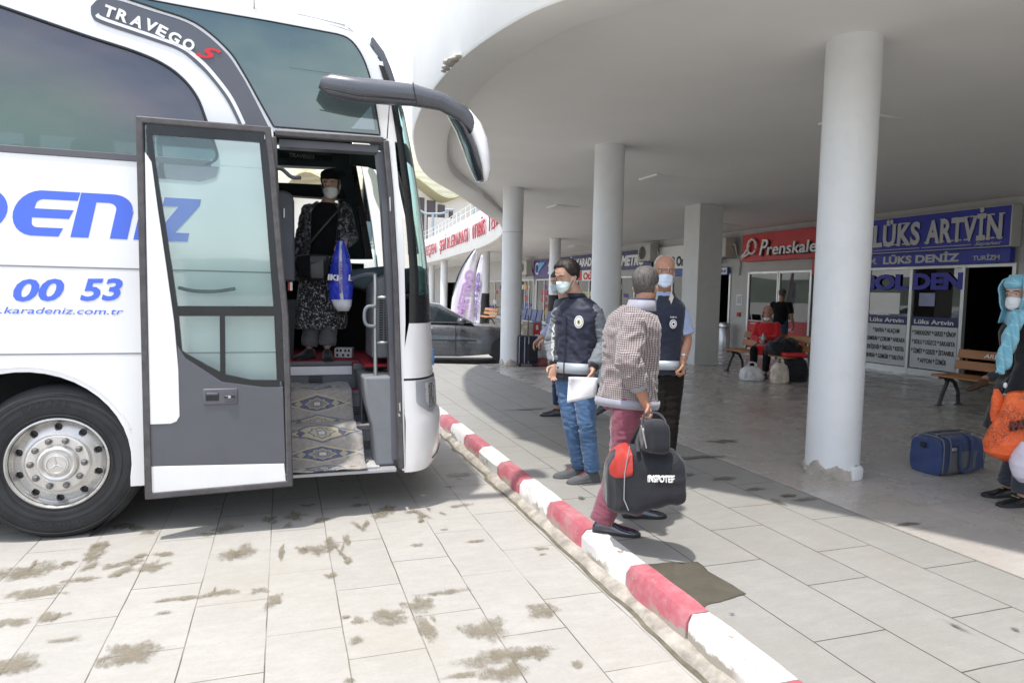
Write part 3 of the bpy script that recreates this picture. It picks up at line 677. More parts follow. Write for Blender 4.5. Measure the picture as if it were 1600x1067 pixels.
for s_, y0, y1, n_ in ((s6, 29.5, 32.4, 12), (s7, 33.0, 36.3, 14), (s4, 21.4, 24.4, 5), (s5, 25.0, 28.5, 7), (s8, 37.2, 40.8, 8), (s3, 18.7, 20.7, 3)):
    for i in range(n_):
        y = rr.uniform(y0, y1-.7); z = rr.choice([.5, .8, 1.1, 1.4, 1.7]); ww = rr.uniform(.35, .8); hh = rr.uniform(.14, .26)
        q = rr.randrange(len(PC)); board(s_, 'poster', y, y+ww, z, z+hh, mat('poster_%d' % q, PC[q], .6), .006+.001*i, .004, 0)
# ---------------------------------------------------------------- wall-mounted air conditioners
def aircon(y, z, label, w_=.85, h_=.55, d_=.32):
    o = thing('air_conditioner', (WX-.3, y, z), label, 'air conditioner', 'air conditioners on the shop fronts')
    M_ac = mat('ac_cream', (.50, .48, .43), .6, var=.06, dirt=.15)
    x0 = WX-.15-d_
    MB().box(x0, x0+d_, y-w_/2, y+w_/2, z, z+h_).build('case', M_ac, o, bevel=.02)
    c = (x0-.012, y+w_*.12, z+h_/2)
    MB().lathe([(.22, 0), (.22, .02)], c, ax='x', n=24).build('fan_opening', M_black, o)
    g = MB()
    for r in (.05, .10, .15, .2, .23): g.tube([Vector(c)+Vector((-.006, r*math.cos(a), r*math.sin(a))) for a in [2*math.pi*q/20 for q in range(21)]], .004, 5)
    g.build('fan_grille', M_ac, o)
    b = MB()
    for s_ in (-.3, .3): b.box(x0-.02, WX, y+s_-.02, y+s_+.02, z-.03, z)
    b.build('bracket', M_steel, o)
    MB().tube([Vector((x0+.2, y-w_/2-.02, z+.3)), Vector((x0+.2, y-w_/2-.14, z+.36)), Vector((x0+.25, y-w_/2-.16, z+.1)), Vector((WX-.02, y-w_/2-.08, z-.15)), Vector((WX-.02, y-w_/2-.06, z-.5))], .022, 8).build('hose', M_ac, o, smooth=True)
aircon(16.75, 2.62, 'cream air conditioner high on the pier left of the red shop sign')
aircon(20.9, 2.68, 'cream air conditioner behind the head of the old man')
aircon(33.3, 2.42, 'cream air conditioner between the white and the purple signs', w_=.95, h_=.75)
# ---------------------------------------------------------------- far building with dome
FB = Vector((11.0, 79.6, 0))
o = thing('domed_building', FB, 'round white building with tall dark slit windows and a pale yellow shingled dome roof', 'building')
M_fb = mat('drum_cream', (.74, .70, .62), .8, var=.05, scale=.6)
t = NT('dome_shingle'); x, y, z = t.sep()
wv = t.n('ShaderNodeTexWave'); wv.inputs['Scale'].default_value = .55; wv.inputs['Distortion'].default_value = 5; wv.inputs['Detail'].default_value = 3; wv.bands_direction = 'Z'; t.l(t.pos, wv.inputs[0])
c = t.mix(t.mapr(wv.outputs['Fac'], .3, .7), (.58, .54, .34), (.74, .70, .50)); c = t.mix(t.mapr(t.noise(.35, 5, .6), .4, .6, 0, .5), c, (.55, .56, .42))
t.bsdf(c, .45, .1); M_dome = t.m
k = MB(); rings = []; n = 96
R0 = 11.2
for h_ in (0, 4.5, 11.6, 12.3): rings.append([FB+Vector((R0*math.cos(2*math.pi*q/n), R0*math.sin(2*math.pi*q/n), h_+(.9*math.cos(2*math.pi*q/n*8) if h_ > 12 else 0))) for q in range(n)])
k.loft(rings, caps=False); k.build('drum_wall', M_fb, o, smooth=40)
k = MB(); rings = []
for j in range(0, 15):
    ph = math.pi/2*j/14; rr_ = (R0+1.3)*math.cos(ph)**.8+.01; hh = 12.0+7.6*math.sin(ph)
    rings.append([FB+Vector((rr_*math.cos(2*math.pi*q/n), rr_*math.sin(2*math.pi*q/n), hh+(1.0*math.cos(2*math.pi*q/n*8)*(1-j/14)**3))) for q in range(n)])
k.loft(rings); k.build('dome', M_dome, o, smooth=60)
k = MB(); rings = []
for dr_, dz in ((1.32, 0), (1.42, -.12), (1.2, -.3), (-.3, -.55)): rings.append([FB+Vector(((R0+dr_)*math.cos(2*math.pi*q/n), (R0+dr_)*math.sin(2*math.pi*q/n), 11.98+dz+(1.0*math.cos(2*math.pi*q/n*8)))) for q in range(n)])
k.loft(rings, caps=False); k.build('eave', mat('eave_olive', (.40, .38, .24), .7), o, smooth=60)
M_slit = mat('slit_glass', (.07, .05, .06), .3)
def drum_pt(px_, z):
    d = ray(px_, 400); d.z = 0; d.normalize(); c0 = -FB; c0.z = 0
    b_ = d.dot(c0); cc = c0.dot(c0)-R0*R0; s_ = -b_-math.sqrt(max(0, b_*b_-cc)); q = d*s_; return Vector((q.x, q.y, z)), (q-Vector((FB.x, FB.y, 0))).normalized()
for px_, z0, z1, wd in [(672.5, 5.3, 10.6, .45), (688, 5.3, 10.3, .4), (703, 8.3, 9.8, .22), (655, 5.3, 10.8, .45), (560, 5.3, 9.6, .4)]:
    p, nn = drum_pt(px_, 0); tg = Vector((-nn.y, nn.x, 0)); MB().obox(Vector((p.x, p.y, (z0+z1)/2))+nn*.02, wd*2, .25, z1-z0, Matrix((tg, nn, (0, 0, 1))).transposed()).build('slit_window', M_slit, o)
for a, b, c_, z0, z1 in [(571, 583, 577, 5.3, 8.8), (583, 596, 590, 5.3, 8.8), (596, 606, 602, 5.3, 8.8), (540, 553, 546, 5.3, 8.6)]:
    p, nn = drum_pt(a, z1); q, n2 = drum_pt(b, z1); r_, n3 = drum_pt(c_+3, z0); s_, n4 = drum_pt(c_-2, z0)
    e = nn*.15; MB().loft([[p+e, q+e, r_+e, s_+e], [p-e, q-e, r_-e, s_-e]]).build('slanted_window', mat('slant_glass', (.10, .16, .18), .2), o)
MB().box(-30, 30, 73.5, 74, 0, 5.2).build('lower_block', M_fb, o)
# low green ridge far off, added so the shop panes have something to reflect
k = MB(); rows = []
for i in range(49):
    a = math.radians(80+i*5.2); hh = 9+7*noise.noise(Vector((i*.35, 1, 0)))
    rows.append([Vector((235*math.cos(a), 150+235*math.sin(a)-140, -1)), Vector((250*math.cos(a), 150+250*math.sin(a)-140, max(2, hh)))])
k.sheet(rows); k.build('reflection_hills', mat('hill_green', (.13, .15, .12), .95, var=.3, scale=.1), kind='structure')
# ---------------------------------------------------------------- benches
M_wood = mat('bench_wood', (.34, .145, .045), .5, var=.25, scale=3, stretch=(3, .35, 3), bump=.2, bscale=30)
M_iron = mat('cast_iron', (.03, .03, .032), .5, var=.2)
def bench(x, y0, y1, label, words=None):
    o = thing('park_bench', (x+.2, (y0+y1)/2, 0), label, 'bench', 'wooden waiting benches')
    for i, dx in enumerate((0, .115, .23, .345)):
        MB().box(x+dx, x+dx+.1, y0, y1, .42+.003*i, .45+.003*i).build('seat_slat', M_wood, o, bevel=.006)
    for j, (zb, off) in enumerate(((.52, .455), (.68, .50))):
        k = MB(); k.obox((x+off+.02, (y0+y1)/2, zb+.065), .028, y1-y0, .125, Matrix.Rotation(math.radians(14), 3, 'Y')); k.build('back_slat', M_wood, o, bevel=.006)
    if words:
        M = frame((x+.505-.03, y1-.42, .715), (0, -1, 0), (.25, 0, 1)); text('lettering', words, M, .06, M_signw, o, width=.50, bold=.01, shear=.15)
    for ye in (y1-.14, y0+.14, ):
        k = MB(); P = [(x+.02, .004), (x+.09, .20), (x+.16, .34), (x+.12, .42)]; k.tube([Vector((a, ye, b)) for a, b in P], [.028, .026, .028, .03], 8)
        P = [(x+.40, .004), (x+.38, .2), (x+.30, .34), (x+.22, .38), (x+.14, .40)]; k.tube([Vector((a, ye, b)) for a, b in P], [.028, .026, .028, .028, .028], 8)
        k.tube([Vector((x-.0, ye, .41)), Vector((x+.44, ye, .42)), Vector((x+.50, ye, .6)), Vector((x+.545, ye, .82))], .02, 8)
        for xx in (x+.02, x+.40): k.box(xx-.05, xx+.05, ye-.03, ye+.03, .004, .02)
        k.build('leg_frame', M_iron, o, smooth=50)
    return o
bench(8.93, 5.55, 7.42, 'wooden slat bench in front of the blue shop, with white lettering on its top slat', 'ARDEŞEN')
bench(8.55, 9.95, 11.85, 'wooden slat bench by the red shop, on which the woman in red sits')
# ---------------------------------------------------------------- feather banners
def banner(p, hgt, wd, label, word, m_text, m_body, ang):
    o = thing('feather_banner', p, label, 'banner')
    r_ = Vector((math.cos(ang), math.sin(ang), 0)); n = 18; outl = []; pole = []
    for i in range(n+1):
        f = i/n; z = .35+(hgt-.35)*f; bend = wd*.92*f**3.2; pole.append(p+r_*bend+Vector((0, 0, z)))
    right = [p+r_*(wd*(.90+.10*f))+Vector((0, 0, .35+(hgt-.45)*f)) for f in [i/n for i in range(n+1)]]
    nn = Vector((r_.y, -r_.x, 0)); rows = []
    for a, b in zip(pole, right): rows.append([a.lerp(b, q/5)+nn*(.03*math.sin(q*1.4+a.z*2)) for q in range(6)])
    MB().sheet(rows).build('cloth', m_body, o, smooth=True, solid=.006)
    MB().tube([p+Vector((0, 0, 0))]+pole, .018, 6).build('pole', M_black, o); MB().lathe([(.25, 0), (.2, .06)], p, n=16).build('base', M_black, o)
    M = frame(p+r_*(wd*.50)+Vector((0, 0, .85))+nn*.06, (r_*.22+Vector((0, 0, 1))), (-r_)+Vector((0, 0, .22)))
    text('lettering', word, M, wd*.32, m_text, o, width=hgt*.50, bold=.05, depth=.01)
    M = frame(p+r_*(wd*.74)+Vector((0, 0, .75))+nn*.06, (r_*.18+Vector((0, 0, 1))), (-r_)+Vector((0, 0, .18)))
    text('lettering', 'SEYAHAT TURİZM', M, wd*.08, m_text, o, width=hgt*.42, bold=.02, depth=.01)
M_ban = mat('banner_cloth', (.74, .71, .76), .8, var=.03)
q = at(704, 500, 21.5); banner(Vector((q.x, q.y, RZ)), 3.0, .80, 'tall white feather banner with purple METRO lettering behind the grey car', 'METRO', mat('banner_purple', (.50, .30, .58), .7), M_ban, -YAW)
q = at(735, 500, 22.5); banner(Vector((q.x, q.y, RZ)), 2.9, .62, 'second feather banner turned away, with dark violet lettering, right of the first', 'METRO', mat('banner_violet', (.22, .15, .38), .7), M_ban, -YAW-.9)
# ---------------------------------------------------------------- car
M_cp = mat('car_paint_grey', (.075, .08, .09), .3, .4, var=.05, coat=1.0)
M_tyre = mat('tyre_rubber', (.022, .022, .024), .75, var=.25, scale=6, bump=.15, bscale=50)
M_cg = glass('car_glass', (.35, .45, .46), 1, (.02, .04, .05), .35, .02, 1.6)
def car(ox, oy, ang, lab='dark grey saloon car parked beyond the kerb, nose hidden behind the third column', M_cp=M_cp):
    o = thing('parked_car', (ox, oy, RZ), lab, 'car', rz=ang)
    Mx = Matrix.Translation((ox, oy, RZ)) @ Matrix.Rotation(ang, 4, 'Z')
    # +x forward; near side is -y
    S = [(-2.35, .55, .78, .62), (-2.25, .45, .93, .78), (-1.7, .30, 1.0, .88), (-1.0, .22, .99, .91), (0, .2, .97, .92), (.8, .2, .95, .92), (1.1, .22, .93, .91), (1.8, .28, .86, .88), (2.4, .32, .78, .82), (2.75, .42, .62, .64)]
    k = MB(M=Mx); rings = []
    for x, zb, zt, hw in S:
        ring = []
        for a, b in ((-1, 0), (-1.0, .35), (-.985, .62), (-.93, .86), (-.82, .97), (-.45, 1.0), (.45, 1.0), (.82, .97), (.93, .86), (.985, .62), (1.0, .35), (1, 0)):
            ring.append((x, a*hw, zb+(zt-zb)*b))
        rings.append(ring)
    k.loft(rings); b_ = k.build('body', M_cp, o, smooth=50)
    # cabin
    k = MB(M=Mx)
    cab = [(-1.75, .97, .0), (-1.05, 1.36, .1), (-.1, 1.44, .12), (.35, 1.38, .11), (1.15, .95, 0)]
    rg = []
    for x, z, _ in cab: rg.append([(x, -.80, .95), (x, -.80+.25*(z-.95), .95+(z-.95)*.55), (x, -.60+.0*z, z-.02), (x, -.3, z), (x, .3, z), (x, .60, z-.02), (x, .80-.25*(z-.95), .95+(z-.95)*.55), (x, .80, .95)])
    k.loft(rg); k.build('cabin', M_cp, o, smooth=50)
    def sw(pts, nm='window'):
        k = MB(M=Mx); k.add([(x, -.80+(z-.95)*.46-.012, z) for x, z in pts], [tuple(range(len(pts)))]); return k.build(nm, M_cg, o)
    sw([(-1.45, 1.0), (-.98, 1.28), (-.52, 1.33), (-.52, .99)]); sw([(-.46, .99), (-.46, 1.335), (-.1, 1.36), (.3, 1.31), (.92, .99)])
    MB(M=Mx).box(-.5, -.48, -.93, -.915, .25, .98).build('door_gap', M_black, o); MB(M=Mx).box(.72, .735, -.93, -.915, .25, .93).build('door_gap', M_black, o)
    for x in (-.72, .12): MB(M=Mx).box(x-.1, x+.1, -.945, -.925, .82, .85).build('door_handle', M_steel, o, bevel=.01)
    MB(M=Mx).ell((.85, -1.0, 1.0), .11, .1, .075).build('wing_mirror', M_cp, o, smooth=True)
    MB(M=Mx).box(-1.3, 1.2, -.925, -.90, .55, .58).build('rubbing_strip', M_black, o)
    for x in (-1.38, 1.88):
        for s_ in (-1, 1):
            MB(M=Mx).lathe([(.2, -.1), (.31, -.11), (.325, -.08), (.325, .08), (.31, .11), (.2, .1)], (x, s_*.80, .325), ax='y', n=32).build('wheel', M_tyre, o, smooth=40)
            MB(M=Mx).lathe([(.0, -.12), (.05, -.125), (.19, -.10), (.2, -.11), (.2, .11), (0, .12)], (x, s_*.80, .325), ax='y', n=20).build('wheel_rim', M_steel, o, smooth=40)
            MB(M=Mx).lathe([(.345, -.02), (.345, .02)], (x, s_*.905, .34), ax='y', n=32).build('wheel_arch', M_black, o)
    for s_ in (-1, 1): MB(M=Mx).ell((2.15, s_*.62, .68), .2, .16, .09).build('headlight', M_shop, o, smooth=True)
q = atz(700, 569, RZ); car(q.x-.42, q.y+.80, -.20)
M_cw = mat('car_paint_white', (.75, .75, .75), .3, 0, var=.02, coat=1.0)
for (xx, yy, aa, lab) in [(-7, 27, 1.45, 'white car across the lot, mirrored in the panes under the blue sign'), (-8.5, 33, 1.6, 'second white car across the lot, mirrored in the shop panes'), (-6.5, 20.5, 1.5, 'white car hidden behind the coach, mirrored in the right-hand panes')]: car(xx, yy, aa, lab, M_cw)
# ================================================================ bus (own frame: x forward, y across away from the door side, z up)
BO = (0, 5.03, -.13)
bus = thing('coach', (-4, 6.3, RZ), 'white long-distance coach with blue lettering and its front door swung open', 'bus')
def cm2(P, n=6): return [(v.x, v.y) for v in catmull([(a, b, 0) for a, b in P], n)]
def B(): return MB(off=BO)
t = NT('coach_white'); c = t.mix(t.mapr(t.noise(1.2, 6, .6), .3, .7), (.79, .79, .79), (.83, .83, .83)); x, y, z = t.sep()
c = t.mix(t.math('MULTIPLY', t.mapr(z, .15, .7, .35, 0), t.noise(5, 8, .7)), c, (.45, .42, .36))
t.bsdf(c, .22, 0, Coat_Weight=.6, Coat_Roughness=.05); M_bw = t.m
M_bg = mat('coach_grey', (.085, .088, .105), .35, .0, var=.05, coat=.4)
M_rub = mat('coach_rubber', (.075, .07, .072), .55, var=.3, scale=14, bump=.25, bscale=70)
M_blk = mat('coach_black', (.012, .013, .015), .3, var=.1)
M_trim = mat('coach_trim', (.10, .10, .115), .5, var=.1)
M_txt = mat('coach_blue', (.075, .155, .70), .4, var=.02)
M_int = mat('coach_inside_grey', (.18, .19, .205), .75, var=.12, bump=.3, bscale=160)
M_intd = mat('coach_inside_dark', (.035, .037, .041), .85, var=.2)
M_teal = mat('coach_inside_teal', (.075, .115, .12), .7, var=.08)
M_redc = mat('red_carpet', (.42, .015, .025), .95, var=.2, scale=30, bump=.5, bscale=200)
def film(name, tint, opac, ior, lo, hi):
    t = NT(name); tr = t.n('ShaderNodeBsdfTransparent'); tr.inputs[0].default_value = (*tint, 1)
    p = t.n('ShaderNodeBsdfPrincipled'); x, y, z = t.sep()
    p.inputs['Base Color'].default_value = (.05, .06, .065, 1); p.inputs['Roughness'].default_value = .04
    _in(p, 'IOR', ior); f = t.math('ADD', t.math('MULTIPLY', z, .33), t.math('MULTIPLY', t.noise(.55, 2, .4), 1.1))
    if 'Thin Film Thickness' in p.inputs:
        t.l(t.mapr(f, .6, 1.9, lo, hi), p.inputs['Thin Film Thickness']); _in(p, 'Thin Film IOR', 1.75)
    p2 = t.n('ShaderNodeBsdfPrincipled'); p2.inputs['Base Color'].default_value = (.095, .13, .13, 1); p2.inputs['Roughness'].default_value = .04; _in(p2, 'IOR', ior)
    m0 = t.n('ShaderNodeMixShader'); m0.inputs[0].default_value = .26; t.l(p2.outputs[0], m0.inputs[1]); t.l(p.outputs[0], m0.inputs[2])
    m = t.n('ShaderNodeMixShader'); m.inputs[0].default_value = opac; t.l(tr.outputs[0], m.inputs[1]); t.l(m0.outputs[0], m.inputs[2]); t.l(m.outputs[0], t.out.inputs[0]); return t.m
M_side = film('coach_side_glass', (.34, .40, .42), .62, 2.3, 250, 620)
M_top = film('coach_upper_glass', (.26, .30, .33), .72, 2.5, 300, 700)
M_wind = glass('windscreen_glass', (.62, .86, .81), .9, (.12, .34, .31), .18, .02, 1.6)
M_doorg = glass('door_glass', (.93, 1.0, .99), 1.0, (.50, .68, .68), .06, .02, 1.5)
# lower side with wheel arch and door opening
arch = [(-1.56+.605*math.cos(a), .465+.605*math.sin(a)) for a in [math.radians(q) for q in range(182, -16, -8)]]
rarch = [(-7.9+.60*math.cos(a), .465+.60*math.sin(a)) for a in [math.radians(q) for q in range(196, -16, -8)]]
low = [(-11.3, .32)]+rarch+arch+[(-.965, .295), (.035, .295), (-.045, 2.44), (-11.3, 2.44)]
B().prism(low, 'xz', 0, .035).build('side_panel', M_bw, bus, bevel=.004)
k = B()
for z in (1.183, 1.735): k.box(-11.3, -.02, -.002, .01, z-.005, z+.005)
for x in (-3.2, -4.6, -6.1, -9.2): k.box(x-.004, x+.004, -.002, .01, .34, 1.73)
k.build('panel_gap', mat('gap_grey', (.25, .25, .27), .6), bus)
k = B(); P = [(-1.56+.64*math.cos(a), .465+.64*math.sin(a)) for a in [math.radians(q) for q in range(190, 10, -10)]]
k.tube([Vector((x, .0, z)) for x, z in P], .006, 6); k.build('arch_crease', M_bw, bus)
k = B()
for cx in (-1.56, -7.9):
    k.lathe([(.60, .02), (.60, .75), (.02, .75)], (cx, 0, .465), ax='y', n=32, caps=False)
    k.build('wheel_housing', M_intd, bus); k = B()
B().box(-11.3, -.45, -.006, .03, 2.425, 2.47).build('belt_gasket', M_trim, bus, bevel=.004)
# upper white body over the windows
wt = [(-11.3, 3.31), (-3.2, 3.345), (-2.3, 3.34), (-1.612, 3.293), (-1.177, 3.183), (-.90, 3.12), (-.74, 3.065), (-.62, 2.985), (-.53, 2.87), (-.475, 2.72), (-.42, 2.55), (-.415, 2.49), (-.45, 2.455), (-.49, 2.44)]
wt = wt[:3]+cm2(wt[3:], 5)
up = wt+[(-.045, 2.44), (-.057, 2.70), (.72, 2.715), (.735, 2.98), (.66, 3.25), (.58, 3.36), (.50, 3.42), (.25, 3.47), (-.16, 3.49), (-1.0, 3.52), (-11.3, 3.55)]
B().prism(up, 'xz', 0, .035).build('upper_panel', M_bw, bus, bevel=.004)
# side windows
xs = [-11.25, -9.4, -7.5, -5.6, -3.7, -1.95]
def zt(x):
    for (a, b), (c, d) in zip(wt, wt[1:]):
        if a <= x <= c: return b+(d-b)*(x-a)/(c-a)
    return 3.3
for a, b in zip(xs, xs[1:]): B().prism([(a+.01, 2.47), (b-.01, 2.47), (b-.01, zt(b)-.0), (a+.01, zt(a)-.0)], 'xz', .008, .014).build('side_window', M_side, bus)
fw = [(-1.93, 2.47), (-.46, 2.47)]+[(x, z) for x, z in reversed(wt) if x > -1.92 and z > 2.475]+[(-1.93, 3.31)]
B().prism(fw, 'xz', .008, .014).build('side_window', M_side, bus, label='foremost side window with its upper front corner swept down in a curve')
k = B(); k.tube([Vector((x, -.002, z)) for x, z in wt[1:]], .009, 6); k.build('window_seal', M_blk, bus)
B().box(-1.955, -1.93, .0, .02, 2.47, 3.32).build('window_divider', M_blk, bus)
# small dark corner pane below the curve, seen through the open door
B().prism([(-.46, 2.43), (-.86, 2.435), (-.86, 2.33), (-.52, 2.325), (-.42, 2.36), (-.40, 2.43)], 'xz', -.004, .002).build('lower_window_corner', M_top, bus)
# dark swoosh with stripe
so = [(-1.10, 3.40), (-1.02, 3.425), (-.80, 3.385), (-.555, 3.328), (-.363, 3.19), (-.26, 3.05), (-.186, 2.918), (-.085, 2.72)]
si = [(-.275, 2.72), (-.35, 2.87), (-.443, 2.994), (-.53, 3.08), (-.633, 3.155), (-.80, 3.20), (-1.07, 3.262), (-1.125, 3.30), (-1.13, 3.36)]
so = cm2(so, 6); si = cm2(si, 6); B().prism(so+si, 'xz', -.006, .001).build('dark_swoosh', M_bg, bus)
st = [(-.245, 2.72), (-.322, 2.88), (-.415, 3.005), (-.505, 3.10), (-.615, 3.175), (-.79, 3.225), (-1.06, 3.290), (-1.10, 3.315)]
st = cm2(st, 6)
k = B(); k.add([p for x, z in st for p in ((x+.012, -.0085, z+.010), (x-.006, -.0085, z-.006))], [(2*i, 2*i+1, 2*i+3, 2*i+2) for i in range(len(st)-1)]); k.build('stripe', M_bw, bus, recalc=False)
for ch, a, b, ang, hh, ww in [('T', 161, 24, -16, .085, .075), ('R', 181, 30, -18, .085, .08), ('A', 203, 38, -20, .085, .085), ('V', 224, 44, -22, .085, .085), ('E', 243, 53, -24, .085, .07), ('G', 261, 62, -27, .085, .085), ('O', 283, 72, -30, .085, .085)]:
    p = aty(a, b, BO[1]); r_ = math.radians(ang); M = frame((p.x, BO[1]-.0085, p.z), (math.cos(r_), 0, math.sin(r_)), (-math.sin(r_), 0, math.cos(r_)))
    text('lettering', ch, M, hh*.8, M_signw, bus, width=ww*.82, bold=.04, depth=.003)
p = aty(306, 88, BO[1]); r_ = math.radians(-8); M = frame((p.x, BO[1]-.0085, p.z), (math.cos(r_), 0, math.sin(r_)), (-math.sin(r_), 0, math.cos(r_)))
text('lettering', 'S', M, .075, mat('coach_s_red', (.60, .02, .03), .4), bus, width=.15, bold=.03, shear=.5, depth=.003)
# upper front side glass
ug = [(-.053, 2.725), (.665, 2.735), (.645, 2.85), (.601, 3.09), (.55, 3.24), (.489, 3.335), (.43, 3.38), (.36, 3.395), (-.08, 3.418), (-.554, 3.436), (-.98, 3.455), (-.78, 3.405), (-.535, 3.345), (-.34, 3.20), (-.236, 3.05), (-.162, 2.918)]
ug = ug[:1]+cm2(ug[1:8], 4)+cm2(ug[8:], 5)
B().prism(ug, 'xz', -.006, .001).build('upper_side_glass', M_top, bus)
k = B(); k.tube([Vector((x, -.006, z)) for x, z in ug+[ug[0]]], .006, 6); k.build('upper_glass_seal', M_blk, bus)
M_pr = mat('glass_print', (.055, .075, .09), .12)
B().prism([(.05, 3.13), (.06, 3.33), (.40, 3.32), (.50, 3.22), (.53, 3.12)], 'xz', -.009, -.006).build('inner_blind', M_top, bus)
B().prism([(.46, 2.76), (.63, 2.765), (.60, 2.93)], 'xz', -.0095, -.006).build('clear_corner', glass('corner_glass', (.5, .7, .8), 1, (.3, .45, .5), .4, .03, 2.2), bus)
k = B(); a = aty(397, 16, BO[1]); k.tube([Vector((a.x, -.002, 3.49)), Vector((a.x, -.01, 3.56)), Vector((a.x, .02, 3.64))], .004, 5); k.build('roof_seam', M_trim, bus)
# roof
k = B(); rings = []
for x, zb, s_ in [(-11.3, 3.55, 0), (-11.2, 3.55, .12), (-1, 3.52, .12), (-.16, 3.49, .11), (.25, 3.47, .08), (.40, 3.445, .04), (.50, 3.42, .0), (.58, 3.36, -.03), (.66, 3.25, -.05)]:
    ring = []
    for q in range(13):
        a = math.pi*q/12; yy = 1.27-1.27*math.copysign(abs(math.cos(a))**.45, math.cos(a)); ring.append((x, yy, zb+(s_+.08)*math.sin(a)**.6))
    rings.append(ring)
k.loft(rings, closed=False, caps=False); k.build('roof', M_bw, bus, smooth=60)
B().box(-8.2, -5.2, .5, 2.0, 3.6, 3.82).build('roof_unit', M_bw, bus, bevel=.06)
# opposite side, rear, underside, ceiling
k = B(); k.box(-11.3, .55, 2.505, 2.54, .3, 1.98); k.box(-11.3, .45, 2.505, 2.54, 3.16, 3.55)
k.build('far_side_panel', M_bw, bus)
B().box(-11.33, -11.3, 0, 2.54, .32, 3.55).build('rear_panel', M_bw, bus)
k = B(); k.box(-11.3, -.05, .80, 1.75, .40, 1.0); k.box(-.05, .9, .95, 2.5, .40, .9); k.build('underbody', M_intd, bus)
k = B(); k.box(-11.3, -.02, .04, 2.5, 1.28, 1.32); k.build('saloon_floor', M_intd, bus)
k = B(); k.box(-11.3, .3, .04, 2.5, 3.40, 3.44); k.box(-11.3, -.5, .05, .42, 3.0, 3.12); k.box(-11.3, -.4, 2.1, 2.49, 3.0, 3.12); k.build('inside_ceiling', M_int, bus)
for x in [-10.2, -8.6, -7.0, -5.4, -3.8, -2.2]: B().box(x-.06, x+.06, 2.49, 2.53, 1.98, 3.2).build('far_pillar', M_intd, bus)
M_seat = mat('seat_fabric', (.045, .05, .09), .9, var=.3, scale=20)
for x in (-1.15, -1.95, -2.75, -3.55, -4.35, -5.15, -5.95, -6.75, -7.55, -8.35):
    for yy in (.28, .74, 1.75, 2.2):
        k = B(); k.obox((x, yy, 2.15), .13, .43, .85, Matrix.Rotation(math.radians(-12), 3, 'Y')); k.obox((x-.09, yy, 2.66), .10, .30, .22, Matrix.Rotation(math.radians(-12), 3, 'Y')); k.build('seat', M_seat, bus, bevel=.05)
# ---- front cap
XE = [(.27, .86, .36), (.32, .868, .40), (.45, .868, .42), (.66, .868, .42), (.70, .86, .385), (.962, .85, .375), (.975, .85, .36), (1.18, .85, .36), (1.39, .886, .29), (1.75, .885, .26), (2.0, .868, .24), (2.35, .834, .22), (2.7, .785, .20), (2.98, .737, .18), (3.25, .64, .16), (3.40, .52, .12), (3.47, .42, .08)]
def cap_pt(z, t_, off=0):
    for (a, b, c), (d, e, f) in zip(XE, XE[1:]):
        if a <= z <= d: s_ = (z-a)/(d-a); xe, dx = b+(e-b)*s_, c+(f-c)*s_; break
    else: xe, dx = XE[-1][1:] if z > 3 else XE[0][1:]
    u = abs(1-t_/1.27); S = max(0, 1-u**2.6)**(1/2.6)
    x = xe+(dx+off)*S; ysh = -off if t_ < .35 else 0
    return (x, t_+ysh*(1-S), z)
def cap_grid(z0, z1, t0, t1, nz, nt_, off=0, tmin=None):
    k = B(); rows = []
    for i in range(nz+1):
        z = z0+(z1-z0)*i/nz; a = tmin(z) if tmin else t0
        # finer near the sides
        ts = [a+(t1-a)*(0.5-.5*math.cos(math.pi*j/nt_)) if (t1-a) > 1.5 else a+(t1-a)*(j/nt_)**1.6 for j in range(nt_+1)]
        rows.append([cap_pt(z, q, off) for q in ts])
    k.sheet(rows); return k
cap_grid(.27, .962, 0, 2.54, 14, 44).build('front_bumper', M_bw, bus, smooth=50)
cap_grid(.962, .978, 0, 2.54, 1, 44, -.012).build('bumper_gap', M_blk, bus, smooth=50)
cap_grid(.978, 1.39, 0, 2.54, 6, 44).build('front_panel', M_bw, bus, smooth=50)
cap_grid(1.39, 1.62, .0, 2.54, 6, 44, .003).build('windscreen_base', M_blk, bus, smooth=50)
cap_grid(1.60, 3.36, .012, 2.52, 22, 48, .006).build('windscreen', M_wind, bus, smooth=60)
cap_grid(1.60, 3.22, 0, .014, 18, 3, .010).build('windscreen_seal', M_blk, bus, smooth=60)
cap_grid(3.28, 3.47, .0, 2.54, 6, 44, .0).build('front_dome', M_bw, bus, smooth=60)
k = B(); k.add([cap_pt(3.47, 2.54*j/20) for j in range(21)]+[(.1, 2.54*j/20, 3.50) for j in range(21)], [(j, j+1, 22+j, 21+j) for j in range(20)]); k.build('front_dome_top', M_bw, bus, smooth=60)
# upright fin of the windscreen edge at the top
P = [(582, 66), (590, 84), (600, 110), (610, 140), (617, 165)]; rows = []
k = B(); rings = []
for (a, b), w_, dpt in zip(P, (.012, .045, .05, .05, .03), (.05, .12, .14, .15, .15)):
    p = aty(a, b, BO[1]+.04)-Vector(BO); rings.append([(p.x-w_, p.y, p.z+.02), (p.x, p.y-.02, p.z+.03), (p.x+w_, p.y, p.z+.02), (p.x+w_, p.y+dpt, p.z), (p.x, p.y+dpt+.02, p.z), (p.x-w_, p.y+dpt, p.z)])
k.loft(rings); k.build('windscreen_top_trim', M_bg, bus, smooth=60)
k = B(); a = aty(568, 91, BO[1]+.04)-Vector(BO); b = aty(579, 82, BO[1]+.04)-Vector(BO); k.tube([a, b], .012, 8); k.build('trim_stay', M_blk, bus)
k = B(); k.prism([(.71, 2.70), (.77, 2.70), (.842, 2.0), (.855, 1.6), (.86, 1.39), (.85, 1.0), (.86, .60), (.868, .285), (.845, .285), (.815, .9), (.79, 1.7), (.745, 2.45)], 'xz', -.001, .035)
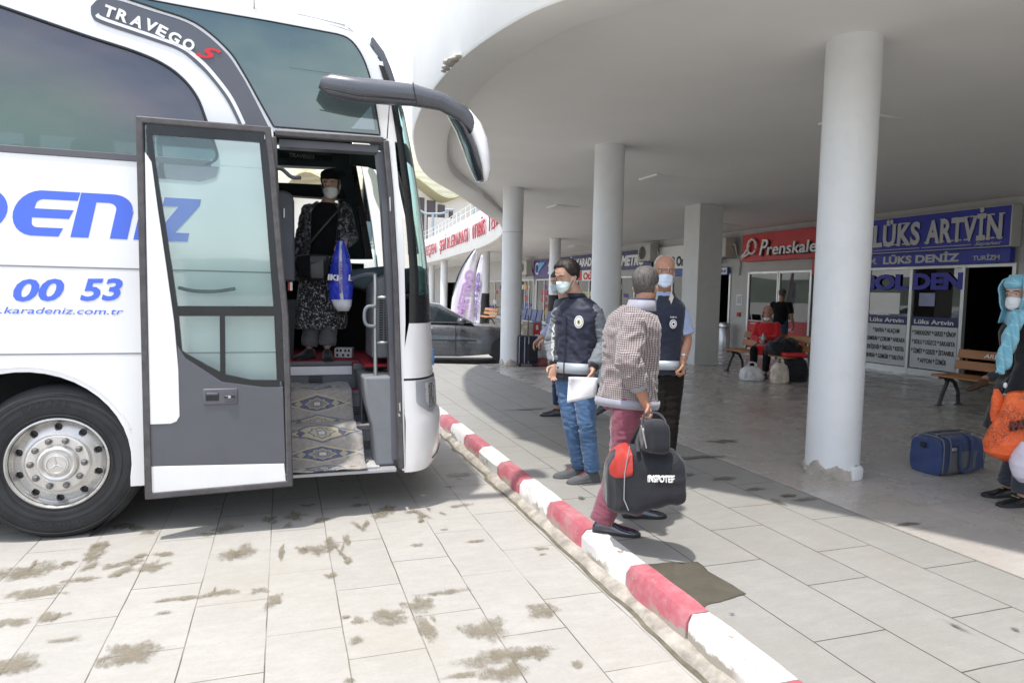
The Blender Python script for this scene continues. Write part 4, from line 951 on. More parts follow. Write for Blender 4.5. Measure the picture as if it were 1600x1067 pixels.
k.build('corner_post', M_bw, bus, bevel=.002)
k = B(); k.prism([(.71, 2.70), (.73, 2.985), (.66, 3.25), (.68, 3.25), (.74, 2.985), (.79, 2.70)], 'xz', 0, .035); k.build('pillar_cover', M_bw, bus)
for s_ in (0, 1):
    f = lambda z: .010+.20*max(0, 1-(z-.685)/.10)**1.5 if s_ == 0 else .0
    if s_ == 0:
        M_lens = glass('headlight_lens', (.8, .82, .85), 1, (.5, .5, .52), .25, .02, 1.5)
        g1 = cap_grid(.685, .958, .012, .46, 12, 14, .004, tmin=lambda z: .012+.13*(max(0, (.80-z))/.115)**2)
        g1.build('headlight_housing', mat('lamp_silver', (.50, .52, .55), .45, .4), bus, smooth=60)
        g2 = cap_grid(.735, .935, .05, .34, 10, 12, .010, tmin=lambda z: .06+.06*(max(0, (.82-z))/.085)**2)
        hl = g2.build('headlight', mat('lamp_bright', (.80, .82, .85), .30, .35), bus, smooth=60)
        cap_grid(.74, .93, .09, .30, 8, 8, .016).build('lens', M_lens, bus, smooth=60)
    else:
        cap_grid(.72, .95, 2.1, 2.5, 8, 10, .006).build('headlight', mat('lamp_bright', (.80, .82, .85), .30, .35), bus, smooth=60)
cap_grid(.98, 1.0, .0, 2.54, 1, 40, .004).build('front_badge_strip', M_bw, bus)
k = B(); k.box(1.14, 1.168, .42, .46, 1.03, 1.16); k.build('side_marker', mat('marker_blue', (.05, .2, .5), .4), bus)
k = B(); k.box(.87, 1.18, .35, 2.3, .34, .42); k.build('front_valance', M_trim, bus)
k = B(); p0 = cap_pt(.42, .35, .006)
k.tube([Vector(cap_pt(.34, .12, .004)), Vector(cap_pt(.36, .25, .004)), Vector(cap_pt(.39, .4, .004))], .006, 6); k.build('bumper_crease', M_trim, bus)
# ---- rubber frame of the doorway
k = B()
def strip(pts, w_, y0=-.012, y1=.05):
    k.ribbon(pts, w_, y0, y1)
strip([(-.045, 2.685), (.69, 2.70)], .042)
strip([(.705, 2.70), (.742, 2.35), (.782, 1.75), (.80, 1.3), (.815, .9), (.838, .30)], .042, -.013, .051)
strip([(-.05, 2.66), (-.02, 1.8), (.03, .33)], .03, -.011, .049)
k.build('doorway_seal', M_rub, bus, bevel=.008)
k = B(); strip([(-.02, 2.63), (.66, 2.645)], .05, .04, .16); strip([(.672, 2.63), (.71, 2.3), (.75, 1.7), (.785, .9), (.80, .36)], .05, .05, .17); k.build('doorway_reveal', M_trim, bus)
k = B(); strip([(.735, 2.30), (.74, 2.2)], .008, -.02, .0); strip([(.818, .80), (.822, .74)], .01, -.02, 0); strip([(.812, .72), (.82, .70)], .012, -.02, 0); k.build('latch_plate', M_steel, bus)
# ---- steps
k = B(); k.box(.03, .80, -.02, .30, .285, .31); k.build('step_sill', mat('sill_grey', (.40, .40, .41), .5, .3), bus, bevel=.004)
TR = [(.0, .31), (.28, .57), (.53, .81), (.78, 1.02)]
k = B(); P = [(0.0, .29), (0, .312), (.28, .312), (.28, .55), (.27, .57), (.53, .57), (.53, .79), (.52, .81), (.78, .81), (.78, 1.0), (.765, 1.02), (2.4, 1.02), (2.4, .29)]
k.prism(P, 'yz', -.03, .66); k.build('steps', M_int, bus, bevel=.006)
k = B(); k.box(-.03, .545, .765, .772, .925, .995); k.build('step_light_panel', mat('panel_white', (.68, .68, .70), .5), bus)
k = B()
for i, (y, z) in enumerate([(.272, .40), (.522, .63), (.772, .865)]):
    for q in range(4): k.box(.50 if i < 2 else .20, .64 if i < 2 else .31, y-.002, y+.006, z+.018*q, z+.018*q+.009)
    k.build('step_vent', M_blk, bus); k = B()
k = B(); k.box(-.03, .63, .27, .45, .572, .582); k.box(-.03, .63, .52, .70, .812, .822); k.box(-.03, .80, .77, 2.3, 1.022, 1.034); k.box(.545, .86, .60, .80, 1.0, 1.03); k.build('red_carpet', M_redc, bus, bevel=.004)
k = B()
for z, y in ((.575, .27), (.815, .52), (1.027, .765)): k.box(-.03, .64, y-.008, y+.0, z-.022, z+.012)
k.box(.54, .86, .59, .60, .985, 1.035); k.build('step_nosing', M_trim, bus, bevel=.003)
k = B(); k.box(.50, .70, .285, .42, .583, .590); k.build('step_mat', mat('mat_pale', (.45, .44, .43), .9, var=.3, scale=40), bus)
k = B(); k.box(.53, .68, .02, .22, .313, .322); k.build('step_mat', mat('mat_pale', (.45, .44, .43), .9, var=.3, scale=40), bus)
# right side wall of the stairwell (kick panel)
k = B(); pr = [(.05, .315), (.75, .315), (.75, .55), (.62, .75), (.60, .99), (.05, .99)]
k.prism([(.66, .315), (.80, .315), (.80, .99), (.56, .99), (.58, .80), (.63, .62)], 'xz', .06, .78); k.build('stairwell_panel', M_int, bus, bevel=.02, seg=3)
B().box(.575, .582, .30, .45, .60, .92).build('inspection_flap', M_trim, bus, bevel=.004)
# kilim draped over the steps
t = NT('kilim'); uvn = t.n('ShaderNodeUVMap'); s = t.sep(uvn.outputs[0]); u_, v_ = s[0], s[1]
V = t.math('SUBTRACT', t.math('MULTIPLY', v_, 5.8), 1.5); vf = t.math('ABSOLUTE', t.math('SUBTRACT', t.math('FRACT', V), .5))
uf = t.math('ABSOLUTE', t.math('SUBTRACT', u_, .47))
dia = t.math('ADD', t.math('MULTIPLY', uf, 1.15), t.math('MULTIPLY', vf, 1.30))
par = t.math('GREATER_THAN', t.math('ABSOLUTE', t.math('SUBTRACT', V, 2.0)), 1.0)
par = t.math('SUBTRACT', 1.0, par)
base = t.mix(t.mapr(t.noise(30, 4, .7), .35, .65), (.24, .22, .20), (.33, .30, .265))
zg = t.math('PINGPONG', t.math('MULTIPLY', u_, 9), 1.0)
base = t.mix(t.math('LESS_THAN', t.math('ABSOLUTE', t.math('SUBTRACT', vf, t.math('MULTIPLY', zg, .2))), .03), base, (.12, .13, .20))
dcol = t.mix(par, (.07, .085, .15), (.40, .345, .23))
ecol = t.mix(par, (.40, .345, .23), (.08, .09, .14))
c = t.mix(t.math('LESS_THAN', dia, .60), base, ecol); c = t.mix(t.math('LESS_THAN', dia, .50), c, dcol)
# star: union of square and diamond in the middle
sq = t.math('MAXIMUM', t.math('MULTIPLY', uf, 3.2), t.math('MULTIPLY', vf, 1.9)); dm = t.math('ADD', t.math('MULTIPLY', uf, 2.2), t.math('MULTIPLY', vf, 1.5))
star = t.math('MINIMUM', t.math('MULTIPLY', sq, 1.15), dm)
c = t.mix(t.math('LESS_THAN', star, .42), c, t.mix(par, (.38, .34, .25), (.07, .08, .12))); c = t.mix(t.math('LESS_THAN', star, .36), c, t.mix(par, (.20, .18, .15), (.36, .33, .25)))
c = t.mix(t.math('LESS_THAN', sq, .20), c, (.10, .11, .16)); c = t.mix(t.math('LESS_THAN', sq, .14), c, (.48, .47, .45))
# little crosses either side
du = t.math('ABSOLUTE', t.math('SUBTRACT', uf, .27)); cr_ = t.math('MINIMUM', t.math('ADD', t.math('MULTIPLY', du, 3.2), vf), t.math('ADD', t.math('ABSOLUTE', t.math('SUBTRACT', t.math('MULTIPLY', du, 3.2), vf)), .06))
c = t.mix(t.math('MULTIPLY', t.math('LESS_THAN', t.math('ADD', t.math('MULTIPLY', du, 2.6), vf), .16), 1.0), c, t.mix(par, (.34, .31, .24), (.06, .07, .11)))
c = t.mix(t.mapr(t.noise(60, 3, .7), .4, .7, 0, .35), c, (.30, .29, .28)); c = t.mix(t.mapr(t.noise(3, 6, .7), .45, .7, 0, .25), c, (.36, .34, .33))
t.bsdf(c, .95, 0, Sheen_Weight=.3); t.bump(t.noise(170, 3, .6), .6, .002); M_kil = t.m
path = [(.95, 1.045), (.84, 1.05), (.755, 1.05)] ; path = [(.70, .855), (.60, .845), (.50, .832), (.462, .80), (.44, .72), (.40, .64), (.36, .602), (.30, .60), (.242, .585), (.20, .52), (.165, .44), (.12, .37), (.07, .335), (.0, .325), (-.035, .322)]
P = catmull([(0, a, b) for a, b in path], 5); Ls = [0]
for a, b in zip(P, P[1:]): Ls.append(Ls[-1]+(b-a).length)
k = B(); rows = []; uv = []; nu = 36
for i, p in enumerate(P):
    row = []; z = p.z; x0 = .012+.0*i; x1 = .505+.045*(Ls[i]/Ls[-1])+(.035 if Ls[i]/Ls[-1] > .62 else 0)
    for j in range(nu+1):
        f = j/nu; w_ = noise.noise(Vector((f*5, Ls[i]*7, 1)))*.014+noise.noise(Vector((f*14, Ls[i]*15, 4)))*.005+(.012*math.sin(f*9+i*.2) if i < 9 else 0)
        row.append(Vector((x0+(x1-x0)*f+(.006*noise.noise(Vector((9, Ls[i]*12, 0))) if j == nu else 0), p.y-w_*.7-.012, z+w_*.7+.012))); uv.append((f, Ls[i]/Ls[-1]*1.08))
    rows.append(row)
k.sheet(rows); kil = k.build('kilim', M_kil, None, smooth=True, solid=.008, recalc=False, label='faded blue and cream kilim rug draped down the coach steps', cat='rug')
ul = kil.data.uv_layers.new(name='UVMap')
for l_ in kil.data.loops: ul.data[l_.index].uv = uv[l_.vertex_index]
# ---- dashboard and driver area
k = B(); k.box(.80, 1.05, .78, 2.45, .98, 1.55); k.build('dash_body', M_intd, bus)
k = B(); prf = [(.46, 1.72), (.56, 1.80), (.86, 1.84), (1.10, 1.80), (1.12, 1.60), (.80, 1.60), (.55, 1.66)]
k.prism(prf, 'xz', .88, 2.44); k.build('dashboard', M_teal, bus, bevel=.03, seg=3)
k = B(); k.prism([(.66, 1.66), (.72, 1.72), (.81, 1.765), (.88, 1.765), (.88, 1.10), (.66, 1.10)], 'xz', .34, .80); k.build('console', mat('console_grey', (.21, .21, .235), .6, var=.06), bus, bevel=.012)
k = B()
for c_ in (.725, .765):
    for q in range(17): k.box(c_-.014, c_+.014, .335, .345, 1.24+.019*q, 1.249+.019*q)
k.build('console_vents', M_blk, bus)
k = B(); k.box(.655, .70, .334, .342, 1.50, 1.60); k.build('console_recess', mat('console_plate', (.16, .15, .17), .6), bus)
k = B(); k.box(.60, .87, .33, .80, 1.035, 1.05); k.build('red_carpet', M_redc, bus)
# rails
rp = lambda pts, r=.016: B().tube(catmull([Vector(p) for p in pts], 5), r, 10)
rp([(.40, .75, 1.66), (.56, .45, 1.73), (.642, .20, 1.745), (.655, .15, 1.70), (.655, .15, 1.4), (.662, .15, 1.0), (.665, .15, .92), (.70, .17, .84), (.74, .2, .79)]).build('hand_rail', mat('rail_metal', (.36, .38, .38), .35, .7), bus, smooth=True)
k = B(); k.tube([(.655, .15, 1.575), (.80, .15, 1.575)], .012, 8); k.tube([(.66, .15, 1.235), (.80, .15, 1.235)], .012, 8); k.build('cross_rail', mat('rail_metal', (.36, .38, .38), .35, .7), bus, smooth=True)
rp([(.655, .13, 1.51), (.60, .13, 1.505), (.578, .13, 1.47), (.578, .13, 1.40), (.60, .13, 1.365), (.655, .13, 1.36)], .013).build('grab_handle', mat('rail_dark', (.16, .18, .20), .45), bus, smooth=True)
# far A pillar, windows and partitions on the driver's side
k = B()
def quad(pts, y0, y1): k.prism([tuple((aty(a, b, BO[1]+y0)-Vector(BO)).xz) for a, b in pts], 'xz', y0, y1)
quad([(509, 215), (548, 222), (582, 405), (545, 405), (530, 320)], 2.40, 2.5); k.build('far_pillar', M_teal, bus, bevel=.01)
k = B(); quad([(543, 215), (549, 216), (583, 405), (571, 405)], 2.34, 2.38); k.build('pillar_edge', M_blk, bus)
k = B(); quad([(430, 232), (516, 234), (524, 262), (430, 258)], 2.30, 2.46); quad([(430, 205), (540, 210), (540, 226), (430, 222)], 2.3, 2.46); k.build('window_header', M_teal, bus)
k = B(); quad([(430, 285), (536, 290), (542, 312), (430, 304)], 2.30, 2.46); k.build('window_bar', M_intd, bus, bevel=.01)
k = B(); quad([(437, 239), (518, 244), (521, 252), (437, 246)], 2.28, 2.295); k.build('name_plate', M_blk, bus)
p = aty(452, 245.2, BO[1]+2.27); text('lettering', 'TRAVEGO', frame((p.x, p.y, p.z), (1, 0, -.02), (0, 0, 1)), .038, M_silver, bus, width=.24, bold=.03, shear=.15, depth=.004)
k = B(); rings = []
for a, b, r_ in [(548, 246, 13), (575, 248, 14), (610, 262, 13)]:
    p = aty(a, b, BO[1]+1.9)-Vector(BO); rings.append([p+Vector((0, .03*math.cos(q), .0095*r_/2*math.sin(q)*1.3)) for q in [2*math.pi*j/10 for j in range(10)]])
k.loft(rings); k.build('sun_visor', M_teal, bus, smooth=True)
# driver's seat back / partition on the left of the doorway
k = B(); quad([(430, 297), (446, 298), (456, 303), (460, 315), (461, 440), (430, 440)], .62, .95); k.build('partition', mat('partition_grey', (.09, .10, .12), .5), bus, bevel=.02, seg=3)
k = B(); quad([(443, 326), (445, 326), (445, 340), (443, 340)], .60, .62); k.build('partition_catch', M_steel, bus)
k = B(); quad([(430, 470), (462, 468), (458, 560), (430, 560)], .95, 1.0); k.build('partition_base', M_intd, bus)
k = B(); quad([(450, 441), (452.5, 441), (452.5, 454), (450, 454)], .58, .60); k.build('warning_label', M_red, bus)
k = B(); quad([(453, 441), (457, 441), (457, 454), (453, 454)], .58, .60); k.build('warning_label', M_signw, bus)
k = B(); k.box(-.3, .80, 2.2, 2.44, 1.03, 1.9); k.box(.2, .8, 1.9, 2.2, 1.03, 1.62); k.build('driver_side_panel', M_intd, bus)
k = B(); k.box(-.45, -.05, .05, .9, .45, 2.3); k.build('bulkhead', M_intd, bus)
# ---- wheels
def wheel(cx):
    ti = B(); R = .505
    prof = [(.275, .04), (.30, .028), (.36, .012), (.43, .012), (.475, .03), (.498, .06), (R, .085), (R, .30), (.49, .33), (.43, .345), (.28, .33)]
    ti.lathe(prof, (cx, .0, .47), ax='y', n=72, caps=False)
    w_ = ti.build('tyre', M_tyre, bus, smooth=40)
    k = B()
    for rr_ in (.315, .37, .415, .455): k.lathe([(rr_, .016), (rr_+.003, .0085), (rr_+.006, .016)], (cx, 0, .47), ax='y', n=72, caps=False)
    k.build('sidewall_rib', M_tyre, w_, smooth=True)
    for (aa, s_) in ((118, 'RADIAL'), (300, 'TUBELESS')):
        for j, ch in enumerate(s_):
            a = math.radians(aa-j*7*1); c_ = Vector((cx, 0, .47))+Vector(BO); rad = Vector((math.cos(a), 0, math.sin(a)))
            tg = Vector((math.sin(a), 0, -math.cos(a)))
            text('sidewall_letter', ch, frame(c_+rad*.385+Vector((0, .0125, 0)), tg, rad), .038, M_tyre, w_, width=.03, bold=.02, depth=.003)
    M_rim = CACHE.get('rim_polished') or mat('rim_polished', (.62, .60, .57), .3, .55, var=.10, scale=9, stretch=(1, 1, 1), dirt=.3)
    rim = B(); rp_ = [(.295, .055), (.297, .022), (.288, .018), (.280, .03), (.274, .075), (.262, .085), (.205, .052), (.19, .045), (.178, .03), (.125, .028), (.112, .034)]
    n = 120; rings = []
    def deep(r, a):
        for q in range(10):
            aq = math.radians(18+36*q); d = math.hypot(r*math.cos(a)-.236*math.cos(aq), r*math.sin(a)-.236*math.sin(aq))
            if d < .024: return .07
        return 0
    # finer radial steps so that the openings read as real holes
    rr2 = []
    for (a, b), (c_, d) in zip(rp_, rp_[1:]):
        m = max(1, int(abs(c_-a)/.006))
        for q in range(m): rr2.append((a+(c_-a)*q/m, b+(d-b)*q/m))
    rr2.append(rp_[-1]); n = 200
    vs = []; fs = []
    for r, h_ in rr2:
        vs += [(cx+r*math.cos(2*math.pi*q/n), h_, .47+r*math.sin(2*math.pi*q/n)) for q in range(n)]
    for i in range(len(rr2)-1):
        for q in range(n):
            a = 2*math.pi*(q+.5)/n; r = (rr2[i][0]+rr2[i+1][0])/2
            if deep(r, a): continue
            fs.append((i*n+q, i*n+(q+1) % n, (i+1)*n+(q+1) % n, (i+1)*n+q))
    rim.add(vs, fs); rm = rim.build('wheel_rim', M_rim, bus, smooth=50)
    k = B()
    for q in range(10):
        aq = math.radians(18+36*q); c_ = (cx+.236*math.cos(aq), 0, .47+.236*math.sin(aq)); k.lathe([(.0275, .066), (.0245, .064), (.0245, .095)], c_, ax='y', n=20, caps=False)
    k.build('hole_lip', M_rim, rm, smooth=40)
    MB(off=BO).lathe([(.27, .10), (.27, .11), (.01, .11)], (cx, 0, .47), ax='y', n=40).build('brake_drum', M_blk, rm)
    hub = B(); hub.lathe([(.118, .034), (.112, .006), (.10, -.002), (.088, .004), (.080, .012), (.072, .008), (.066, -.004), (.05, -.006), (.0, -.006)], (cx, 0, .47), ax='y', n=48); hub.build('hub_cap', M_rim, rm, smooth=35)
    k = B(); star = []
    for q in range(3):
        a = math.radians(90+120*q+8); tip = Vector((cx+.052*math.cos(a), -.008, .47+.052*math.sin(a)))
        l_ = Vector((cx+.008*math.cos(a+1.05), -.008, .47+.008*math.sin(a+1.05))); r_ = Vector((cx+.008*math.cos(a-1.05), -.008, .47+.008*math.sin(a-1.05))); c_ = Vector((cx, -.013, .47))
        k.add([c_, l_, tip, r_], [(0, 1, 2), (0, 2, 3)])
    k.tube([Vector((cx+.055*math.cos(2*math.pi*q/32), -.008, .47+.055*math.sin(2*math.pi*q/32))) for q in range(33)], .0025, 6)
    k.build('star_emblem', M_rim, rm, smooth=30)
    for q in range(10):
        a = math.radians(36*q); c_ = (cx+.152*math.cos(a), 0, .47+.152*math.sin(a))
        B().lathe([(.024, .030), (.022, .026), (.021, .03)], c_, ax='y', n=16, caps=False).build('nut_ring', M_rim, rm)
        B().lathe([(.0185, .032), (.0185, .012), (.012, .006), (.009, .0), (.0, .0)], c_, ax='y', n=8).build('wheel_nut', mat('nut_steel', (.20, .19, .19), .45, .8), rm, smooth=30)
wheel(-1.385)
k = B(); k.lathe([(.0, .05), (.26, .05), (.28, .03), (.44, .014), (.49, .05), (.505, .08), (.505, .5), (.4, .55), (0, .55)], (-7.9, 0, .47), ax='y', n=48); k.build('rear_wheel', M_tyre, bus, smooth=40)
k = B(); k.lathe([(.27, .045), (.15, .04), (.1, .02), (0, .02)], (-7.9, 0, .47), ax='y', n=32); k.build('rear_rim', M_steel, bus, smooth=40)
for cx in (-1.385, -7.9):
    k = B(); k.lathe([(.0, 2.0), (.27, 2.0), (.44, 2.0), (.505, 2.06), (.505, 2.38), (.4, 2.45), (0, 2.45)], (cx, 0, .47), ax='y', n=32); k.build('far_wheel', M_tyre, bus, smooth=40)
# ---- door leaf, swung out and standing in front of the side panel
DY = -.19
k = B()
dor = [(-.838, 2.655), (-.826, .275), (.042, .297), (.030, 1.0), (.016, 1.45), (-.018, 1.844), (-.045, 2.2), (-.062, 2.45), (-.09, 2.662)]
def bandp(k, pts, w_, y0, y1):
    k.ribbon(pts, w_, y0, y1)
# panel pieces
B().prism([(-.815, .47), (-.815, .74), (-.69, .737), (-.655, .75), (-.636, .789), (-.645, 1.25), (-.60, 1.17), (-.381, 1.008), (-.12, .965), (-.0, .965), (.015, .45), (.0, .44)], 'xz', DY, DY+.035).build('door_lower_panel', M_bg, bus, bevel=.003)
B().prism([(-.812, .285), (-.812, .468), (.005, .438), (.018, .305), (-.15, .29)], 'xz', DY-.001, DY+.035).build('door_white_foot', M_bw, bus, bevel=.003)
B().prism([(-.812, .742), (-.812, 2.46), (-.775, 2.40), (-.742, 2.1), (-.70, 1.75), (-.66, 1.40), (-.64, 1.1), (-.636, .79), (-.655, .755), (-.69, .742)], 'xz', DY-.004, DY+.03).build('door_white_panel', M_bw, bus, bevel=.003)
k = B()
P = [[(-.812, 2.63), (-.10, 2.637)], [(-.812, 2.62), (-.80, 2.47), (-.752, 2.2), (-.70, 1.75), (-.655, 1.40), (-.635, 1.05)], [(-.10, 2.63), (-.078, 2.42), (-.055, 2.2), (-.03, 1.84), (-.002, 1.45), (.008, 1.0)]]
bandp(k, [(-.80, 2.61), (-.11, 2.615)], .075, DY+.002, DY+.03)
bandp(k, [(-.79, 2.60), (-.77, 2.40), (-.73, 2.1), (-.685, 1.75), (-.65, 1.45), (-.632, 1.2)], .03, DY+.003, DY+.03)
bandp(k, [(-.115, 2.60), (-.10, 2.42), (-.08, 2.2), (-.055, 1.84), (-.028, 1.45), (-.012, 1.0)], .055, DY+.004, DY+.03)
bandp(k, [(-.65, 1.47), (-.05, 1.475)], .065, DY+.005, DY+.03)
bandp(k, [(-.64, 1.20), (-.60, 1.17), (-.381, 1.035), (-.20, .99), (-.02, .985)], .05, DY+.001, DY+.03)
k.build('door_glass_border', M_blk, bus)
B().box(-.392, -.36, DY+.006, DY+.028, 1.04, 1.45).build('door_glass_bar', M_blk, bus)
B().prism([(-.78, 2.58), (-.12, 2.585), (-.10, 2.2), (-.06, 1.8), (-.05, 1.50), (-.66, 1.50), (-.70, 1.8), (-.75, 2.2)], 'xz', DY+.012, DY+.018).build('door_upper_glass', M_doorg, bus)
B().prism([(-.645, 1.45), (-.04, 1.45), (-.03, .99), (-.20, .99), (-.381, 1.035), (-.63, 1.19)], 'xz', DY+.012, DY+.018).build('door_lower_glass', M_doorg, bus)
k = B(); k.ribbon(dor, .042, DY-.012, DY+.055, closed=True); k.build('door_rubber', M_rub, bus, bevel=.009)
hd = B().box(-.497, -.285, DY-.008, DY+.01, .855, .965).build('door_handle_plate', M_trim, bus, bevel=.012)
B().box(-.480, -.40, DY-.010, DY-.006, .885, .935).build('handle_recess', M_blk, hd, bevel=.006); B().box(-.475, -.405, DY-.016, DY-.009, .922, .938).build('handle_lever', M_trim, hd, bevel=.004)
B().lathe([(.033, -.016), (.033, 0), ], (-.335, DY, .91), ax='y', n=24).build('lock_dial', M_trim, hd, smooth=30); B().box(-.366, -.304, DY-.022, DY-.014, .903, .917).build('lock_knob', M_blk, hd, bevel=.003); B().lathe([(.010, -.024), (.010, -.01)], (-.335, DY, .91), ax='y', n=12).build('lock_cylinder', M_steel, hd)
rp([(-.06, DY+.06, 2.43), (.0, -.02, 2.44), (.06, .02, 2.40), (.12, .06, 2.405)], .014).build('door_arm', M_trim, bus, smooth=True)
rp([(-.30, DY+.06, 1.62), (-.42, DY+.085, 1.60), (-.55, DY+.085, 1.60), (-.64, DY+.05, 1.62)], .012).build('inner_hand_rail', M_trim, bus, smooth=True)
rp([(-.03, DY+.06, .9), (.02, -.02, .9), (.05, .1, .9)], .014).build('door_arm', M_trim, bus, smooth=True)
# ---- lettering on the side
def btext(s_, pl, pr_, pb, pt, shear, bold, pieces=False):
    a = aty(*pl, BO[1]); b = aty(*pr_, BO[1]); c_ = aty(*pt, BO[1]); h_ = c_.z-a.z
    return text('lettering', s_, frame((a.x, BO[1]-.0012, a.z), (b.x-a.x, 0, b.z-a.z), (0, 0, 1)), h_, M_txt, bus, width=(b-a).length, shear=shear, bold=bold, depth=.001)
# big word made of stroked letters like the original wide face
def BX(u, v): # u along the word in metres from x=-1.611, v height 0..1
    z0 = 1.925; hh = .283; return (-1.62+u+.22*v*hh*1.0, BO[1]-.0015, BO[2]+z0+v*hh)
def shape(polys, name='lettering'):
    for i, P in enumerate(polys):
        k = MB(); n = len(P); a = [Vector(BX(*p)) for p in P]; b = [p+Vector((0, .004, 0)) for p in a]
        k.add(a+b, [tuple(range(n)), tuple(range(2*n-1, n-1, -1))]+[(j, (j+1) % n, n+(j+1) % n, n+j) for j in range(n)]); k.build(name, M_txt, bus)
def arcp(cx, cv, rx, rv, a0, a1, n=10): return [(cx+rx*math.cos(math.radians(a0+(a1-a0)*i/n)), cv+rv*math.sin(math.radians(a0+(a1-a0)*i/n))) for i in range(n+1)]
E_ = [(.34, 1.0)]+arcp(.13, .5, .12, .5, 90, 270)+[(.29, 0), (.32, .20), (.17, .2)]+arcp(.16, .4, .04, .2, 270, 180, 4)+[(.30, .42), (.325, .60), (.13, .60)]+arcp(.16, .64, .04, .16, 180, 90, 4)+[(.36, .8)]
E_ = [(.345, 1.0), (.15, 1.0)]+arcp(.14, .5, .13, .5, 95, 265, 12)+[(.28, 0), (.295, .19), (.16, .19)]+arcp(.155, .3, .035, .11, 265, 190, 4)+[(.115, .40), (.315, .40), (.33, .60), (.118, .60)]+arcp(.16, .69, .04, .12, 170, 95, 4)+[(.34, .81)]
D_ = [(-.55, 0), (-.17, 0)]+arcp(-.17, .5, .15, .5, -90, 90, 14)+[(-.55, 1.0), (-.55, .80), (-.19, .8)]+arcp(-.19, .5, .06, .3, 90, -90, 10)+[(-.55, .2)]
N_ = [(.345, 0), (.445, 0), (.445, .80), (.52, .80)]+arcp(.515, .65, .05, .15, 85, 0, 5)+[(.565, 0), (.665, 0), (.665, .66)]+arcp(.53, .62, .13, .38, 0, 88, 8)+[(.35, 1.0)]
I1 = [(.70, 0), (.80, 0), (.80, .74), (.70, .74)]; I2 = [(.70, .82), (.80, .82), (.80, 1.0), (.70, 1.0)]
Z_ = [(.825, 0), (1.02, 0), (1.02, .20), (.935, .20), (1.045, .84), (1.045, 1.0), (.825, 1.0), (.825, .80), (.92, .80), (.825, .17)]
shape([D_, E_, N_, I1, I2, Z_])
btext('00', (21, 470), (102, 468.5), None, (30, 436), .25, .03); btext('53', (125, 469), (193, 468), None, (130, 435), .25, .03)
btext('www.karadeniz.com.tr', (-62, 489), (193, 491.5), None, (-60, 478), .25, .0)
# ---- mirror arm
k = B(); rings = []
AR = [(501, 128, 4.86, 10, .05), (515, 133, 4.84, 18, .07), (560, 141, 4.82, 19, .075), (610, 146, 4.80, 18, .075), (645, 149, 4.79, 17, .07), (690, 160, 4.78, 14, .065), (722, 178, 4.78, 13, .055), (745, 206, 4.78, 11, .05), (758, 238, 4.78, 6, .03), (763, 262, 4.78, 2, .01)]
for i, (a, b, yy, r_, d_) in enumerate(AR):
    p = aty(a, b, yy); a0 = AR[max(0, i-1)]; a1 = AR[min(len(AR)-1, i+1)]; tg = (aty(a1[0], a1[1], a1[2])-aty(a0[0], a0[1], a0[2])).normalized()
    n1 = Vector((0, -1, 0)); n2 = tg.cross(n1).normalized(); rz = r_*4.7/FPX
    rings.append([p-Vector(BO)+n2*(rz*math.sin(q))+n1*(d_*math.cos(q)) for q in [2*math.pi*j/20 for j in range(20)]])
k.loft(rings); k.build('mirror_arm', mat('mirror_grey', (.075, .08, .095), .3, 0, var=.04, coat=.3), bus, smooth=50)
k = B(); pp = [aty(a, b, 4.735)-Vector(BO) for a, b in ((507, 138), (560, 150), (650, 157))]; k.tube(pp, .004, 5); pp = [aty(a, b, 4.72)-Vector(BO) for a, b in ((645, 129), (648, 148), (652, 166))]; k.tube(pp, .004, 5); k.build('arm_seam', M_blk, bus)
k = B(); rings = []
for a, b, wl, wr, d_ in [(710, 166, 8, 8, .04), (722, 175, 12, 14, .09), (734, 195, 13, 17, .12), (744, 220, 14, 16, .14), (750, 245, 12, 14, .14), (755, 268, 10, 10, .12), (757, 284, 6, 5, .07)]:
    p = aty(a, b, 4.85)-Vector(BO); s_ = 4.75/FPX; cx_ = p.x+(wr-wl)/2*s_; rx_ = (wl+wr)/2*s_
    rings.append([(cx_+rx_*math.copysign(abs(math.cos(q))**.8, math.cos(q)), p.y+d_*math.sin(q), p.z) for q in [2*math.pi*j/24 for j in range(24)]])
k.loft(rings); k.build('mirror_head', M_bw, bus, smooth=60)
k = B(); rings = []
for a, b, r_, d_ in [(698, 168, 3, .05), (708, 182, 7, .08), (722, 205, 7.5, .11), (734, 235, 8, .13), (743, 262, 7.5, .12), (750, 284, 5, .07)]:
    p = aty(a, b, 4.86)-Vector(BO); s_ = 4.75/FPX*r_; rings.append([(p.x+s_*math.cos(q), p.y+d_*1.02*math.sin(q), p.z) for q in [2*math.pi*j/16 for j in range(16)]])
k.loft(rings); k.build('mirror_rim', mat('mirror_dark', (.03, .033, .042), .15, 0, coat=1.0), bus, smooth=60)
# wipers / driver side mirror on the far side
k = B(); k.tube([(.85, 2.5, 3.0), (.9, 2.8, 2.95), (.9, 2.9, 2.7), (.9, 2.9, 2.4)], .05, 10); k.build('far_mirror', M_blk, bus, smooth=True)
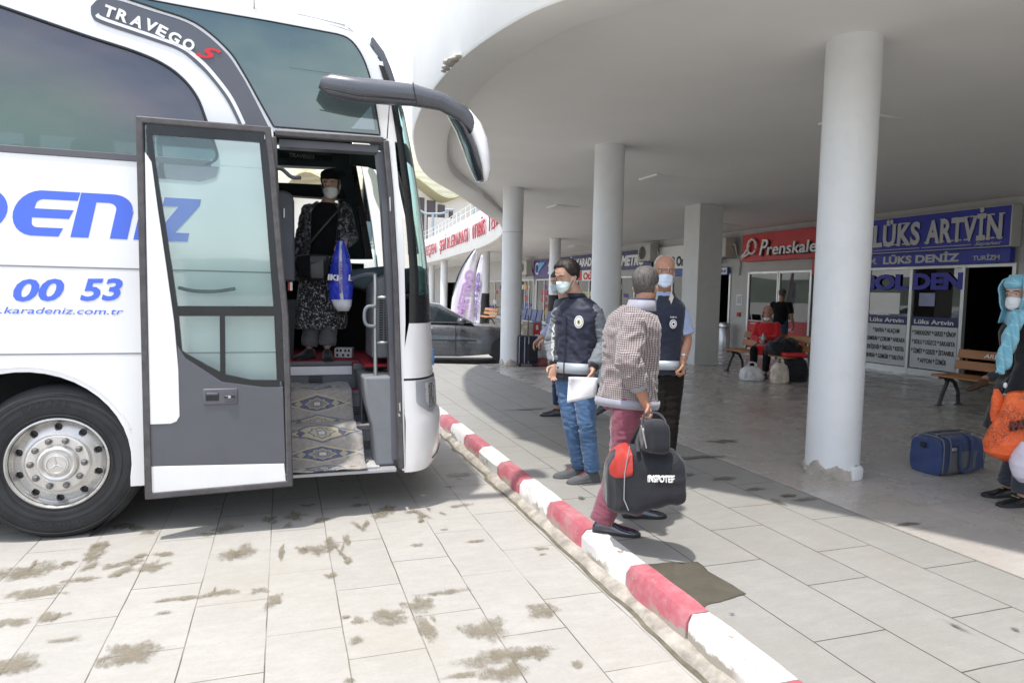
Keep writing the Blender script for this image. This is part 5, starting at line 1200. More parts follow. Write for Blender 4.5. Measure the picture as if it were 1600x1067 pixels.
# ================================================================ people
def remesh(mb, voxel, smooth=2, fn=None):
    "one continuous surface from overlapping closed pieces"
    me = bpy.data.meshes.new('r'); me.from_pydata([tuple(v) for v in mb.v], [], mb.f); 
    bm = bmesh.new(); bm.from_mesh(me); bmesh.ops.recalc_face_normals(bm, faces=bm.faces); bm.to_mesh(me); bm.free()
    o = bpy.data.objects.new('r', me); COL.objects.link(o)
    m = o.modifiers.new('v', 'REMESH'); m.mode = 'VOXEL'; m.voxel_size = voxel; m.adaptivity = 0
    if smooth: s = o.modifiers.new('s', 'SMOOTH'); s.iterations = smooth; s.factor = .6
    dg = bpy.context.evaluated_depsgraph_get(); dg.update(); r = bpy.data.meshes.new_from_object(o.evaluated_get(dg))
    bpy.data.objects.remove(o); bpy.data.meshes.remove(me)
    if fn:
        n = len(r.vertices); co = np.empty(n*3); r.vertices.foreach_get('co', co); no = np.empty(n*3); r.vertices.foreach_get('normal', no)
        co = co.reshape(-1, 3); no = no.reshape(-1, 3)
        d = np.array([fn(Vector(c), Vector(q)) for c, q in zip(co, no)]); co += no*d[:, None]; r.vertices.foreach_set('co', co.ravel()); r.update()
    r.shade_smooth(); return r
def link(me, name, mat_, parent, label=None):
    me.name = name; me.materials.clear(); me.materials.append(mat_)
    o = bpy.data.objects.new(name, me); COL.objects.link(o); WORLDM[o.name] = Matrix.Identity(4)
    if parent is not None: o.parent = parent; o.matrix_parent_inverse = wm(parent).inverted()
    if label: o['label'] = label
    return o
def folds(amp=.006, f=1.0, vert=2.6, seed=0, centers=()):
    def fn(p, n):
        q = Vector((p.x*9*f+seed, p.y*9*f, p.z*9*f*vert)); w_ = Vector((p.x*4+seed, p.y*4, p.z*4))
        v = noise.noise(q+Vector((0, 0, 2.2*noise.noise(w_)))); r = 1-abs(v)*2.4
        a = amp*(r*.8+.5*noise.noise(q*2.3))
        m = .55
        for c_, rad in centers: m += 1.1*math.exp(-((p-c_).length/rad)**2)
        return a*m
    return fn
def R3(r_, f_, u_): return Matrix((r_, f_, u_)).transposed()
def headbasis(yaw_dir, pitch=0, tilt=0):
    "yaw_dir: horizontal direction the face looks to; pitch>0 looks down"
    f_ = Vector(yaw_dir); f_.z = 0; f_.normalize(); u_ = Vector((0, 0, 1)); r_ = f_.cross(u_)
    f2 = f_*math.cos(pitch)-u_*math.sin(pitch); u2 = u_*math.cos(pitch)+f_*math.sin(pitch)
    u3 = u2*math.cos(tilt)+r_*math.sin(tilt); r3 = f2.cross(u3)
    return R3(r3, f2, u3)
HP = [(-.002, .020, .080, .030), (.012, .038, .090, .000), (.035, .050, .092, -.030), (.06, .057, .092, -.055), (.085, .062, .090, -.075), (.105, .066, .086, -.088), (.120, .069, .086, -.094), (.14, .073, .093, -.098), (.165, .0745, .091, -.099), (.19, .071, .080, -.092), (.21, .061, .062, -.078), (.225, .044, .040, -.055), (.234, .018, .012, -.025)]
def hprof(z):
    if z <= HP[0][0]: return HP[0][1:]
    for a, b in zip(HP, HP[1:]):
        if z <= b[0]:
            f = (z-a[0])/(b[0]-a[0]); return tuple(a[i]+(b[i]-a[i])*f for i in (1, 2, 3))
    return HP[-1][1:]
def hpt(th, z, off=0):
    w_, f_, b_ = hprof(z); cy = (f_+b_)/2; ry = (f_-b_)/2
    c, s = math.cos(th), math.sin(th); e = .86
    return Vector(((w_+off)*math.copysign(abs(s)**e, s), cy+(ry+off)*math.copysign(abs(c)**e, c), z))
def make_head(mb, C, R, s=1.0):
    # C: point between the ears
    T = lambda p: C+R @ ((Vector(p)-Vector((0, 0, .115)))*s)
    n = 28; rings = [[T(hpt(2*math.pi*k/n, z)) for k in range(n)] for z, *_ in HP]; mb.loft(rings)
    # nose, brow, ears, lips
    mb.loft([[T(p) for p in q] for q in [[(-.006, .085, .122), (.006, .085, .122), (.006, .07, .122), (-.006, .07, .122)], [(-.009, .096, .10), (.009, .096, .10), (.010, .07, .10), (-.010, .07, .10)], [(-.015, .112, .078), (.015, .112, .078), (.018, .07, .078), (-.018, .07, .078)], [(-.013, .104, .070), (.013, .104, .070), (.014, .07, .068), (-.014, .07, .068)]]])
    mb.tube([T((-.05, .076, .142)), T((-.02, .092, .139)), T((.02, .092, .139)), T((.05, .076, .142))], .007*s, 8)
    mb.tube([T((-.022, .090, .047)), T((0, .096, .047)), T((.022, .090, .047))], .007*s, 8)
    for q in (-1, 1): mb.ell(T((q*.073, -.004, .098)), .010*s, .020*s, .032*s, R @ Matrix.Rotation(q*.35, 3, 'Z'), 12, 8)
    return T
def face_parts(body, T, R, s, haircol, look=0, shut=0, skin=None):
    M_eye = mat('eye_white', (.62, .58, .54), .25, var=.02); M_iris = mat('eye_iris', (.035, .02, .012), .2, var=.1)
    for q in (-1, 1):
        e = MB(); e.ell(T((q*.031, .077, .118)), .0150*s, .0125*s, (.0085-.004*shut)*s, R, 14, 10); eo = e.build('eye', M_eye, body, smooth=True)
        e = MB(); e.ell(T((q*.031+look*.004, .0862, .118-.001*shut)), .0062*s, .0040*s, (.0068-.003*shut)*s, R, 12, 8); e.build('iris', M_iris, eo, smooth=True)
        if skin:
            e = MB(); e.tube([T((q*.031-.018, .079, .121)), T((q*.031-.008, .0895, .1275-.003*shut)), T((q*.031+.008, .0895, .1275-.003*shut)), T((q*.031+.018, .079, .121))], .0042*s, 8); e.build('eyelid', skin, body, smooth=True)
    b = MB()
    for q in (-1, 1): b.tube([T((q*.014, .0945, .139)), T((q*.031, .094, .1445)), T((q*.050, .082, .140))], [.0035*s, .0042*s, .0022*s], 8)
    b.build('eyebrows', haircol, body, smooth=True)
def hair_cap(body, T, m, s, line, thick=.012, seed=0, rough=.5, name='hair', zmin=.02, back=.03, vox=None):
    "line(th)->lowest z of hair at angle th (0 = front)"
    k = MB(); n = 56; nz_ = 26; rings = []
    for j in range(nz_+1):
        z = zmin+(.2345-zmin)*(j/nz_); ring = []
        for i in range(n):
            th = 2*math.pi*i/n; a = th if th <= math.pi else 2*math.pi-th
            l_ = line(a); f = max(0, min(1, (z-l_)/.022)); f = f*f*(3-2*f)
            nn = noise.noise(Vector((math.sin(th)*6+seed, math.cos(th)*6, z*40)))*.5+noise.noise(Vector((math.sin(th)*16+seed, math.cos(th)*16, z*22)))*.4
            o_ = -.012+f*(.012+thick*(.75+.35*f)+thick*rough*nn)
            p = hpt(th, z, o_); 
            if z > .2: p.z += (thick*.9+thick*.5*nn)*f*(z-.2)/.034
            ring.append(T(p))
        rings.append(ring)
    k.loft(rings); return k.build(name, m, body, smooth=True)
def mask(body, T, m, s=1.0, low=-.006, top=.098, strap=True):
    rows = []; n = 26; nz_ = 14
    for j in range(nz_+1):
        f = j/nz_; row = []
        for i in range(n+1):
            g = -1+2*i/n; ag = abs(g)
            zt_ = top-.030*ag**1.5; zb_ = low+.030*ag**2.0; z = zb_+(zt_-zb_)*f; th = g*math.radians(82)
            o_ = .007+.0035*math.sin(f*math.pi*5)*(1-ag)*.6+.010*math.sin(math.pi*min(1, f*1.1))*(1-ag**2)
            if z < .03: o_ += .004
            nose = .021*math.exp(-(th/.28)**2)*math.exp(-((z-.080)/.03)**2)
            if ag > .97: o_ = .002
            p = hpt(th, max(z, .004), o_); p.z = z; p.y += nose; 
            p.z += .0015*noise.noise(Vector((g*9, f*9, 3))); row.append(T(p))
        rows.append(row)
    k = MB(); k.sheet(rows); o = k.build('face_mask', m, body, smooth=True, solid=.002*s)
    if strap:
        k = MB()
        for q in (-1, 1):
            for z0, z1 in ((.068, .120), (.030, .075)):
                k.tube([T((q*.066, .035, z0)), T((q*.073, .015, (z0+z1)/2)), T((q*.080, -.006, z1)), T((q*.083, -.022, .10))], .0016*s, 6)
        k.build('mask_strap', m, o)
    return o
def make_hand(mb, W, d, n_, t_, curl=.5, s=1.0, spread=.06, thumb=.5, curls=None):
    "W wrist, d along the hand, n_ palm normal, t_ towards the thumb"
    d = Vector(d).normalized(); t_ = Vector(t_); t_ = (t_-d*t_.dot(d)).normalized(); n2 = Vector(n_); n2 = n2-d*n2.dot(d)-t_*n2.dot(t_)
    n_ = n2.normalized() if n2.length > 1e-3 else d.cross(t_)
    def ring(c, hw, ht): return [c+t_*(hw*math.cos(q))+n_*(ht*math.copysign(abs(math.sin(q))**.8, math.sin(q))) for q in [2*math.pi*j/14 for j in range(14)]]
    mb.loft([ring(W-d*.02*s, .024*s, .019*s), ring(W, .026*s, .018*s), ring(W+d*.03*s, .036*s, .017*s), ring(W+d*.065*s, .041*s, .015*s), ring(W+d*.09*s, .040*s, .0125*s), ring(W+d*.098*s, .034*s, .009*s)])
    tips = []
    for j, (o_, L_, r_) in enumerate([(.030, .074, .0092), (.0105, .083, .0096), (-.010, .077, .0092), (-.029, .060, .0082)]):
        c_ = (curls[j] if curls else curl); p = W+d*(.088-.006*abs(j-1))*s+t_*(o_*s); a = c_*.55; dd = d; P = [p-d*.02*s, p]; sp = (1.2-j)*spread
        for q, fr in enumerate((.44, .31, .25)):
            ang = c_*(.8, 1.25, .8)[q]; a_ = a if q == 0 else a
            tot = c_*((.8, 1.95, 2.6)[q]); v = (d*math.cos(tot)+n_*math.sin(tot)+t_*sp).normalized(); P.append(P[-1]+v*(L_*fr*s))
        mb.limb(P, [r_*1.0*s, r_*s, r_*.98*s, r_*.88*s, r_*.75*s], 10); tips.append(P[-1])
    p = W+d*.022*s+t_*.028*s; v1 = (d*.62+t_*.72+n_*.25*thumb).normalized(); v2 = (d*.85+t_*.32+n_*.7*thumb).normalized(); v3 = (d*.9+t_*(-.1)+n_*.9*thumb).normalized()
    mb.limb([p-v1*.012*s, p+v1*.036*s, p+v1*.036*s+v2*.032*s, p+v1*.036*s+v2*.032*s+v3*.024*s], [.0145*s, .0115*s, .0105*s, .0085*s], 10)
    return tips
def ringe(c, a, b, ra, rb, n=22, e=.85):
    return [c+a*(ra*math.copysign(abs(math.cos(q))**e, math.cos(q)))+b*(rb*math.copysign(abs(math.sin(q))**e, math.sin(q))) for q in [2*math.pi*j/n for j in range(n)]]
def torso_rings(S, grow=0, zlow=-.06, g=1.0, belly=0, hem=0):
    "S: joints dict (pelvis P, chest C, neck N, right vectors)"
    P, Cc, N_ = S['P'], S['C'], S['N']; rp_, rc = S['rp'], S['rc']
    out = []
    up1 = (Cc-P).normalized(); up2 = (N_-Cc).normalized()
    def fr(r_, u_): r2 = (r_-u_*r_.dot(u_)).normalized(); return r2, u_.cross(r2).normalized()
    for f, w_, d_, y_ in [(zlow, .142, .108, 0), (.0, .154, .115, 0), (.30, .142, .106+belly*.5, belly*.5), (.55, .140, .104+belly, belly*.8), (.8, .150, .110+belly*.5, belly*.3), (1.0, .158, .112, 0)]:
        r_ = rp_.lerp(rc, max(0, min(1, f))); a, b = fr(r_, up1); c_ = P.lerp(Cc, f) if f >= 0 else P+up1*((Cc-P).length*f)
        hg = hem*(1-f/.3) if f < .3 else 0
        out.append(ringe(c_+b*(y_*1.0), a, b, w_*g+grow+hg, d_*g+grow+hg))
    a, b = fr(rc, up2); L_ = (N_-Cc).length
    for f, w_, d_ in [(.35, .158, .102), (.60, .136, .084), (.78, .108, .074), (.92, .078, .066), (1.0, .064, .060)]:
        out.append(ringe(Cc+up2*(L_*f), a, b, w_*g+grow, d_*g+grow))
    return out
def person(S):
    """S holds joints in the place: P pelvis, C chest, N neck base, H head centre, face direction, shoulders, elbows, wrists, hips, knees, ankles, toes"""
    vox = S.get('vox', .0065); g = S.get('g', 1.0); s = S.get('hs', 1.0)
    mb = MB(); HB = headbasis(S['face'], S.get('pitch', 0), S.get('tilt', 0))
    T = make_head(mb, S['H'], HB, s)
    nk = S['H']-HB @ Vector((0, .018, .075))*s
    mb.limb([S['N']-(nk-S['N']).normalized()*.04, S['N'].lerp(nk, .5), nk+(nk-S['N']).normalized()*.02], [.062*g, .054*g, .055*g], 16)
    mb.loft(torso_rings(S, -.012, g=g, belly=S.get('belly', 0)))
    for q in 'LR':
        if 'S'+q in S:
            a, b, c_ = S['S'+q], S['E'+q], S['W'+q]; mb.limb([a, a.lerp(b, .5), b], [.050*g, .045*g, .039*g]); mb.limb([b, b.lerp(c_, .35), c_], [.039*g, .041*g, .026*g])
            if 'hand'+q in S: make_hand(mb, c_, **S['hand'+q])
        if 'H'+q in S:
            a, b, c_ = S['H'+q], S['K'+q], S['A'+q]; mb.limb([a, a.lerp(b, .5), b], [.080*g, .068*g, .052*g]); mb.limb([b, b.lerp(c_, .35), c_], [.050*g, .052*g, .034*g])
    o = link(remesh(mb, vox, 2), 'person', S['skin'], None)
    base = S.get('base', S['P'].copy()); base = Vector((base.x, base.y, S.get('z0', 0)))
    o.data.transform(Matrix.Translation(-base)); o.location = base; WORLDM[o.name] = Matrix.Translation(base)
    tag(o, S['label'], 'person', S.get('group'))
    return o, T, HB
def trousers(S, o, m, grow=.018, name='trousers', hem=.9, amp=.008, cuff=.058, vox=.008, knee=.075, to=1.0):
    mb = MB(); g = S.get('g', 1)
    R_ = torso_rings(S, grow-.012, zlow=-.10, g=g)[:3]; mb.loft(R_)
    cs = []
    for q in 'LR':
        if 'H'+q not in S: continue
        a, b, c_ = S['H'+q], S['K'+q], S['A'+q]; e = b.lerp(c_, hem)
        mb.limb([a+Vector((0, 0, .03)), a.lerp(b, .5), b], [.098*g+grow*.4, .084*g+grow*.5, knee]); mb.tube([b, b.lerp(e, .5), e], [knee, (knee+cuff)/2+.002, cuff], 16)
        cs += [(b, .09), (e, .08), (a.lerp(b, .15), .12)]
    return link(remesh(mb, vox, 1, folds(amp, 1.1, 2.8, seed=S['P'].x*3, centers=cs)), name, m, o)
def jacket(S, o, m, grow=.022, sleeve=1.0, name='jacket', amp=.007, zlow=-.05, vox=.008, sr=(.066, .058, .046), collar=0, msleeve=None, hem=0, flat_sleeve=None, sleeveless=False, fvert=1.6):
    mb = MB(); g = S.get('g', 1); mb.loft(torso_rings(S, grow, zlow=zlow, g=g, belly=S.get('belly', 0), hem=hem)[:-1])
    sl = MB(); cs = []
    for q in 'LR':
        if 'S'+q not in S: continue
        a, b, c_ = S['S'+q], S['E'+q], S['W'+q]; tgt = sl if msleeve else mb
        mb.ell(a-Vector((0, 0, .008)), .066*g, .066*g, .062*g)
        if sleeveless: continue
        if sleeve > .5:
            tgt.limb([a, a.lerp(b, .5), b], [sr[0]*g, (sr[0]+sr[1])/2*g, sr[1]*g]); e = b.lerp(c_, (sleeve-.5)*2); tgt.tube([b-(c_-b)*.1, b.lerp(e, .5), e], [sr[1]*g, (sr[1]+sr[2])/2*g, sr[2]*g], 16)
        else: e = a.lerp(b, sleeve*2); tgt.tube([a, e], [sr[0]*g, sr[1]*g], 16)
        cs += [(b, .09), (a, .10), (c_, .06)]
    j = link(remesh(mb, vox, 1, folds(amp, 1.0, fvert, seed=S['C'].x*5+1, centers=cs+[(S['P'].lerp(S['C'], .35), .16)])), name, m, o)
    if msleeve and sl.v: link(remesh(sl, vox, 1, folds(amp, 1.0, 2.8, seed=4, centers=cs)), 'sleeves', msleeve, o)
    return j
def shoe(o, A, d, m, msole, L_=.285, zf=None, name='shoe', hw=.047, up=.095, laces=None):
    "A: ankle, d: horizontal toe direction, sole at zf"
    d = Vector(d); pit = d.z; d.z = 0; d.normalize(); r_ = d.cross(Vector((0, 0, 1))); z0 = zf if zf is not None else A.z-.09
    heel = Vector((A.x, A.y, z0))-d*.065
    prof = [(0, .55, .55), (.02, .75, .92), (.07, .80, 1.0), (.10, .80, .98), (.13, .84, .82), (.17, .95, .62), (.21, 1.0, .52), (.245, .92, .44), (.27, .66, .34), (.285, .30, .22)]
    k = MB(); rings = []; so_ = MB(); sr_ = []
    for x, w_, h_ in prof:
        c_ = heel+d*(x*L_/.285)+Vector((0, 0, pit*(x-.0))); W_ = hw*w_; H_ = up*h_; ring = []
        for q in range(15):
            a = math.pi*q/14; ring.append(c_+r_*(-W_*math.copysign(abs(math.cos(a))**.7, math.cos(a)))+Vector((0, 0, .012+(H_-.012)*math.sin(a)**.75)))
        rings.append(ring)
        sr_.append([c_+r_*(-W_*1.07)+Vector((0, 0, .02)), c_+r_*(-W_*1.07), c_+r_*(W_*1.07), c_+r_*(W_*1.07)+Vector((0, 0, .02))])
    k.loft(rings); s_ = k.build(name, m, o, smooth=60); so_.loft(sr_); so_.build('sole', msole, s_, bevel=.003)
    if laces:
        l_ = MB()
        for q in range(4):
            c_ = heel+d*((.125+.017*q)*L_/.285)+Vector((0, 0, up*(.86-.085*q)+.006+pit*.13)); l_.tube([c_-r_*.022+Vector((0, 0, -.006)), c_+Vector((0, 0, .002)), c_+r_*.022+Vector((0, 0, -.006))], .003, 6)
        l_.build('laces', laces, s_)
    return s_
def cloth(name, col, rough=.9, var=.15, scale=12, weave=260, sheen=.3, bump=.35):
    if name in CACHE: return CACHE[name]
    t = NT(name); c = t.mix(t.mapr(t.noise(scale, 7, .65), .3, .7), tuple(q*(1-var) for q in col), tuple(min(1, q*(1+var)) for q in col))
    c = t.mix(t.mapr(t.noise(weave*1.3, 2, .5), .3, .7, 0, .25), c, tuple(q*.7 for q in col))
    t.bsdf(c, rough, 0, Sheen_Weight=sheen, Specular_IOR_Level=.25); t.bump(t.noise(weave, 3, .6), bump, .0015); CACHE[name] = t.m; return t.m
def skinm(name, col):
    t = NT(name); c = t.mix(t.mapr(t.noise(22, 5, .6), .3, .7), tuple(q*.88 for q in col), tuple(q*1.08 for q in col)); c = t.mix(t.mapr(t.noise(9, 3, .5), .5, .75, 0, .4), c, (col[0]*1.02, col[1]*.78, col[2]*.72))
    t.bsdf(c, .5, 0, Subsurface_Weight=.18, Subsurface_Scale=.012); t.bump(t.noise(160, 4, .6), .15, .001); return t.m
def hairm(name, col, rough=.55):
    t = NT(name); n1 = t.noise(130, 3, .6, stretch=(1, 1, .25)); c = t.mix(t.mapr(n1, .35, .65), tuple(q*.5 for q in col), tuple(min(1, q*1.5) for q in col)); t.bsdf(c, rough); t.bump(n1, .9, .004); return t.m
SK1 = skinm('skin_light', (.50, .30, .215)); SK2 = skinm('skin_tan', (.40, .205, .13)); SK3 = skinm('skin_fair', (.52, .33, .25))
M_maskw = mat('mask_white', (.74, .75, .76), .85, var=.03, bump=.2, bscale=180); M_maskb = mat('mask_blue', (.50, .66, .72), .85, var=.05, bump=.2, bscale=180)
M_shoeb = mat('shoe_black', (.015, .015, .017), .25, var=.2, spec=.6); M_sole = mat('sole_black', (.02, .02, .02), .7); M_soleg = mat('sole_grey', (.10, .10, .10), .8)
Z = Vector((0, 0, 1))
def camdir(x, y): "x to the photo's right, y away"; return (Vector((CR.x, CR.y, 0)).normalized()*x+Vector((fwd.x, fwd.y, 0)).normalized()*y).normalized()
def rightof(f_): return Vector(f_).cross(Z).normalized()
def body_frame(S, f_chest, f_pel=None):
    S['rc'] = rightof(f_chest); S['rp'] = rightof(f_pel or f_chest)
def ground(px, py, z=0): return atz(px, py, z)
# ---- 1 young man in a navy vest --------------------------------------------------------------
K = 5.5; fc = camdir(-.62, -.78)
S = dict(face=camdir(-.80, -.60), pitch=.30, H=at(886, 431, K-.05), N=at(903, 466, K+.03), C=at(903, 498, K+.02), P=at(899, 588, K+.03), skin=SK1, g=1.0,
         SR=at(876, 491, K+.12), ER=at(863, 536, K+.16), WR=at(867, 571, K+.0), SL=at(928, 490, K-.07), EL=at(945, 536, K-.04), WL=at(926, 576, K-.18),
         HR=at(886, 592, K+.08), KR=at(893, 662, K+.04), AR=at(905, 727, K+.12), HL=at(913, 592, K-.03), KL=at(917, 664, K-.08), AL=at(925, 733, K-.02),
         label='young man in navy vest and jeans looking down, holding a white paper', vox=.006)
body_frame(S, fc)
S['handR'] = dict(d=at(860, 594, K-.05)-at(867, 571, K), n_=camdir(.4, -.9), t_=camdir(-.9, -.5), curl=.45, thumb=.6)
S['handL'] = dict(d=at(925, 601, K-.2)-at(926, 576, K-.18), n_=camdir(-1, .1), t_=camdir(-.1, -1), curl=.75, thumb=1.0)
o, T, HB = person(S); yo = o
HR_dark = hairm('hair_dark', (.022, .014, .010)); face_parts(o, T, HB, 1, HR_dark, shut=.8, skin=SK1)
hair_cap(o, T, HR_dark, 1, lambda a: .190 if a < .75 else (.190-(a-.75)*.125 if a < 1.5 else (.092 if a < 1.9 else .055)), thick=.016, seed=1, rough=.8)
mask(o, T, mat('mask_mint', (.62, .74, .72), .85, var=.04, bump=.2, bscale=180))
M_vest = cloth('vest_navy', (.026, .029, .050), .55, sheen=.1, weave=300); M_slv = cloth('sleeve_grey', (.17, .185, .20), .95)
jacket(S, o, M_vest, grow=.030, name='vest', msleeve=M_slv, amp=.011, zlow=-.02, sr=(.066, .060, .050), sleeve=.93)
for q in 'LR':
    a = S['E'+q].lerp(S['W'+q], .80); b = S['E'+q].lerp(S['W'+q], 1.0); MB().tube([a, a.lerp(b, .5), b], [.046, .040, .036], 16).build('cuff', cloth('cuff_black', (.015, .015, .018)), o, smooth=True)
def tband(S, o, f0, f1, m, name, g=.036, n=36, zl=None):
    "a ring of cloth round the torso between fractions f0 and f1 of pelvis-chest"
    R_ = torso_rings(S, g, zlow=-.06, g=S.get('g', 1), belly=S.get('belly', 0)); FS = [-.06, 0, .3, .55, .8, 1.0]; out = []
    for f in (f0, (f0+f1)/2, f1):
        for i in range(len(FS)-1):
            if FS[i] <= f <= FS[i+1]: w_ = (f-FS[i])/(FS[i+1]-FS[i]); out.append([p.lerp(q, w_) for p, q in zip(R_[i], R_[i+1])]); break
    k = MB(); k.loft(out, caps=False); return k.build(name, m, o, smooth=True, solid=.004)
M_refl = mat('reflective_tape', (.36, .39, .42), .4, .2, var=.08)
tband(S, o, .06, .24, M_refl, 'reflective_band', g=.040); tband(S, o, -.05, .03, cloth('cuff_black', (.015, .015, .018)), 'waistband', g=.030)
M_jean = cloth('denim', (.062, .125, .24), .9, var=.35, scale=7, weave=220)
trousers(S, o, M_jean, grow=.012, hem=1.02, amp=.007, cuff=.060, knee=.068, vox=.0075)
M_sg = cloth('shoe_grey', (.085, .09, .095), .8); M_lace = mat('lace_dark_red', (.22, .03, .05), .8)
shoe(o, S['AR'], camdir(-1, -.22), M_sg, M_soleg, zf=.0, laces=M_lace); shoe(o, S['AL'], camdir(-.95, -.38), M_sg, M_soleg, zf=.0, laces=M_lace)
fcn = fc; rc = S['rc']
def chest_frame(S, lat, f, off, fw_):
    "point on the front of the chest; lat to the wearer's right in metres"
    c_ = S['P'].lerp(S['C'], f) if f <= 1 else S['C'].lerp(S['N'], f-1); wd = .172*S.get('g', 1)+.03; dp = .122*S.get('g', 1)+.03
    y = dp*math.sqrt(max(0, 1-(abs(lat)/wd)**2.3)); nrm_ = (fw_*(1/dp)*max(.2, y/dp)+S['rc']*(lat/wd/wd)*1.0).normalized()
    return c_+S['rc']*lat+fw_*(y+off), nrm_
p, nn = chest_frame(S, -.105, .96, .014, fc); rr_ = nn.cross(Z)*-1; k = MB()
def badge(o, p, nn, rx, ry, cols, name='badge'):
    rt = Z.cross(nn).normalized(); u_ = nn.cross(rt).normalized()
    for i, (sc_, m_) in enumerate(cols):
        k = MB(); k.add([p+nn*(.002*i)+rt*(rx*sc_*math.cos(q))+u_*(ry*sc_*math.sin(q)) for q in [2*math.pi*j/24 for j in range(24)]]+[p-nn*.012+rt*(rx*sc_*math.cos(q))+u_*(ry*sc_*math.sin(q)) for q in [2*math.pi*j/24 for j in range(24)]], [tuple(range(24))]+[(j, (j+1) % 24, 24+(j+1) % 24, 24+j) for j in range(24)]); k.build(name, m_, o)
M_gold = mat('badge_gold', (.55, .50, .16), .5)
badge(o, p, nn, .036, .050, [(1.0, M_signw), (.80, M_vest), (.72, M_signw), (.42, M_gold), (.2, M_vest)])
for i in range(9):
    p, nn = chest_frame(S, .125, .22+.088*i, .012, fc); 
k = MB(); P0, n0 = chest_frame(S, .118, .20, .016, fc); P1, n1 = chest_frame(S, .118, .98, .020, fc)
rt = (P1-P0).normalized(); up_ = -Z.cross(n0).normalized()
text('lettering', 'ZABITA', frame(P0+n0*.004-up_*.0, rt, n0.cross(rt)), .042, M_signw, o, width=(P1-P0).length*.9, bold=.03, depth=.004)
k = MB(); pts = [chest_frame(S, .01, f, .008, fc)[0] for f in (.0, .2, .4, .6, .8, 1.0, 1.3)]; k.tube(pts, .004, 6); k.build('zip', M_black, o)
k = MB(); rg = []
for i, (zz_, gr) in enumerate([(-.012, .074), (.02, .070), (.048, .066)]):
    c_ = S['N'].lerp(S['H'], .0)+(S['H']-S['N']).normalized()*zz_; rg.append(ringe(c_, S['rc'], fc, gr, gr*.95, 24))
k.loft(rg, caps=False); k.build('collar', M_vest, o, smooth=True, solid=.008)
# the paper he holds: a thing of its own
k = MB(); A = [at(888, 588, K-.32), at(934, 590, K-.24), at(931, 620, K-.26), at(886, 629, K-.34)]; rows = []
for i in range(9):
    f = i/8; rows.append([A[0].lerp(A[3], f).lerp(A[1].lerp(A[2], f), j/8)+camdir(0, 1)*(.012*math.sin(f*3+j*.5)-.03*(1-j/8)*(1-f)) for j in range(9)])
k.sheet(rows); k.build('paper_sheet', mat('paper_white', (.78, .78, .80), .8, var=.02), None, smooth=True, solid=.001, label='white paper sheet held by the young man in the navy vest', cat='paper')
# ---- 2 man in a check jacket carrying bags ---------------------------------------------------------
K = 4.38; fc = camdir(.86, .50)
S = dict(face=camdir(.50, .86), pitch=-.02, tilt=-.04, H=at(1009, 446, K), N=at(1001, 482, K), C=at(986, 522, K), P=at(979, 630, K), skin=SK2, g=1.04, belly=.012, hs=.98,
         SR=at(988, 508, K-.19), ER=at(983, 567, K-.29), WR=at(1008, 630, K-.24), SL=at(987, 508, K+.18), EL=at(958, 556, K+.30), WL=at(962, 596, K+.36),
         HR=at(982, 638, K-.08), KR=at(972, 722, K-.08), AR=at(943, 806, K-.06), HL=at(985, 636, K+.10), KL=at(990, 716, K+.15), AL=at(988, 791, K+.25),
         label='man in small-check jacket and maroon trousers carrying two black bags by the kerb', vox=.006)
body_frame(S, fc, camdir(.8, .6))
S['handR'] = dict(d=at(1016, 650, K-.28)-at(1008, 630, K-.24), n_=camdir(-.7, .3), t_=camdir(.2, -.9)+Z*-.1, curl=.95, thumb=1.0)
S['handL'] = dict(d=Vector((0, 0, -1)), n_=camdir(0, 1), t_=camdir(1, 0), curl=.5)
o, T, HB = person(S)
HR_grey = hairm('hair_grey_short', (.085, .075, .07), .7); face_parts(o, T, HB, .98, HR_grey, skin=SK2)
hair_cap(o, T, HR_grey, 1, lambda a: .185 if a < .7 else (.185-(a-.7)*.11 if a < 1.45 else (.095 if a < 1.9 else .040)), thick=.008, seed=3, rough=.6, zmin=.0)
mask(o, T, M_maskb)
t = NT('check_cloth'); x, y, z = t.sep(); ax = t.math('ADD', t.math('MULTIPLY', x, .75), t.math('MULTIPLY', y, -.66)); wob = t.math('MULTIPLY', t.noise(6, 3, .5), .035)
zz_ = t.math('ADD', z, wob); a_ = t.math('FRACT', t.math('MULTIPLY', t.math('ADD', ax, wob), 76)); b_ = t.math('FRACT', t.math('MULTIPLY', zz_, 76))
c = t.mix(t.math('LESS_THAN', a_, .40), (.36, .325, .32), (.17, .125, .12)); c2 = t.mix(t.math('LESS_THAN', a_, .40), (.15, .11, .105), (.075, .05, .05))
c = t.mix(t.math('LESS_THAN', b_, .45), c, c2); t.bsdf(c, .9, 0, Sheen_Weight=.3); t.bump(t.noise(240, 3, .6), .3, .0015); M_chk = t.m
jk = jacket(S, o, M_chk, grow=.034, amp=.015, zlow=-.02, sr=(.076, .074, .060), sleeve=.76, hem=.010, fvert=1.5)
M_rib = cloth('rib_lilac', (.30, .295, .34), .95)
k = MB(); a = S['ER'].lerp(S['WR'], .42); b = S['ER'].lerp(S['WR'], .66); k.tube([a, a.lerp(b, .5), b], [.062, .056, .048], 18); k.build('cuff', M_rib, o, smooth=True); k = MB()
a = S['EL'].lerp(S['WL'], .78); b = S['EL'].lerp(S['WL'], 1.0); k.tube([a, b], [.052, .044], 16); k.build('cuff', M_rib, o, smooth=True)
tband(S, o, -.05, .07, M_rib, 'hem_band', g=.055)
k = MB(); rg = []
for zz2, gr in [(-.015, .098), (.02, .088), (.055, .083)]:
    c_ = S['N']+(S['H']-S['N']).normalized()*zz2; rg.append([p+Z*(.02*0) for p in ringe(c_, S['rc'], fc, gr*.95, gr*.95, 24)])
k.loft(rg, caps=False); k.build('collar', M_rib, o, smooth=True, solid=.010)
k = MB(); rg = []
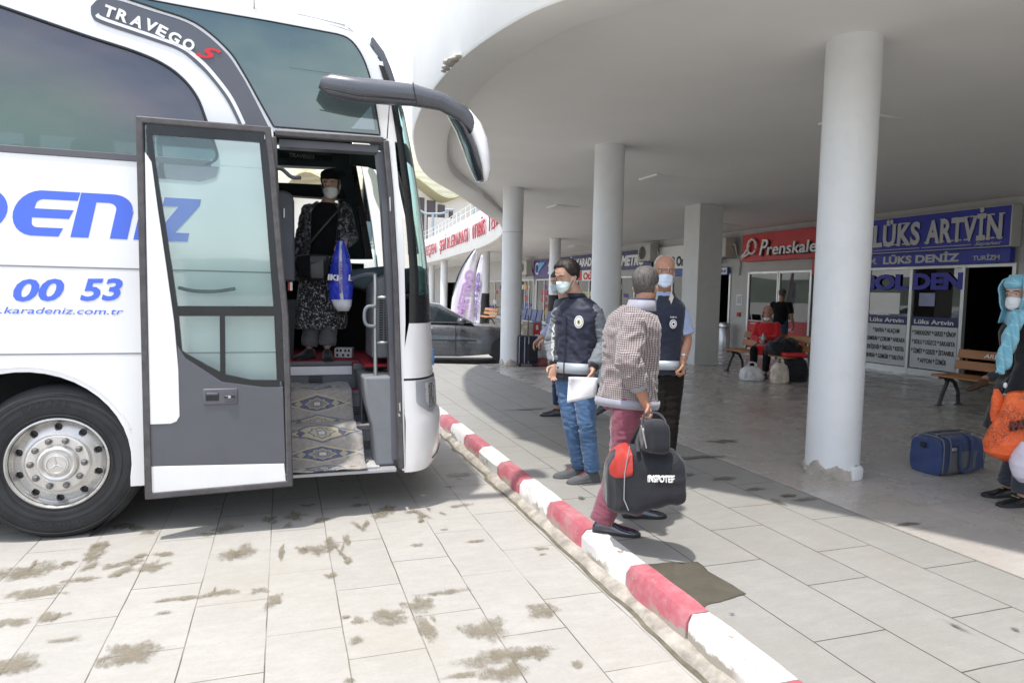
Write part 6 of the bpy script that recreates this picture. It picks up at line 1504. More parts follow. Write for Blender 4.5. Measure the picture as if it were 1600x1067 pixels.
for zz2, gr in [(.040, .079), (.066, .077)]:
    c_ = S['N']+(S['H']-S['N']).normalized()*zz2; rg.append(ringe(c_, S['rc'], fc, gr*.95, gr*.95, 24))
k.loft(rg, caps=False); k.build('collar_lining', cloth('lining_navy', (.03, .03, .08)), o, smooth=True, solid=.006)
M_mar = cloth('maroon_cotton', (.20, .058, .085), .85, var=.12, weave=240)
trousers(S, o, M_mar, grow=.016, hem=1.10, amp=.008, cuff=.074, knee=.080, vox=.0075)
M_pat = mat('patent_navy', (.010, .014, .035), .12, var=.2, spec=.8, coat=.8)
for q, d_, ank in (('R', camdir(.98, -.30), S['AR']), ('L', camdir(1, .03), S['AL'])):
    s_ = shoe(o, ank, d_, M_pat, M_sole, L_=.30, zf=.001, up=.082)
    d = Vector(d_); c_ = Vector((ank.x, ank.y, .082))+d*.055; r_ = d.cross(Z); k = MB(); k.tube([c_-r_*.038+Z*-.018, c_+Z*.004, c_+r_*.038+Z*-.018], .006, 8); k.tube([c_-r_*.014+d*.01+Z*.008, c_+r_*.014+d*.01+Z*.008], .005, 8); k.build('shoe_bar', M_steel, s_)
HAND = S['WR']+(at(1016, 650, K-.28)-at(1008, 630, K-.24)).normalized()*.10
# ---- duffel bag
M_nyl = mat('nylon_black', (.014, .0145, .019), .7, spec=.25, var=.2, scale=6, bump=.5, bscale=14, bdist=.01, sheen=.2)
M_redn = mat('nylon_red', (.40, .035, .026), .5, var=.08, bump=.4, bscale=14, bdist=.008)
KD = 3.95
bagc = at(1008, 795, KD); dv = thing('duffel_bag', (bagc.x, bagc.y, bagc.z), 'large black duffel bag with red end, carried by the man in the check jacket', 'bag')
def bag_loft(secs, dx, seed=0, e=.5):
    "secs: (px, ytop, ybottom, k, half depth) cross-sections along the bag"
    rings = []
    for (px_, yt, yb, kk_, hd_) in secs:
        a = at(px_, yt, kk_); b = at(px_, yb, kk_); c_ = (a+b)/2; hh = (a-b).length/2; ring = []
        for q in range(28):
            an = 2*math.pi*q/28; u_ = math.copysign(abs(math.sin(an))**e, math.sin(an)); v_ = math.copysign(abs(math.cos(an))**e, math.cos(an))
            p = c_+(a-b).normalized()*(hh*u_)+dx*(hd_*v_); p += (p-c_).normalized()*.012*noise.noise(p*7+Vector((seed, 0, 0))); ring.append(p)
        rings.append(ring)
    return rings
dep = camdir(0, 1)
secs = [(945, 742, 782, KD+.13, .05), (948, 724, 788, KD+.12, .09), (958, 709, 793, KD+.10, .125), (972, 700, 797, KD+.06, .13), (990, 698, 799, KD+.02, .13), (1012, 704, 790, KD-.02, .125), (1036, 700, 785, KD-.06, .12), (1053, 704, 785, KD-.09, .11), (1064, 717, 782, KD-.11, .09), (1068, 736, 774, KD-.12, .05)]
k = MB(); k.loft(bag_loft(secs, dep)); body_d = link(remesh(k, .007, 1, folds(.016, .55, .5, seed=8)), 'bag_body', M_nyl, dv)
k = MB(); rg = bag_loft([(948, 724, 743, KD+.12, .098), (958, 707, 743, KD+.10, .136), (971, 698, 742, KD+.062, .141), (983, 696, 738, KD+.04, .141)], dep); k.loft(rg); link(remesh(k, .007, 1), 'red_end', M_redn, dv)
k = MB(); rg = bag_loft([(1010, 699, 712, KD-.01, .07), (1034, 699, 712, KD-.04, .07)], dep); k.loft(rg); link(remesh(k, .007, 1), 'red_top', M_redn, dv)
k = MB()
k.tube([at(984, 697, KD-.10), at(976, 740, KD-.08), at(975, 780, KD-.07), at(982, 797, KD-.07)], .0035, 6); k.build('piping', mat('piping_grey', (.30, .30, .32), .6), dv)
M_web = mat('webbing_black', (.03, .03, .034), .7, bump=.3, bscale=120)
for kz, pxs in ((-.12, [(998, 706), (996, 690), (1002, 672), (1011, 655)]), (.10, [(985, 700), (990, 685), (1000, 668), (1012, 654)])):
    k = MB(); k.tube(catmull([at(a, b, KD+kz*(1-i/3)) for i, (a, b) in enumerate(pxs)], 5), .013, 8, flat=.25, up=CR); k.build('handle', M_web, dv, smooth=True)
M = frame(at(1014, 751.5, KD-.185), at(1054, 752.5, KD-.26)-at(1014, 751.5, KD-.185), Z)
text('lettering', 'INSPOTEF', M, .036, M_signw, dv, width=.150, bold=.015, shear=.1, depth=.020)
# ---- small black bag hung from the same hand
sb = thing('small_bag', at(1018, 700, KD-.15), 'small black shoulder bag hanging over the duffel from the same hand', 'bag')
k = MB(); secs = [(1001, 668, 690, KD-.10, .03), (1004, 660, 701, KD-.12, .055), (1018, 655, 705, KD-.16, .065), (1034, 656, 706, KD-.18, .06), (1043, 664, 704, KD-.19, .045), (1046, 676, 698, KD-.19, .02)]
k.loft(bag_loft(secs, dep, 4, .6)); link(remesh(k, .006, 1, folds(.007, .9, 1.0, seed=5)), 'bag_body', M_nyl, sb)
k = MB(); k.tube([at(1002, 664, KD-.2), at(1006, 680, KD-.21), at(1010, 700, KD-.20)], .004, 6); k.build('zip', M_steel, sb)
k = MB(); k.tube(catmull([at(1003, 668, KD-.15), at(1004, 654, KD-.12), at(1012, 645, KD-.05), at(1028, 646, KD-.10), at(1038, 656, KD-.17), at(1042, 672, KD-.2)], 5), .008, 8, flat=.3, up=CR); k.build('strap', M_web, sb, smooth=True)
k = MB(); k.ell(at(1005, 672, KD-.20), .008, .008, .012); k.ell(at(1041, 670, KD-.22), .007, .007, .01); k.build('buckle', M_steel, sb)
# ---- 3 older man in a navy vest ---------------------------------------------------------------
K = 5.25; fc = camdir(-.30, -.95)
S = dict(face=camdir(-.12, -1), pitch=.06, H=at(1038, 424, K), N=at(1039, 462, K+.05), C=at(1037, 496, K+.03), P=at(1036, 582, K+.03), skin=SK2, g=.95, belly=.01,
         SR=at(1016, 486, K+.05), ER=at(1006, 540, K+.1), WR=at(1010, 575, K), SL=at(1062, 486, K+.0), EL=at(1074, 530, K-.02), WL=at(1067, 565, K-.12),
         HR=at(1030, 588, K+.03), KR=at(1028, 662, K+.03), AR=at(1028, 735, K+.1), HL=at(1049, 588, K+.02), KL=at(1045, 664, K+.04), AL=at(1040, 738, K+.1),
         label='older balding man in navy vest facing us behind the man in the check jacket', vox=.006)
body_frame(S, fc)
S['handL'] = dict(d=at(1068, 592, K-.14)-at(1067, 565, K-.12), n_=camdir(-1, -.2), t_=camdir(-.2, -1), curl=1.15, thumb=1.0)
S['handR'] = dict(d=Vector((0, 0, -1)), n_=camdir(1, 0), t_=camdir(0, -1), curl=.6)
o, T, HB = person(S); HR_w = hairm('hair_white', (.42, .38, .34), .8); face_parts(o, T, HB, 1, HR_w, skin=SK2)
hair_cap(o, T, HR_w, 1, lambda a: .30 if a < 1.15 else (.150 if a < 1.5 else (.10 if a < 1.9 else .05)), thick=.004, seed=6, rough=.4)
mask(o, T, mat('mask_bluewhite', (.60, .68, .80), .85, var=.03))
M_v2 = cloth('vest_midnight', (.016, .020, .038), .75); M_shb = cloth('shirt_blue', (.30, .36, .52), .85)
jacket(S, o, M_shb, grow=.010, name='shirt', amp=.006, zlow=0, sleeve=.42, sr=(.068, .070, .05))
jacket(S, o, M_v2, grow=.022, name='vest', amp=.009, zlow=-.03, sleeveless=True)
tband(S, o, .06, .22, M_refl, 'reflective_band', g=.032)
p, nn = chest_frame(S, -.085, .90, .018, fc); badge(o, p, nn, .026, .034, [(1.0, M_signw), (.8, M_v2), (.66, M_signw), (.3, M_v2)])
a, n0 = chest_frame(S, -.06, 1.02, .02, fc); text('lettering', 'ZABITA', frame(a+n0*.002, Z.cross(n0), Z), .012, M_signw, o, width=.05, depth=.003)
k = MB(); n_ = S['N']; a = n_+fc*.085+Z*.0; k.add([n_+fc*.07+S['rc']*.05+Z*.03, n_+fc*.07-S['rc']*.05+Z*.03, n_+fc*.145-S['rc']*.018-Z*.19, n_+fc*.148+S['rc']*.012-Z*.19], [(0, 1, 2, 3)]); k.build('shirt_front', M_shb, o, solid=.006)
k = MB(); k.add([n_+fc*.075-S['rc']*.052+Z*.04, n_+fc*.10-S['rc']*.075-Z*.01, n_+fc*.152-S['rc']*.028-Z*.17, n_+fc*.150-S['rc']*.015-Z*.15], [(0, 1, 2, 3)]); k.build('vest_lining', mat('lining_beige', (.50, .44, .36), .9), o, solid=.006)
k = MB(); rg = []
for zz2, gr in [(-.01, .078), (.03, .070)]: rg.append(ringe(n_+Z*zz2, S['rc'], fc, gr, gr, 24))
k.loft(rg, caps=False); k.build('collar', M_v2, o, smooth=True, solid=.008)
trousers(S, o, cloth('trouser_brown', (.011, .008, .007), sheen=.02, bump=.1), grow=.014, amp=.004)
for q in 'LR': shoe(o, S['A'+q], camdir(-.2, -1), M_shoeb, M_sole, zf=.0)
k = MB(); k.tube([S['WL']+(S['EL']-S['WL']).normalized()*.035, S['WL']+(S['EL']-S['WL']).normalized()*.05], .032, 16); k.build('wrist_watch', M_steel, o)
# ---- 4 porter behind the young man ------------------------------------------------------------------
K = 8.3; fc = camdir(-.9, -.4)
S = dict(face=camdir(-.9, -.5), pitch=.2, H=at(873, 440, K), N=at(880, 464, K), C=at(884, 486, K), P=at(888, 548, K), skin=SK1, g=1.02,
         SR=at(876, 477, K+.15), ER=at(872, 505, K+.2), WR=at(850, 528, K+.1), SL=at(888, 478, K-.15), EL=at(868, 508, K-.22), WL=at(843, 529, K-.28),
         HR=at(886, 552, K+.08), KR=at(872, 598, K+.1), AR=at(871, 636, K+.1), HL=at(892, 552, K-.06), KL=at(918, 592, K-.05), AL=at(941, 622, K-.05),
         label='masked man in navy half hidden behind the young man, reaching to the left', vox=.009)
body_frame(S, fc)
S['handL'] = dict(d=at(829, 543, K-.3)-at(843, 529, K-.28), n_=Vector((0, 0, -1)), t_=camdir(.5, .8), curl=.5); S['handR'] = dict(d=at(838, 541, K+.1)-at(850, 528, K+.1), n_=Vector((0, 0, -1)), t_=camdir(.3, -.8), curl=.5)
o, T, HB = person(S); face_parts(o, T, HB, 1, HR_dark); hair_cap(o, T, HR_dark, 1, lambda a: .17 if a < .9 else .08, thick=.014, seed=4); mask(o, T, M_maskb)
jacket(S, o, M_vest, grow=.025, name='vest', vox=.011, msleeve=cloth('sleeve_pale_blue', (.42, .46, .66)), sleeve=.9, sr=(.07, .065, .055))
trousers(S, o, cloth('denim_dark', (.018, .03, .085)), vox=.011)
shoe(o, S['AR'], camdir(-1, -.1), M_shoeb, M_sole, zf=.0); sl_ = shoe(o, S['AL']+camdir(.0, 0)*0, camdir(-.8, -.1)+Z*-.55, M_shoeb, M_sole, zf=.12)
# ---- 5 woman in the coach doorway -----------------------------------------------------------------
K = 5.75; fc = camdir(.12, -1); FZ = BO[2]+1.034
S = dict(face=camdir(.10, -1), pitch=.22, tilt=.05, H=at(517, 288, K), N=at(512, 317, K+.04), C=at(510, 347, K+.03), P=at(504, 420, K+.03), skin=SK3, g=.93, hs=.94,
         SR=at(483, 330, K+.03), ER=at(469, 383, K+.06), WR=at(466, 425, K+.02), SL=at(538, 330, K+.02), EL=at(548, 372, K+.04), WL=at(540, 374, K-.17),
         HR=at(492, 428, K+.04), KR=at(490, 488, K+.03), AR=at(483, 541, K+.06), HL=at(517, 428, K+.04), KL=at(516, 490, K+.03), AL=at(511, 541, K+.02),
         label='woman in black beret and patterned dark coat standing in the coach doorway', vox=.0065, z0=FZ)
S['EL'] = at(549, 371, K+.02); S['WL'] = at(538, 381, K-.17)
body_frame(S, fc)
S['handR'] = dict(d=at(467, 445, K-.02)-at(466, 425, K+.02), n_=camdir(1, 0), t_=camdir(0, -1), curl=.6, s=.9)
S['handL'] = dict(d=at(532, 384, K-.26)-at(538, 381, K-.17)+Z*-.03, n_=Z*-1+camdir(-.5, 0), t_=camdir(-.6, -.2), curl=1.1, s=.9, thumb=1.0)
o, T, HB = person(S); face_parts(o, T, HB, .94, HR_dark, skin=SK3); mask(o, T, M_maskw, .94)
hair_cap(o, T, HR_dark, 1, lambda a: .30 if a < 1.2 else .04, thick=.010, seed=7, zmin=.0)
M_beret = cloth('beret_black', (.004, .004, .005), sheen=0); k = MB(); rg = []
for z_, r1, r2, ox, oy in [(.150, .076, .096, 0, -.006), (.166, .084, .106, -.002, -.010), (.182, .104, .122, -.014, -.018), (.203, .114, .130, -.022, -.026), (.224, .106, .122, -.022, -.028), (.242, .080, .096, -.018, -.026), (.252, .050, .062, -.012, -.02), (.256, .02, .02, -.01, -.016)]:
    rg.append([T((ox+r1*math.sin(q)*(1+.05*math.sin(3*q)), oy+r2*math.cos(q), z_+(.016*math.cos(q)-.01) if z_ < .24 else z_-.008)) for q in [2*math.pi*j/28 for j in range(28)]])
k.loft(rg); link(remesh(k, .006, 2, lambda p, n_: .008*noise.noise(p*16)), 'beret', M_beret, o)
def patterned(name, dark, light, sc, thr=.52, w_=.04):
    t = NT(name); vo = t.n('ShaderNodeTexVoronoi'); vo.inputs['Scale'].default_value = sc; t.l(t.pos, vo.inputs['Vector']); n_ = t.noise(sc*1.1, 4, .75, dist=.6)
    m = t.mapr(n_, thr, thr+w_); m2 = t.math('MAXIMUM', m, t.math('MULTIPLY', t.math('LESS_THAN', vo.outputs['Distance'], .16), .8)); c = t.mix(m2, dark, light); t.bsdf(c, .9, 0, Sheen_Weight=.2); return t.m
M_coat = patterned('coat_pattern', (.010, .010, .012), (.22, .21, .24), 26); M_dres = patterned('dress_pattern', (.010, .010, .014), (.45, .44, .46), 48, .55)
M_top = cloth('top_black', (.005, .005, .006), sheen=.05)
jacket(S, o, M_top, grow=.008, name='top', amp=.006, zlow=-.03, sleeveless=True)
# open coat: two front panels and a back, with sleeves
mb = MB(); RR = torso_rings(S, .026, zlow=-.30, g=.93, hem=.03)[:-1]; n = len(RR[0]); rows = []
for r_ in RR:
    row = []; m_ = len(r_)
    for j in range(41):
        an = 90+(38+(360-76)*j/40); q = (an/360*m_) % m_; i0 = int(q); row.append(r_[i0].lerp(r_[(i0+1) % m_], q-i0))
    rows.append(row)
def ringfront(rows): return rows
k = MB(); k.sheet(rows); k.build('coat', M_coat, o, smooth=True, solid=.012)
mb = MB()
for q in 'LR':
    a, b, c_ = S['S'+q], S['E'+q], S['W'+q]; mb.limb([a, a.lerp(b, .5), b], [.066, .060, .055]); mb.tube([b-(c_-b)*.1, b.lerp(c_, .5), b.lerp(c_, .95)], [.055, .050, .048], 16)
link(remesh(mb, .008, 1, folds(.009, 1, 2.5, seed=2)), 'coat_sleeves', M_coat, o)
# long patterned dress
mb = MB(); P_ = S['P']; rg = []
for z_, ra, rb, dx_ in [(.10, .155, .12, 0), (.0, .175, .14, 0), (-.15, .195, .16, -.005), (-.32, .205, .17, -.01), (-.47, .215, .175, -.012), (-.50, .205, .165, -.012)]:
    rg.append(ringe(P_+Z*z_+camdir(1, 0)*dx_, S['rp'], fc, ra, rb, 30))
mb.loft(rg); link(remesh(mb, .008, 1, lambda p, n_: .010*math.sin(18*math.atan2((p-P_).y, (p-P_).x)*.5+2*noise.noise(p*3))*max(0, min(1, (P_.z-p.z)/.4))+.006*noise.noise(p*14)), 'dress', M_dres, o)
trousers(S, o, cloth('trouser_grey', (.115, .12, .13)), grow=.0, hem=.96, cuff=.066, knee=.07)
for q, d_ in (('R', camdir(-.35, -1)), ('L', camdir(.35, -1))): shoe(o, S['A'+q], d_, cloth('shoe_black_cloth', (.010, .010, .012)), M_sole, zf=FZ, L_=.25)
# her bags
bb = thing('handbag', at(488, 425, K-.2), 'black leather crossbody handbag worn by the woman in the beret', 'handbag')
M_lea = mat('leather_black', (.018, .018, .02), .35, var=.2, bump=.4, bscale=20, bdist=.004)
k = MB(); k.loft(bag_loft([(464, 405, 424, K-.15, .02), (468, 401, 433, K-.18, .04), (488, 400, 437, K-.22, .05), (508, 400, 438, K-.2, .04), (514, 404, 430, K-.18, .02)], dep, 2, .6)); link(remesh(k, .007, 1, folds(.005, 1.2, .8)), 'bag_body', M_lea, bb)
k = MB(); k.loft(bag_loft([(465, 400, 412, K-.17, .03), (488, 397, 414, K-.23, .052), (513, 398, 412, K-.19, .03)], dep, 2, .6)); link(remesh(k, .007, 1), 'bag_flap', M_lea, bb)
k = MB(); k.tube(catmull([at(466, 402, K-.15), at(500, 360, K-.15), at(534, 322, K-.08), at(538, 316, K+.02)], 5), .010, 8, flat=.25, up=CR); k.build('strap', M_lea, bb, smooth=True)
pb = thing('plastic_bag', at(532, 486, K-.28), 'shiny blue and white plastic carrier bag held by the woman in the beret', 'bag')
t = NT('bag_blue_plastic'); c = t.mix(t.mapr(t.noise(10, 4, .6), .35, .65), (.020, .035, .42), (.04, .06, .55)); t.bsdf(c, .22); t.bump(t.noise(22, 5, .65, dist=.6), .9, .012); M_pbb = t.m
M_pbw = mat('bag_white_plastic', (.62, .62, .66), .3, var=.08, bump=.8, bscale=24, bdist=.008)
KB = K-.28
def bagsheet(secs, off=0):
    rg = []
    for (yy, xl, xr, hd_) in secs:
        a = at(xl, yy, KB); b = at(xr, yy, KB); c_ = (a+b)/2; hw_ = (b-a).length/2; rg.append([c_+(b-a).normalized()*(hw_*math.copysign(abs(math.cos(q))**.8, math.cos(q)))+dep*(hd_*math.sin(q)) for q in [2*math.pi*j/32 for j in range(32)]])
    return rg
rg = bagsheet([(375, 529, 537, .01), (382, 525, 541, .025), (400, 519, 546, .04), (425, 515, 550, .055), (450, 514, 552, .06), (468, 515, 551, .055), (478, 520, 549, .04), (484, 526, 545, .02)])
k = MB(); k.loft(rg); link(remesh(k, .006, 1, lambda p, n_: .009*noise.noise(Vector((p.x*16, p.y*16, p.z*7)))+.004*noise.noise(p*30)), 'bag_body', M_pbb, pb)
k = MB(); rg = bagsheet([(377, 530, 536.5, .018), (400, 530, 537.5, .050), (430, 530, 539, .066), (462, 531, 541, .066), (478, 532, 542, .046)]); k.loft(rg); k.build('white_stripe', M_pbw, pb, smooth=True)
k = MB(); rg = bagsheet([(468, 517, 550, .060), (478, 521, 549, .046), (486, 527, 545, .022)]); k.loft(rg); k.build('white_bottom', M_pbw, pb, smooth=True)
M = frame(at(534, 458, KB-.07), Z+CR*.02, -CR); text('lettering', 'MODA TEKSTİL', M, .018, mat('print_violet', (.2, .1, .4), .6), pb, width=.26, bold=.02)
a = at(512.5, 437, KB-.066); text('lettering', 'IKI', frame(a, CR-Z*.1, Z), .045, M_signw, pb, width=.085, bold=.04, depth=.012); a = at(545, 438, KB-.05); text('lettering', 'L', frame(a, CR-Z*.1, Z), .045, M_signw, pb, width=.03, bold=.04, depth=.012)
bx = thing('cardboard_carton', Vector(BO)+Vector((.40, 1.15, 1.04)), 'small printed carton on the coach floor beside the woman\'s shoes', 'box')
a = at(538, 555, K+.25); k = MB(); k.obox((a.x, a.y, FZ+.045), .15, .10, .085, Matrix.Rotation(-.3, 3, 'Z')); k.build('carton', M_signw, bx, bevel=.003)
k = MB()
for i, (dx, dz) in enumerate([(-.05, .02), (-.02, .02), (.02, .02), (.05, .02), (-.05, -.02), (.0, -.02), (.045, -.02)]): k.obox(Vector((a.x, a.y, FZ+.045))+Matrix.Rotation(-.3, 3, 'Z') @ Vector((dx, -.0505, dz)), .018, .002, .022, Matrix.Rotation(-.3, 3, 'Z'))
k.build('print', M_ink, bx)
# ---- 6 woman in a turquoise headscarf at the right edge ------------------------------------------------
K = 5.15; fc = camdir(-.92, -.35)
S = dict(face=camdir(-.95, -.42), pitch=.08, H=at(1592, 459, K), N=at(1604, 492, K), C=at(1608, 528, K), P=at(1610, 622, K), skin=SK3, g=1.0, hs=.97,
         SR=at(1600, 512, K+.16), ER=at(1600, 570, K+.2), WR=at(1578, 612, K+.12), SL=at(1606, 512, K-.17), EL=at(1604, 572, K-.22), WL=at(1583, 618, K-.20),
         HR=at(1606, 628, K+.08), KR=at(1592, 704, K+.10), AR=at(1574, 758, K+.14), HL=at(1608, 628, K-.08), KL=at(1602, 706, K-.08), AL=at(1598, 772, K-.10),
         label='woman in turquoise headscarf and long black coat at the right edge of the photo', vox=.0065)
body_frame(S, fc)
S['handR'] = dict(d=Vector((0, 0, -1))+camdir(-.3, 0), n_=camdir(0, -1), t_=camdir(-1, 0), curl=1.0, s=.9); S['handL'] = dict(d=Vector((0, 0, -1))+camdir(-.3, 0), n_=camdir(0, 1), t_=camdir(-1, 0), curl=1.0, s=.9)
o, T, HB = person(S); face_parts(o, T, HB, .97, HR_dark, skin=SK3); mask(o, T, M_maskw, .97, strap=False)
t = NT('scarf_turquoise'); x, y, z = t.sep(); d1 = t.math('ADD', t.math('MULTIPLY', x, 9), t.math('MULTIPLY', z, 11)); d2 = t.math('SUBTRACT', t.math('MULTIPLY', y, 9), t.math('MULTIPLY', z, 11))
l1 = t.math('LESS_THAN', t.math('ABSOLUTE', t.math('SUBTRACT', t.math('FRACT', d1), .5)), .03); l2 = t.math('LESS_THAN', t.math('ABSOLUTE', t.math('SUBTRACT', t.math('FRACT', d2), .5)), .03)
c = t.mix(t.mapr(t.noise(8, 5, .6), .3, .7), (.13, .37, .48), (.20, .46, .56)); c = t.mix(t.math('MULTIPLY', t.math('MAXIMUM', l1, l2), .6), c, (.40, .62, .68)); t.bsdf(c, .6, 0, Sheen_Weight=.3); M_scf = t.m
# scarf: hood open at the face, then two tails down the front
k = MB(); rows = []
for j in range(22):
    f = j/21; row = []
    for i in range(33):
        g_ = -1+2*i/32; th = math.pi+g_*math.radians(128 if f > .25 else 118)   # from side over back
        z = -.11+.36*f; zz2 = max(.0, min(.234, z)); o_ = .020+.018*(1-f)+.012*abs(g_)**3
        if z < .02: o_ += .022*(1-(z+.11)/.13)
        p = hpt(th, zz2, o_); p.z = z+.012*(f > .9)
        if abs(g_) > .8: p.y += .022*(abs(g_)-.8)/.2*min(1, max(0, f-.3)*2)
        row.append(T(p)+Vector((0, 0, 0))*1+HB @ Vector((0, 0, .004*noise.noise(Vector((g_*6, f*6, 0))))))
    rows.append(row)
k.sheet(rows); k.add([T((.0, .0, .262))], []); 
k.build('scarf_hood', M_scf, o, smooth=True, solid=.008)
k = MB(); k.ell(T((0, -.002, .195)), .092, .112, .068, HB, 24, 14); k.build('scarf_crown', M_scf, o, smooth=True)
k = MB(); rg = []
for a, b, w_, d_ in [(1592, 486, 10, .05), (1586, 505, 10, .045), (1578, 530, 11, .04), (1571, 555, 11, .035), (1567, 572, 10, .03), (1562, 583, 7, .02)]:
    p = at(a, b, K-.22); hw_ = w_*K/FPX; rg.append([p+CR*(hw_*math.cos(q)*(1+.15*math.sin(4*q)))+dep*(d_*math.sin(q)) for q in [2*math.pi*j/20 for j in range(20)]])
k.loft(rg); link(remesh(k, .006, 1, lambda p, n_: .010*math.sin((p-CAMP).dot(CR)*110+p.z*9)), 'scarf_tail', M_scf, o)
k = MB(); rg = []
for a, b, w_, d_ in [(1592, 486, 14, .09), (1596, 500, 20, .14), (1604, 515, 24, .16)]:
    p = at(a, b, K); hw_ = w_*K/FPX; rg.append([p+CR*(hw_*math.cos(q))+dep*(d_*math.sin(q)) for q in [2*math.pi*j/20 for j in range(20)]])
k.loft(rg); k.build('scarf_wrap', M_scf, o, smooth=True)
M_cb = cloth('coat_black', (.010, .010, .013), .9)
jacket(S, o, M_cb, grow=.035, name='coat', zlow=-.5, hem=.05, sr=(.075, .07, .055))
trousers(S, o, cloth('trouser_slate', (.05, .055, .07)), hem=.97, cuff=.070)
for q, d_ in (('R', camdir(-1, -.1)), ('L', camdir(-1, -.15))):
    s_ = shoe(o, S['A'+q], d_, M_shoeb, M_sole, zf=.004, L_=.27, up=.075); c_ = Vector((S['A'+q].x, S['A'+q].y, .075))+Vector(d_)*.06; r_ = Vector(d_).cross(Z)
    MB().tube([c_-r_*.03, c_+r_*.03+Z*.002], .005, 6).build('gold_bar', mat('gold_metal', (.6, .5, .25), .3, .9), s_)
ob = thing('orange_bag', at(1572, 716, K-.25), 'bright orange plastic shop bag with dark print, carried by the woman in the turquoise scarf', 'bag')
t = NT('bag_orange'); c = t.mix(t.mapr(t.noise(6, 4, .6), .35, .65), (.80, .10, .015), (.90, .17, .04)); net = t.math('MULTIPLY', t.mapr(t.noise(4, 3, .5), .48, .56), t.mapr(t.noise(120, 2, .5), .48, .52)); c = t.mix(t.math('MULTIPLY', net, .7), c, (.12, .02, .01)); t.bsdf(c, .3); t.bump(t.noise(14, 6, .7, dist=.8), 1.0, .02); M_org = t.m
KB = K-.28
secs = [(612, 1575, 1612, .03), (640, 1567, 1616, .07), (665, 1553, 1618, .10), (690, 1540, 1612, .12), (706, 1541, 1600, .10), (714, 1552, 1590, .07), (719, 1568, 1580, .02)]
k = MB(); k.loft(bagsheet(secs)); link(remesh(k, .007, 1, lambda p, n_: .012*noise.noise(p*8)+.010*(.5-abs(noise.noise(p*17)))), 'bag_body', M_org, ob)
k = MB(); KB = K-.2; k.loft(bagsheet([(607, 1552, 1560, .01), (625, 1549, 1572, .03), (660, 1549, 1580, .05)])); link(remesh(k, .007, 1, lambda p, n_: .01*noise.noise(p*14)), 'bag_handle', M_org, ob)
M = frame(at(1577, 672, K-.42), CR*1-CU*-.18, CU); text('lettering', 'PARK', M, .058, mat('print_brown', (.10, .02, .015), .5), ob, width=.19, bold=.05, shear=.15, depth=.03)
wb = thing('plastic_bag', at(1598, 752, K-.35), 'white and pink plastic bag at the right edge, under the orange bag', 'bag'); KB = K-.42
k = MB(); k.loft(bagsheet([(690, 1597, 1608, .03), (705, 1587, 1618, .08), (725, 1583, 1625, .11), (745, 1588, 1620, .09), (753, 1596, 1612, .04)])); link(remesh(k, .007, 1, lambda p, n_: .014*noise.noise(p*11)), 'bag_body', mat('bag_pale', (.62, .58, .66), .35, var=.15, scale=6), wb)
nb = thing('handbag', at(1560, 615, K-.05), 'small black handbag with white clasp between the scarf end and the orange bag', 'handbag')
k = MB(); k.loft(bag_loft([(1553, 610, 622, K-.1, .02), (1560, 592, 628, K-.12, .04), (1574, 578, 630, K-.12, .05), (1590, 578, 628, K-.1, .03)], dep, 5, .7)); link(remesh(k, .007, 1), 'bag_body', M_lea, nb); k = MB(); k.ell(at(1571, 602, K-.19), .018, .01, .022); k.build('clasp', M_signw, nb, smooth=True)
# ---- 7 woman in red on the bench ---------------------------------------------------------------------
fc = Vector((-.8, -.6, 0)).normalized(); bxp = Vector((8.80, 10.75, 0))
rt = rightof(fc); K = proj(bxp+Z*.6)[2]
P_ = Vector((8.86, 10.9, .54))
S = dict(face=Vector((-.75, -.65, 0)), pitch=.15, H=P_+Z*.66+fc*.05, N=P_+Z*.50+fc*.01, C=P_+Z*.33, P=P_, skin=SK2, g=1.0, SR=P_+Z*.44+rt*.17, SL=P_+Z*.44-rt*.17, ER=P_+Z*.20+rt*.23+fc*.10, EL=P_+Z*.20-rt*.22+fc*.10, WR=P_+Z*.14+rt*.06+fc*.30, WL=P_+Z*.20-rt*.06+fc*.30,
         HR=P_+rt*.09, HL=P_-rt*.09, KR=P_+rt*.12+fc*.43+Z*-.02, KL=P_-rt*.12+fc*.43+Z*-.02, AR=P_+rt*.14+fc*.36+Z*-.45, AL=P_-rt*.12+fc*.50+Z*-.45,
         label='woman in red coat and headscarf sitting on the bench by the red shop', vox=.011)
body_frame(S, fc); S['handR'] = dict(d=fc*.6-rt*.8, n_=Vector((0, 0, 1)), t_=Z, curl=.6); S['handL'] = dict(d=fc*.5+rt*.5, n_=rt, t_=Z, curl=.8)
o, T, HB = person(S); face_parts(o, T, HB, 1, HR_dark); mask(o, T, M_maskw, strap=False, top=.06, low=-.01)
M_rc = cloth('coat_red', (.50, .015, .02)); jacket(S, o, M_rc, grow=.035, vox=.013, zlow=-.1, name='coat'); 
k = MB(); g1 = ringe(P_+fc*.12, rt, Z, .20, .12); k.loft([ringe(P_, rt, Z, .19, .13), ringe(P_+fc*.25+Z*-.01, rt, Z, .21, .10), ringe(P_+fc*.44+Z*-.03, rt, Z, .20, .09)]); link(remesh(k, .012, 2), 'coat_skirt', M_rc, o)
trousers(S, o, M_top, vox=.013)
for q in 'LR': shoe(o, S['A'+q], fc, M_shoeb, M_sole, zf=.004)
M_fl = patterned('scarf_floral', (.30, .12, .09), (.55, .42, .36), 30); k = MB(); k.ell(T((0, -.012, .14)), .100, .112, .125, HB, 20, 14); k.ell(T((0, -.01, .0)), .10, .10, .09, HB, 20, 12)
r_ = remesh(k, .010, 2); 
sc_o = link(r_, 'headscarf', M_fl, o)
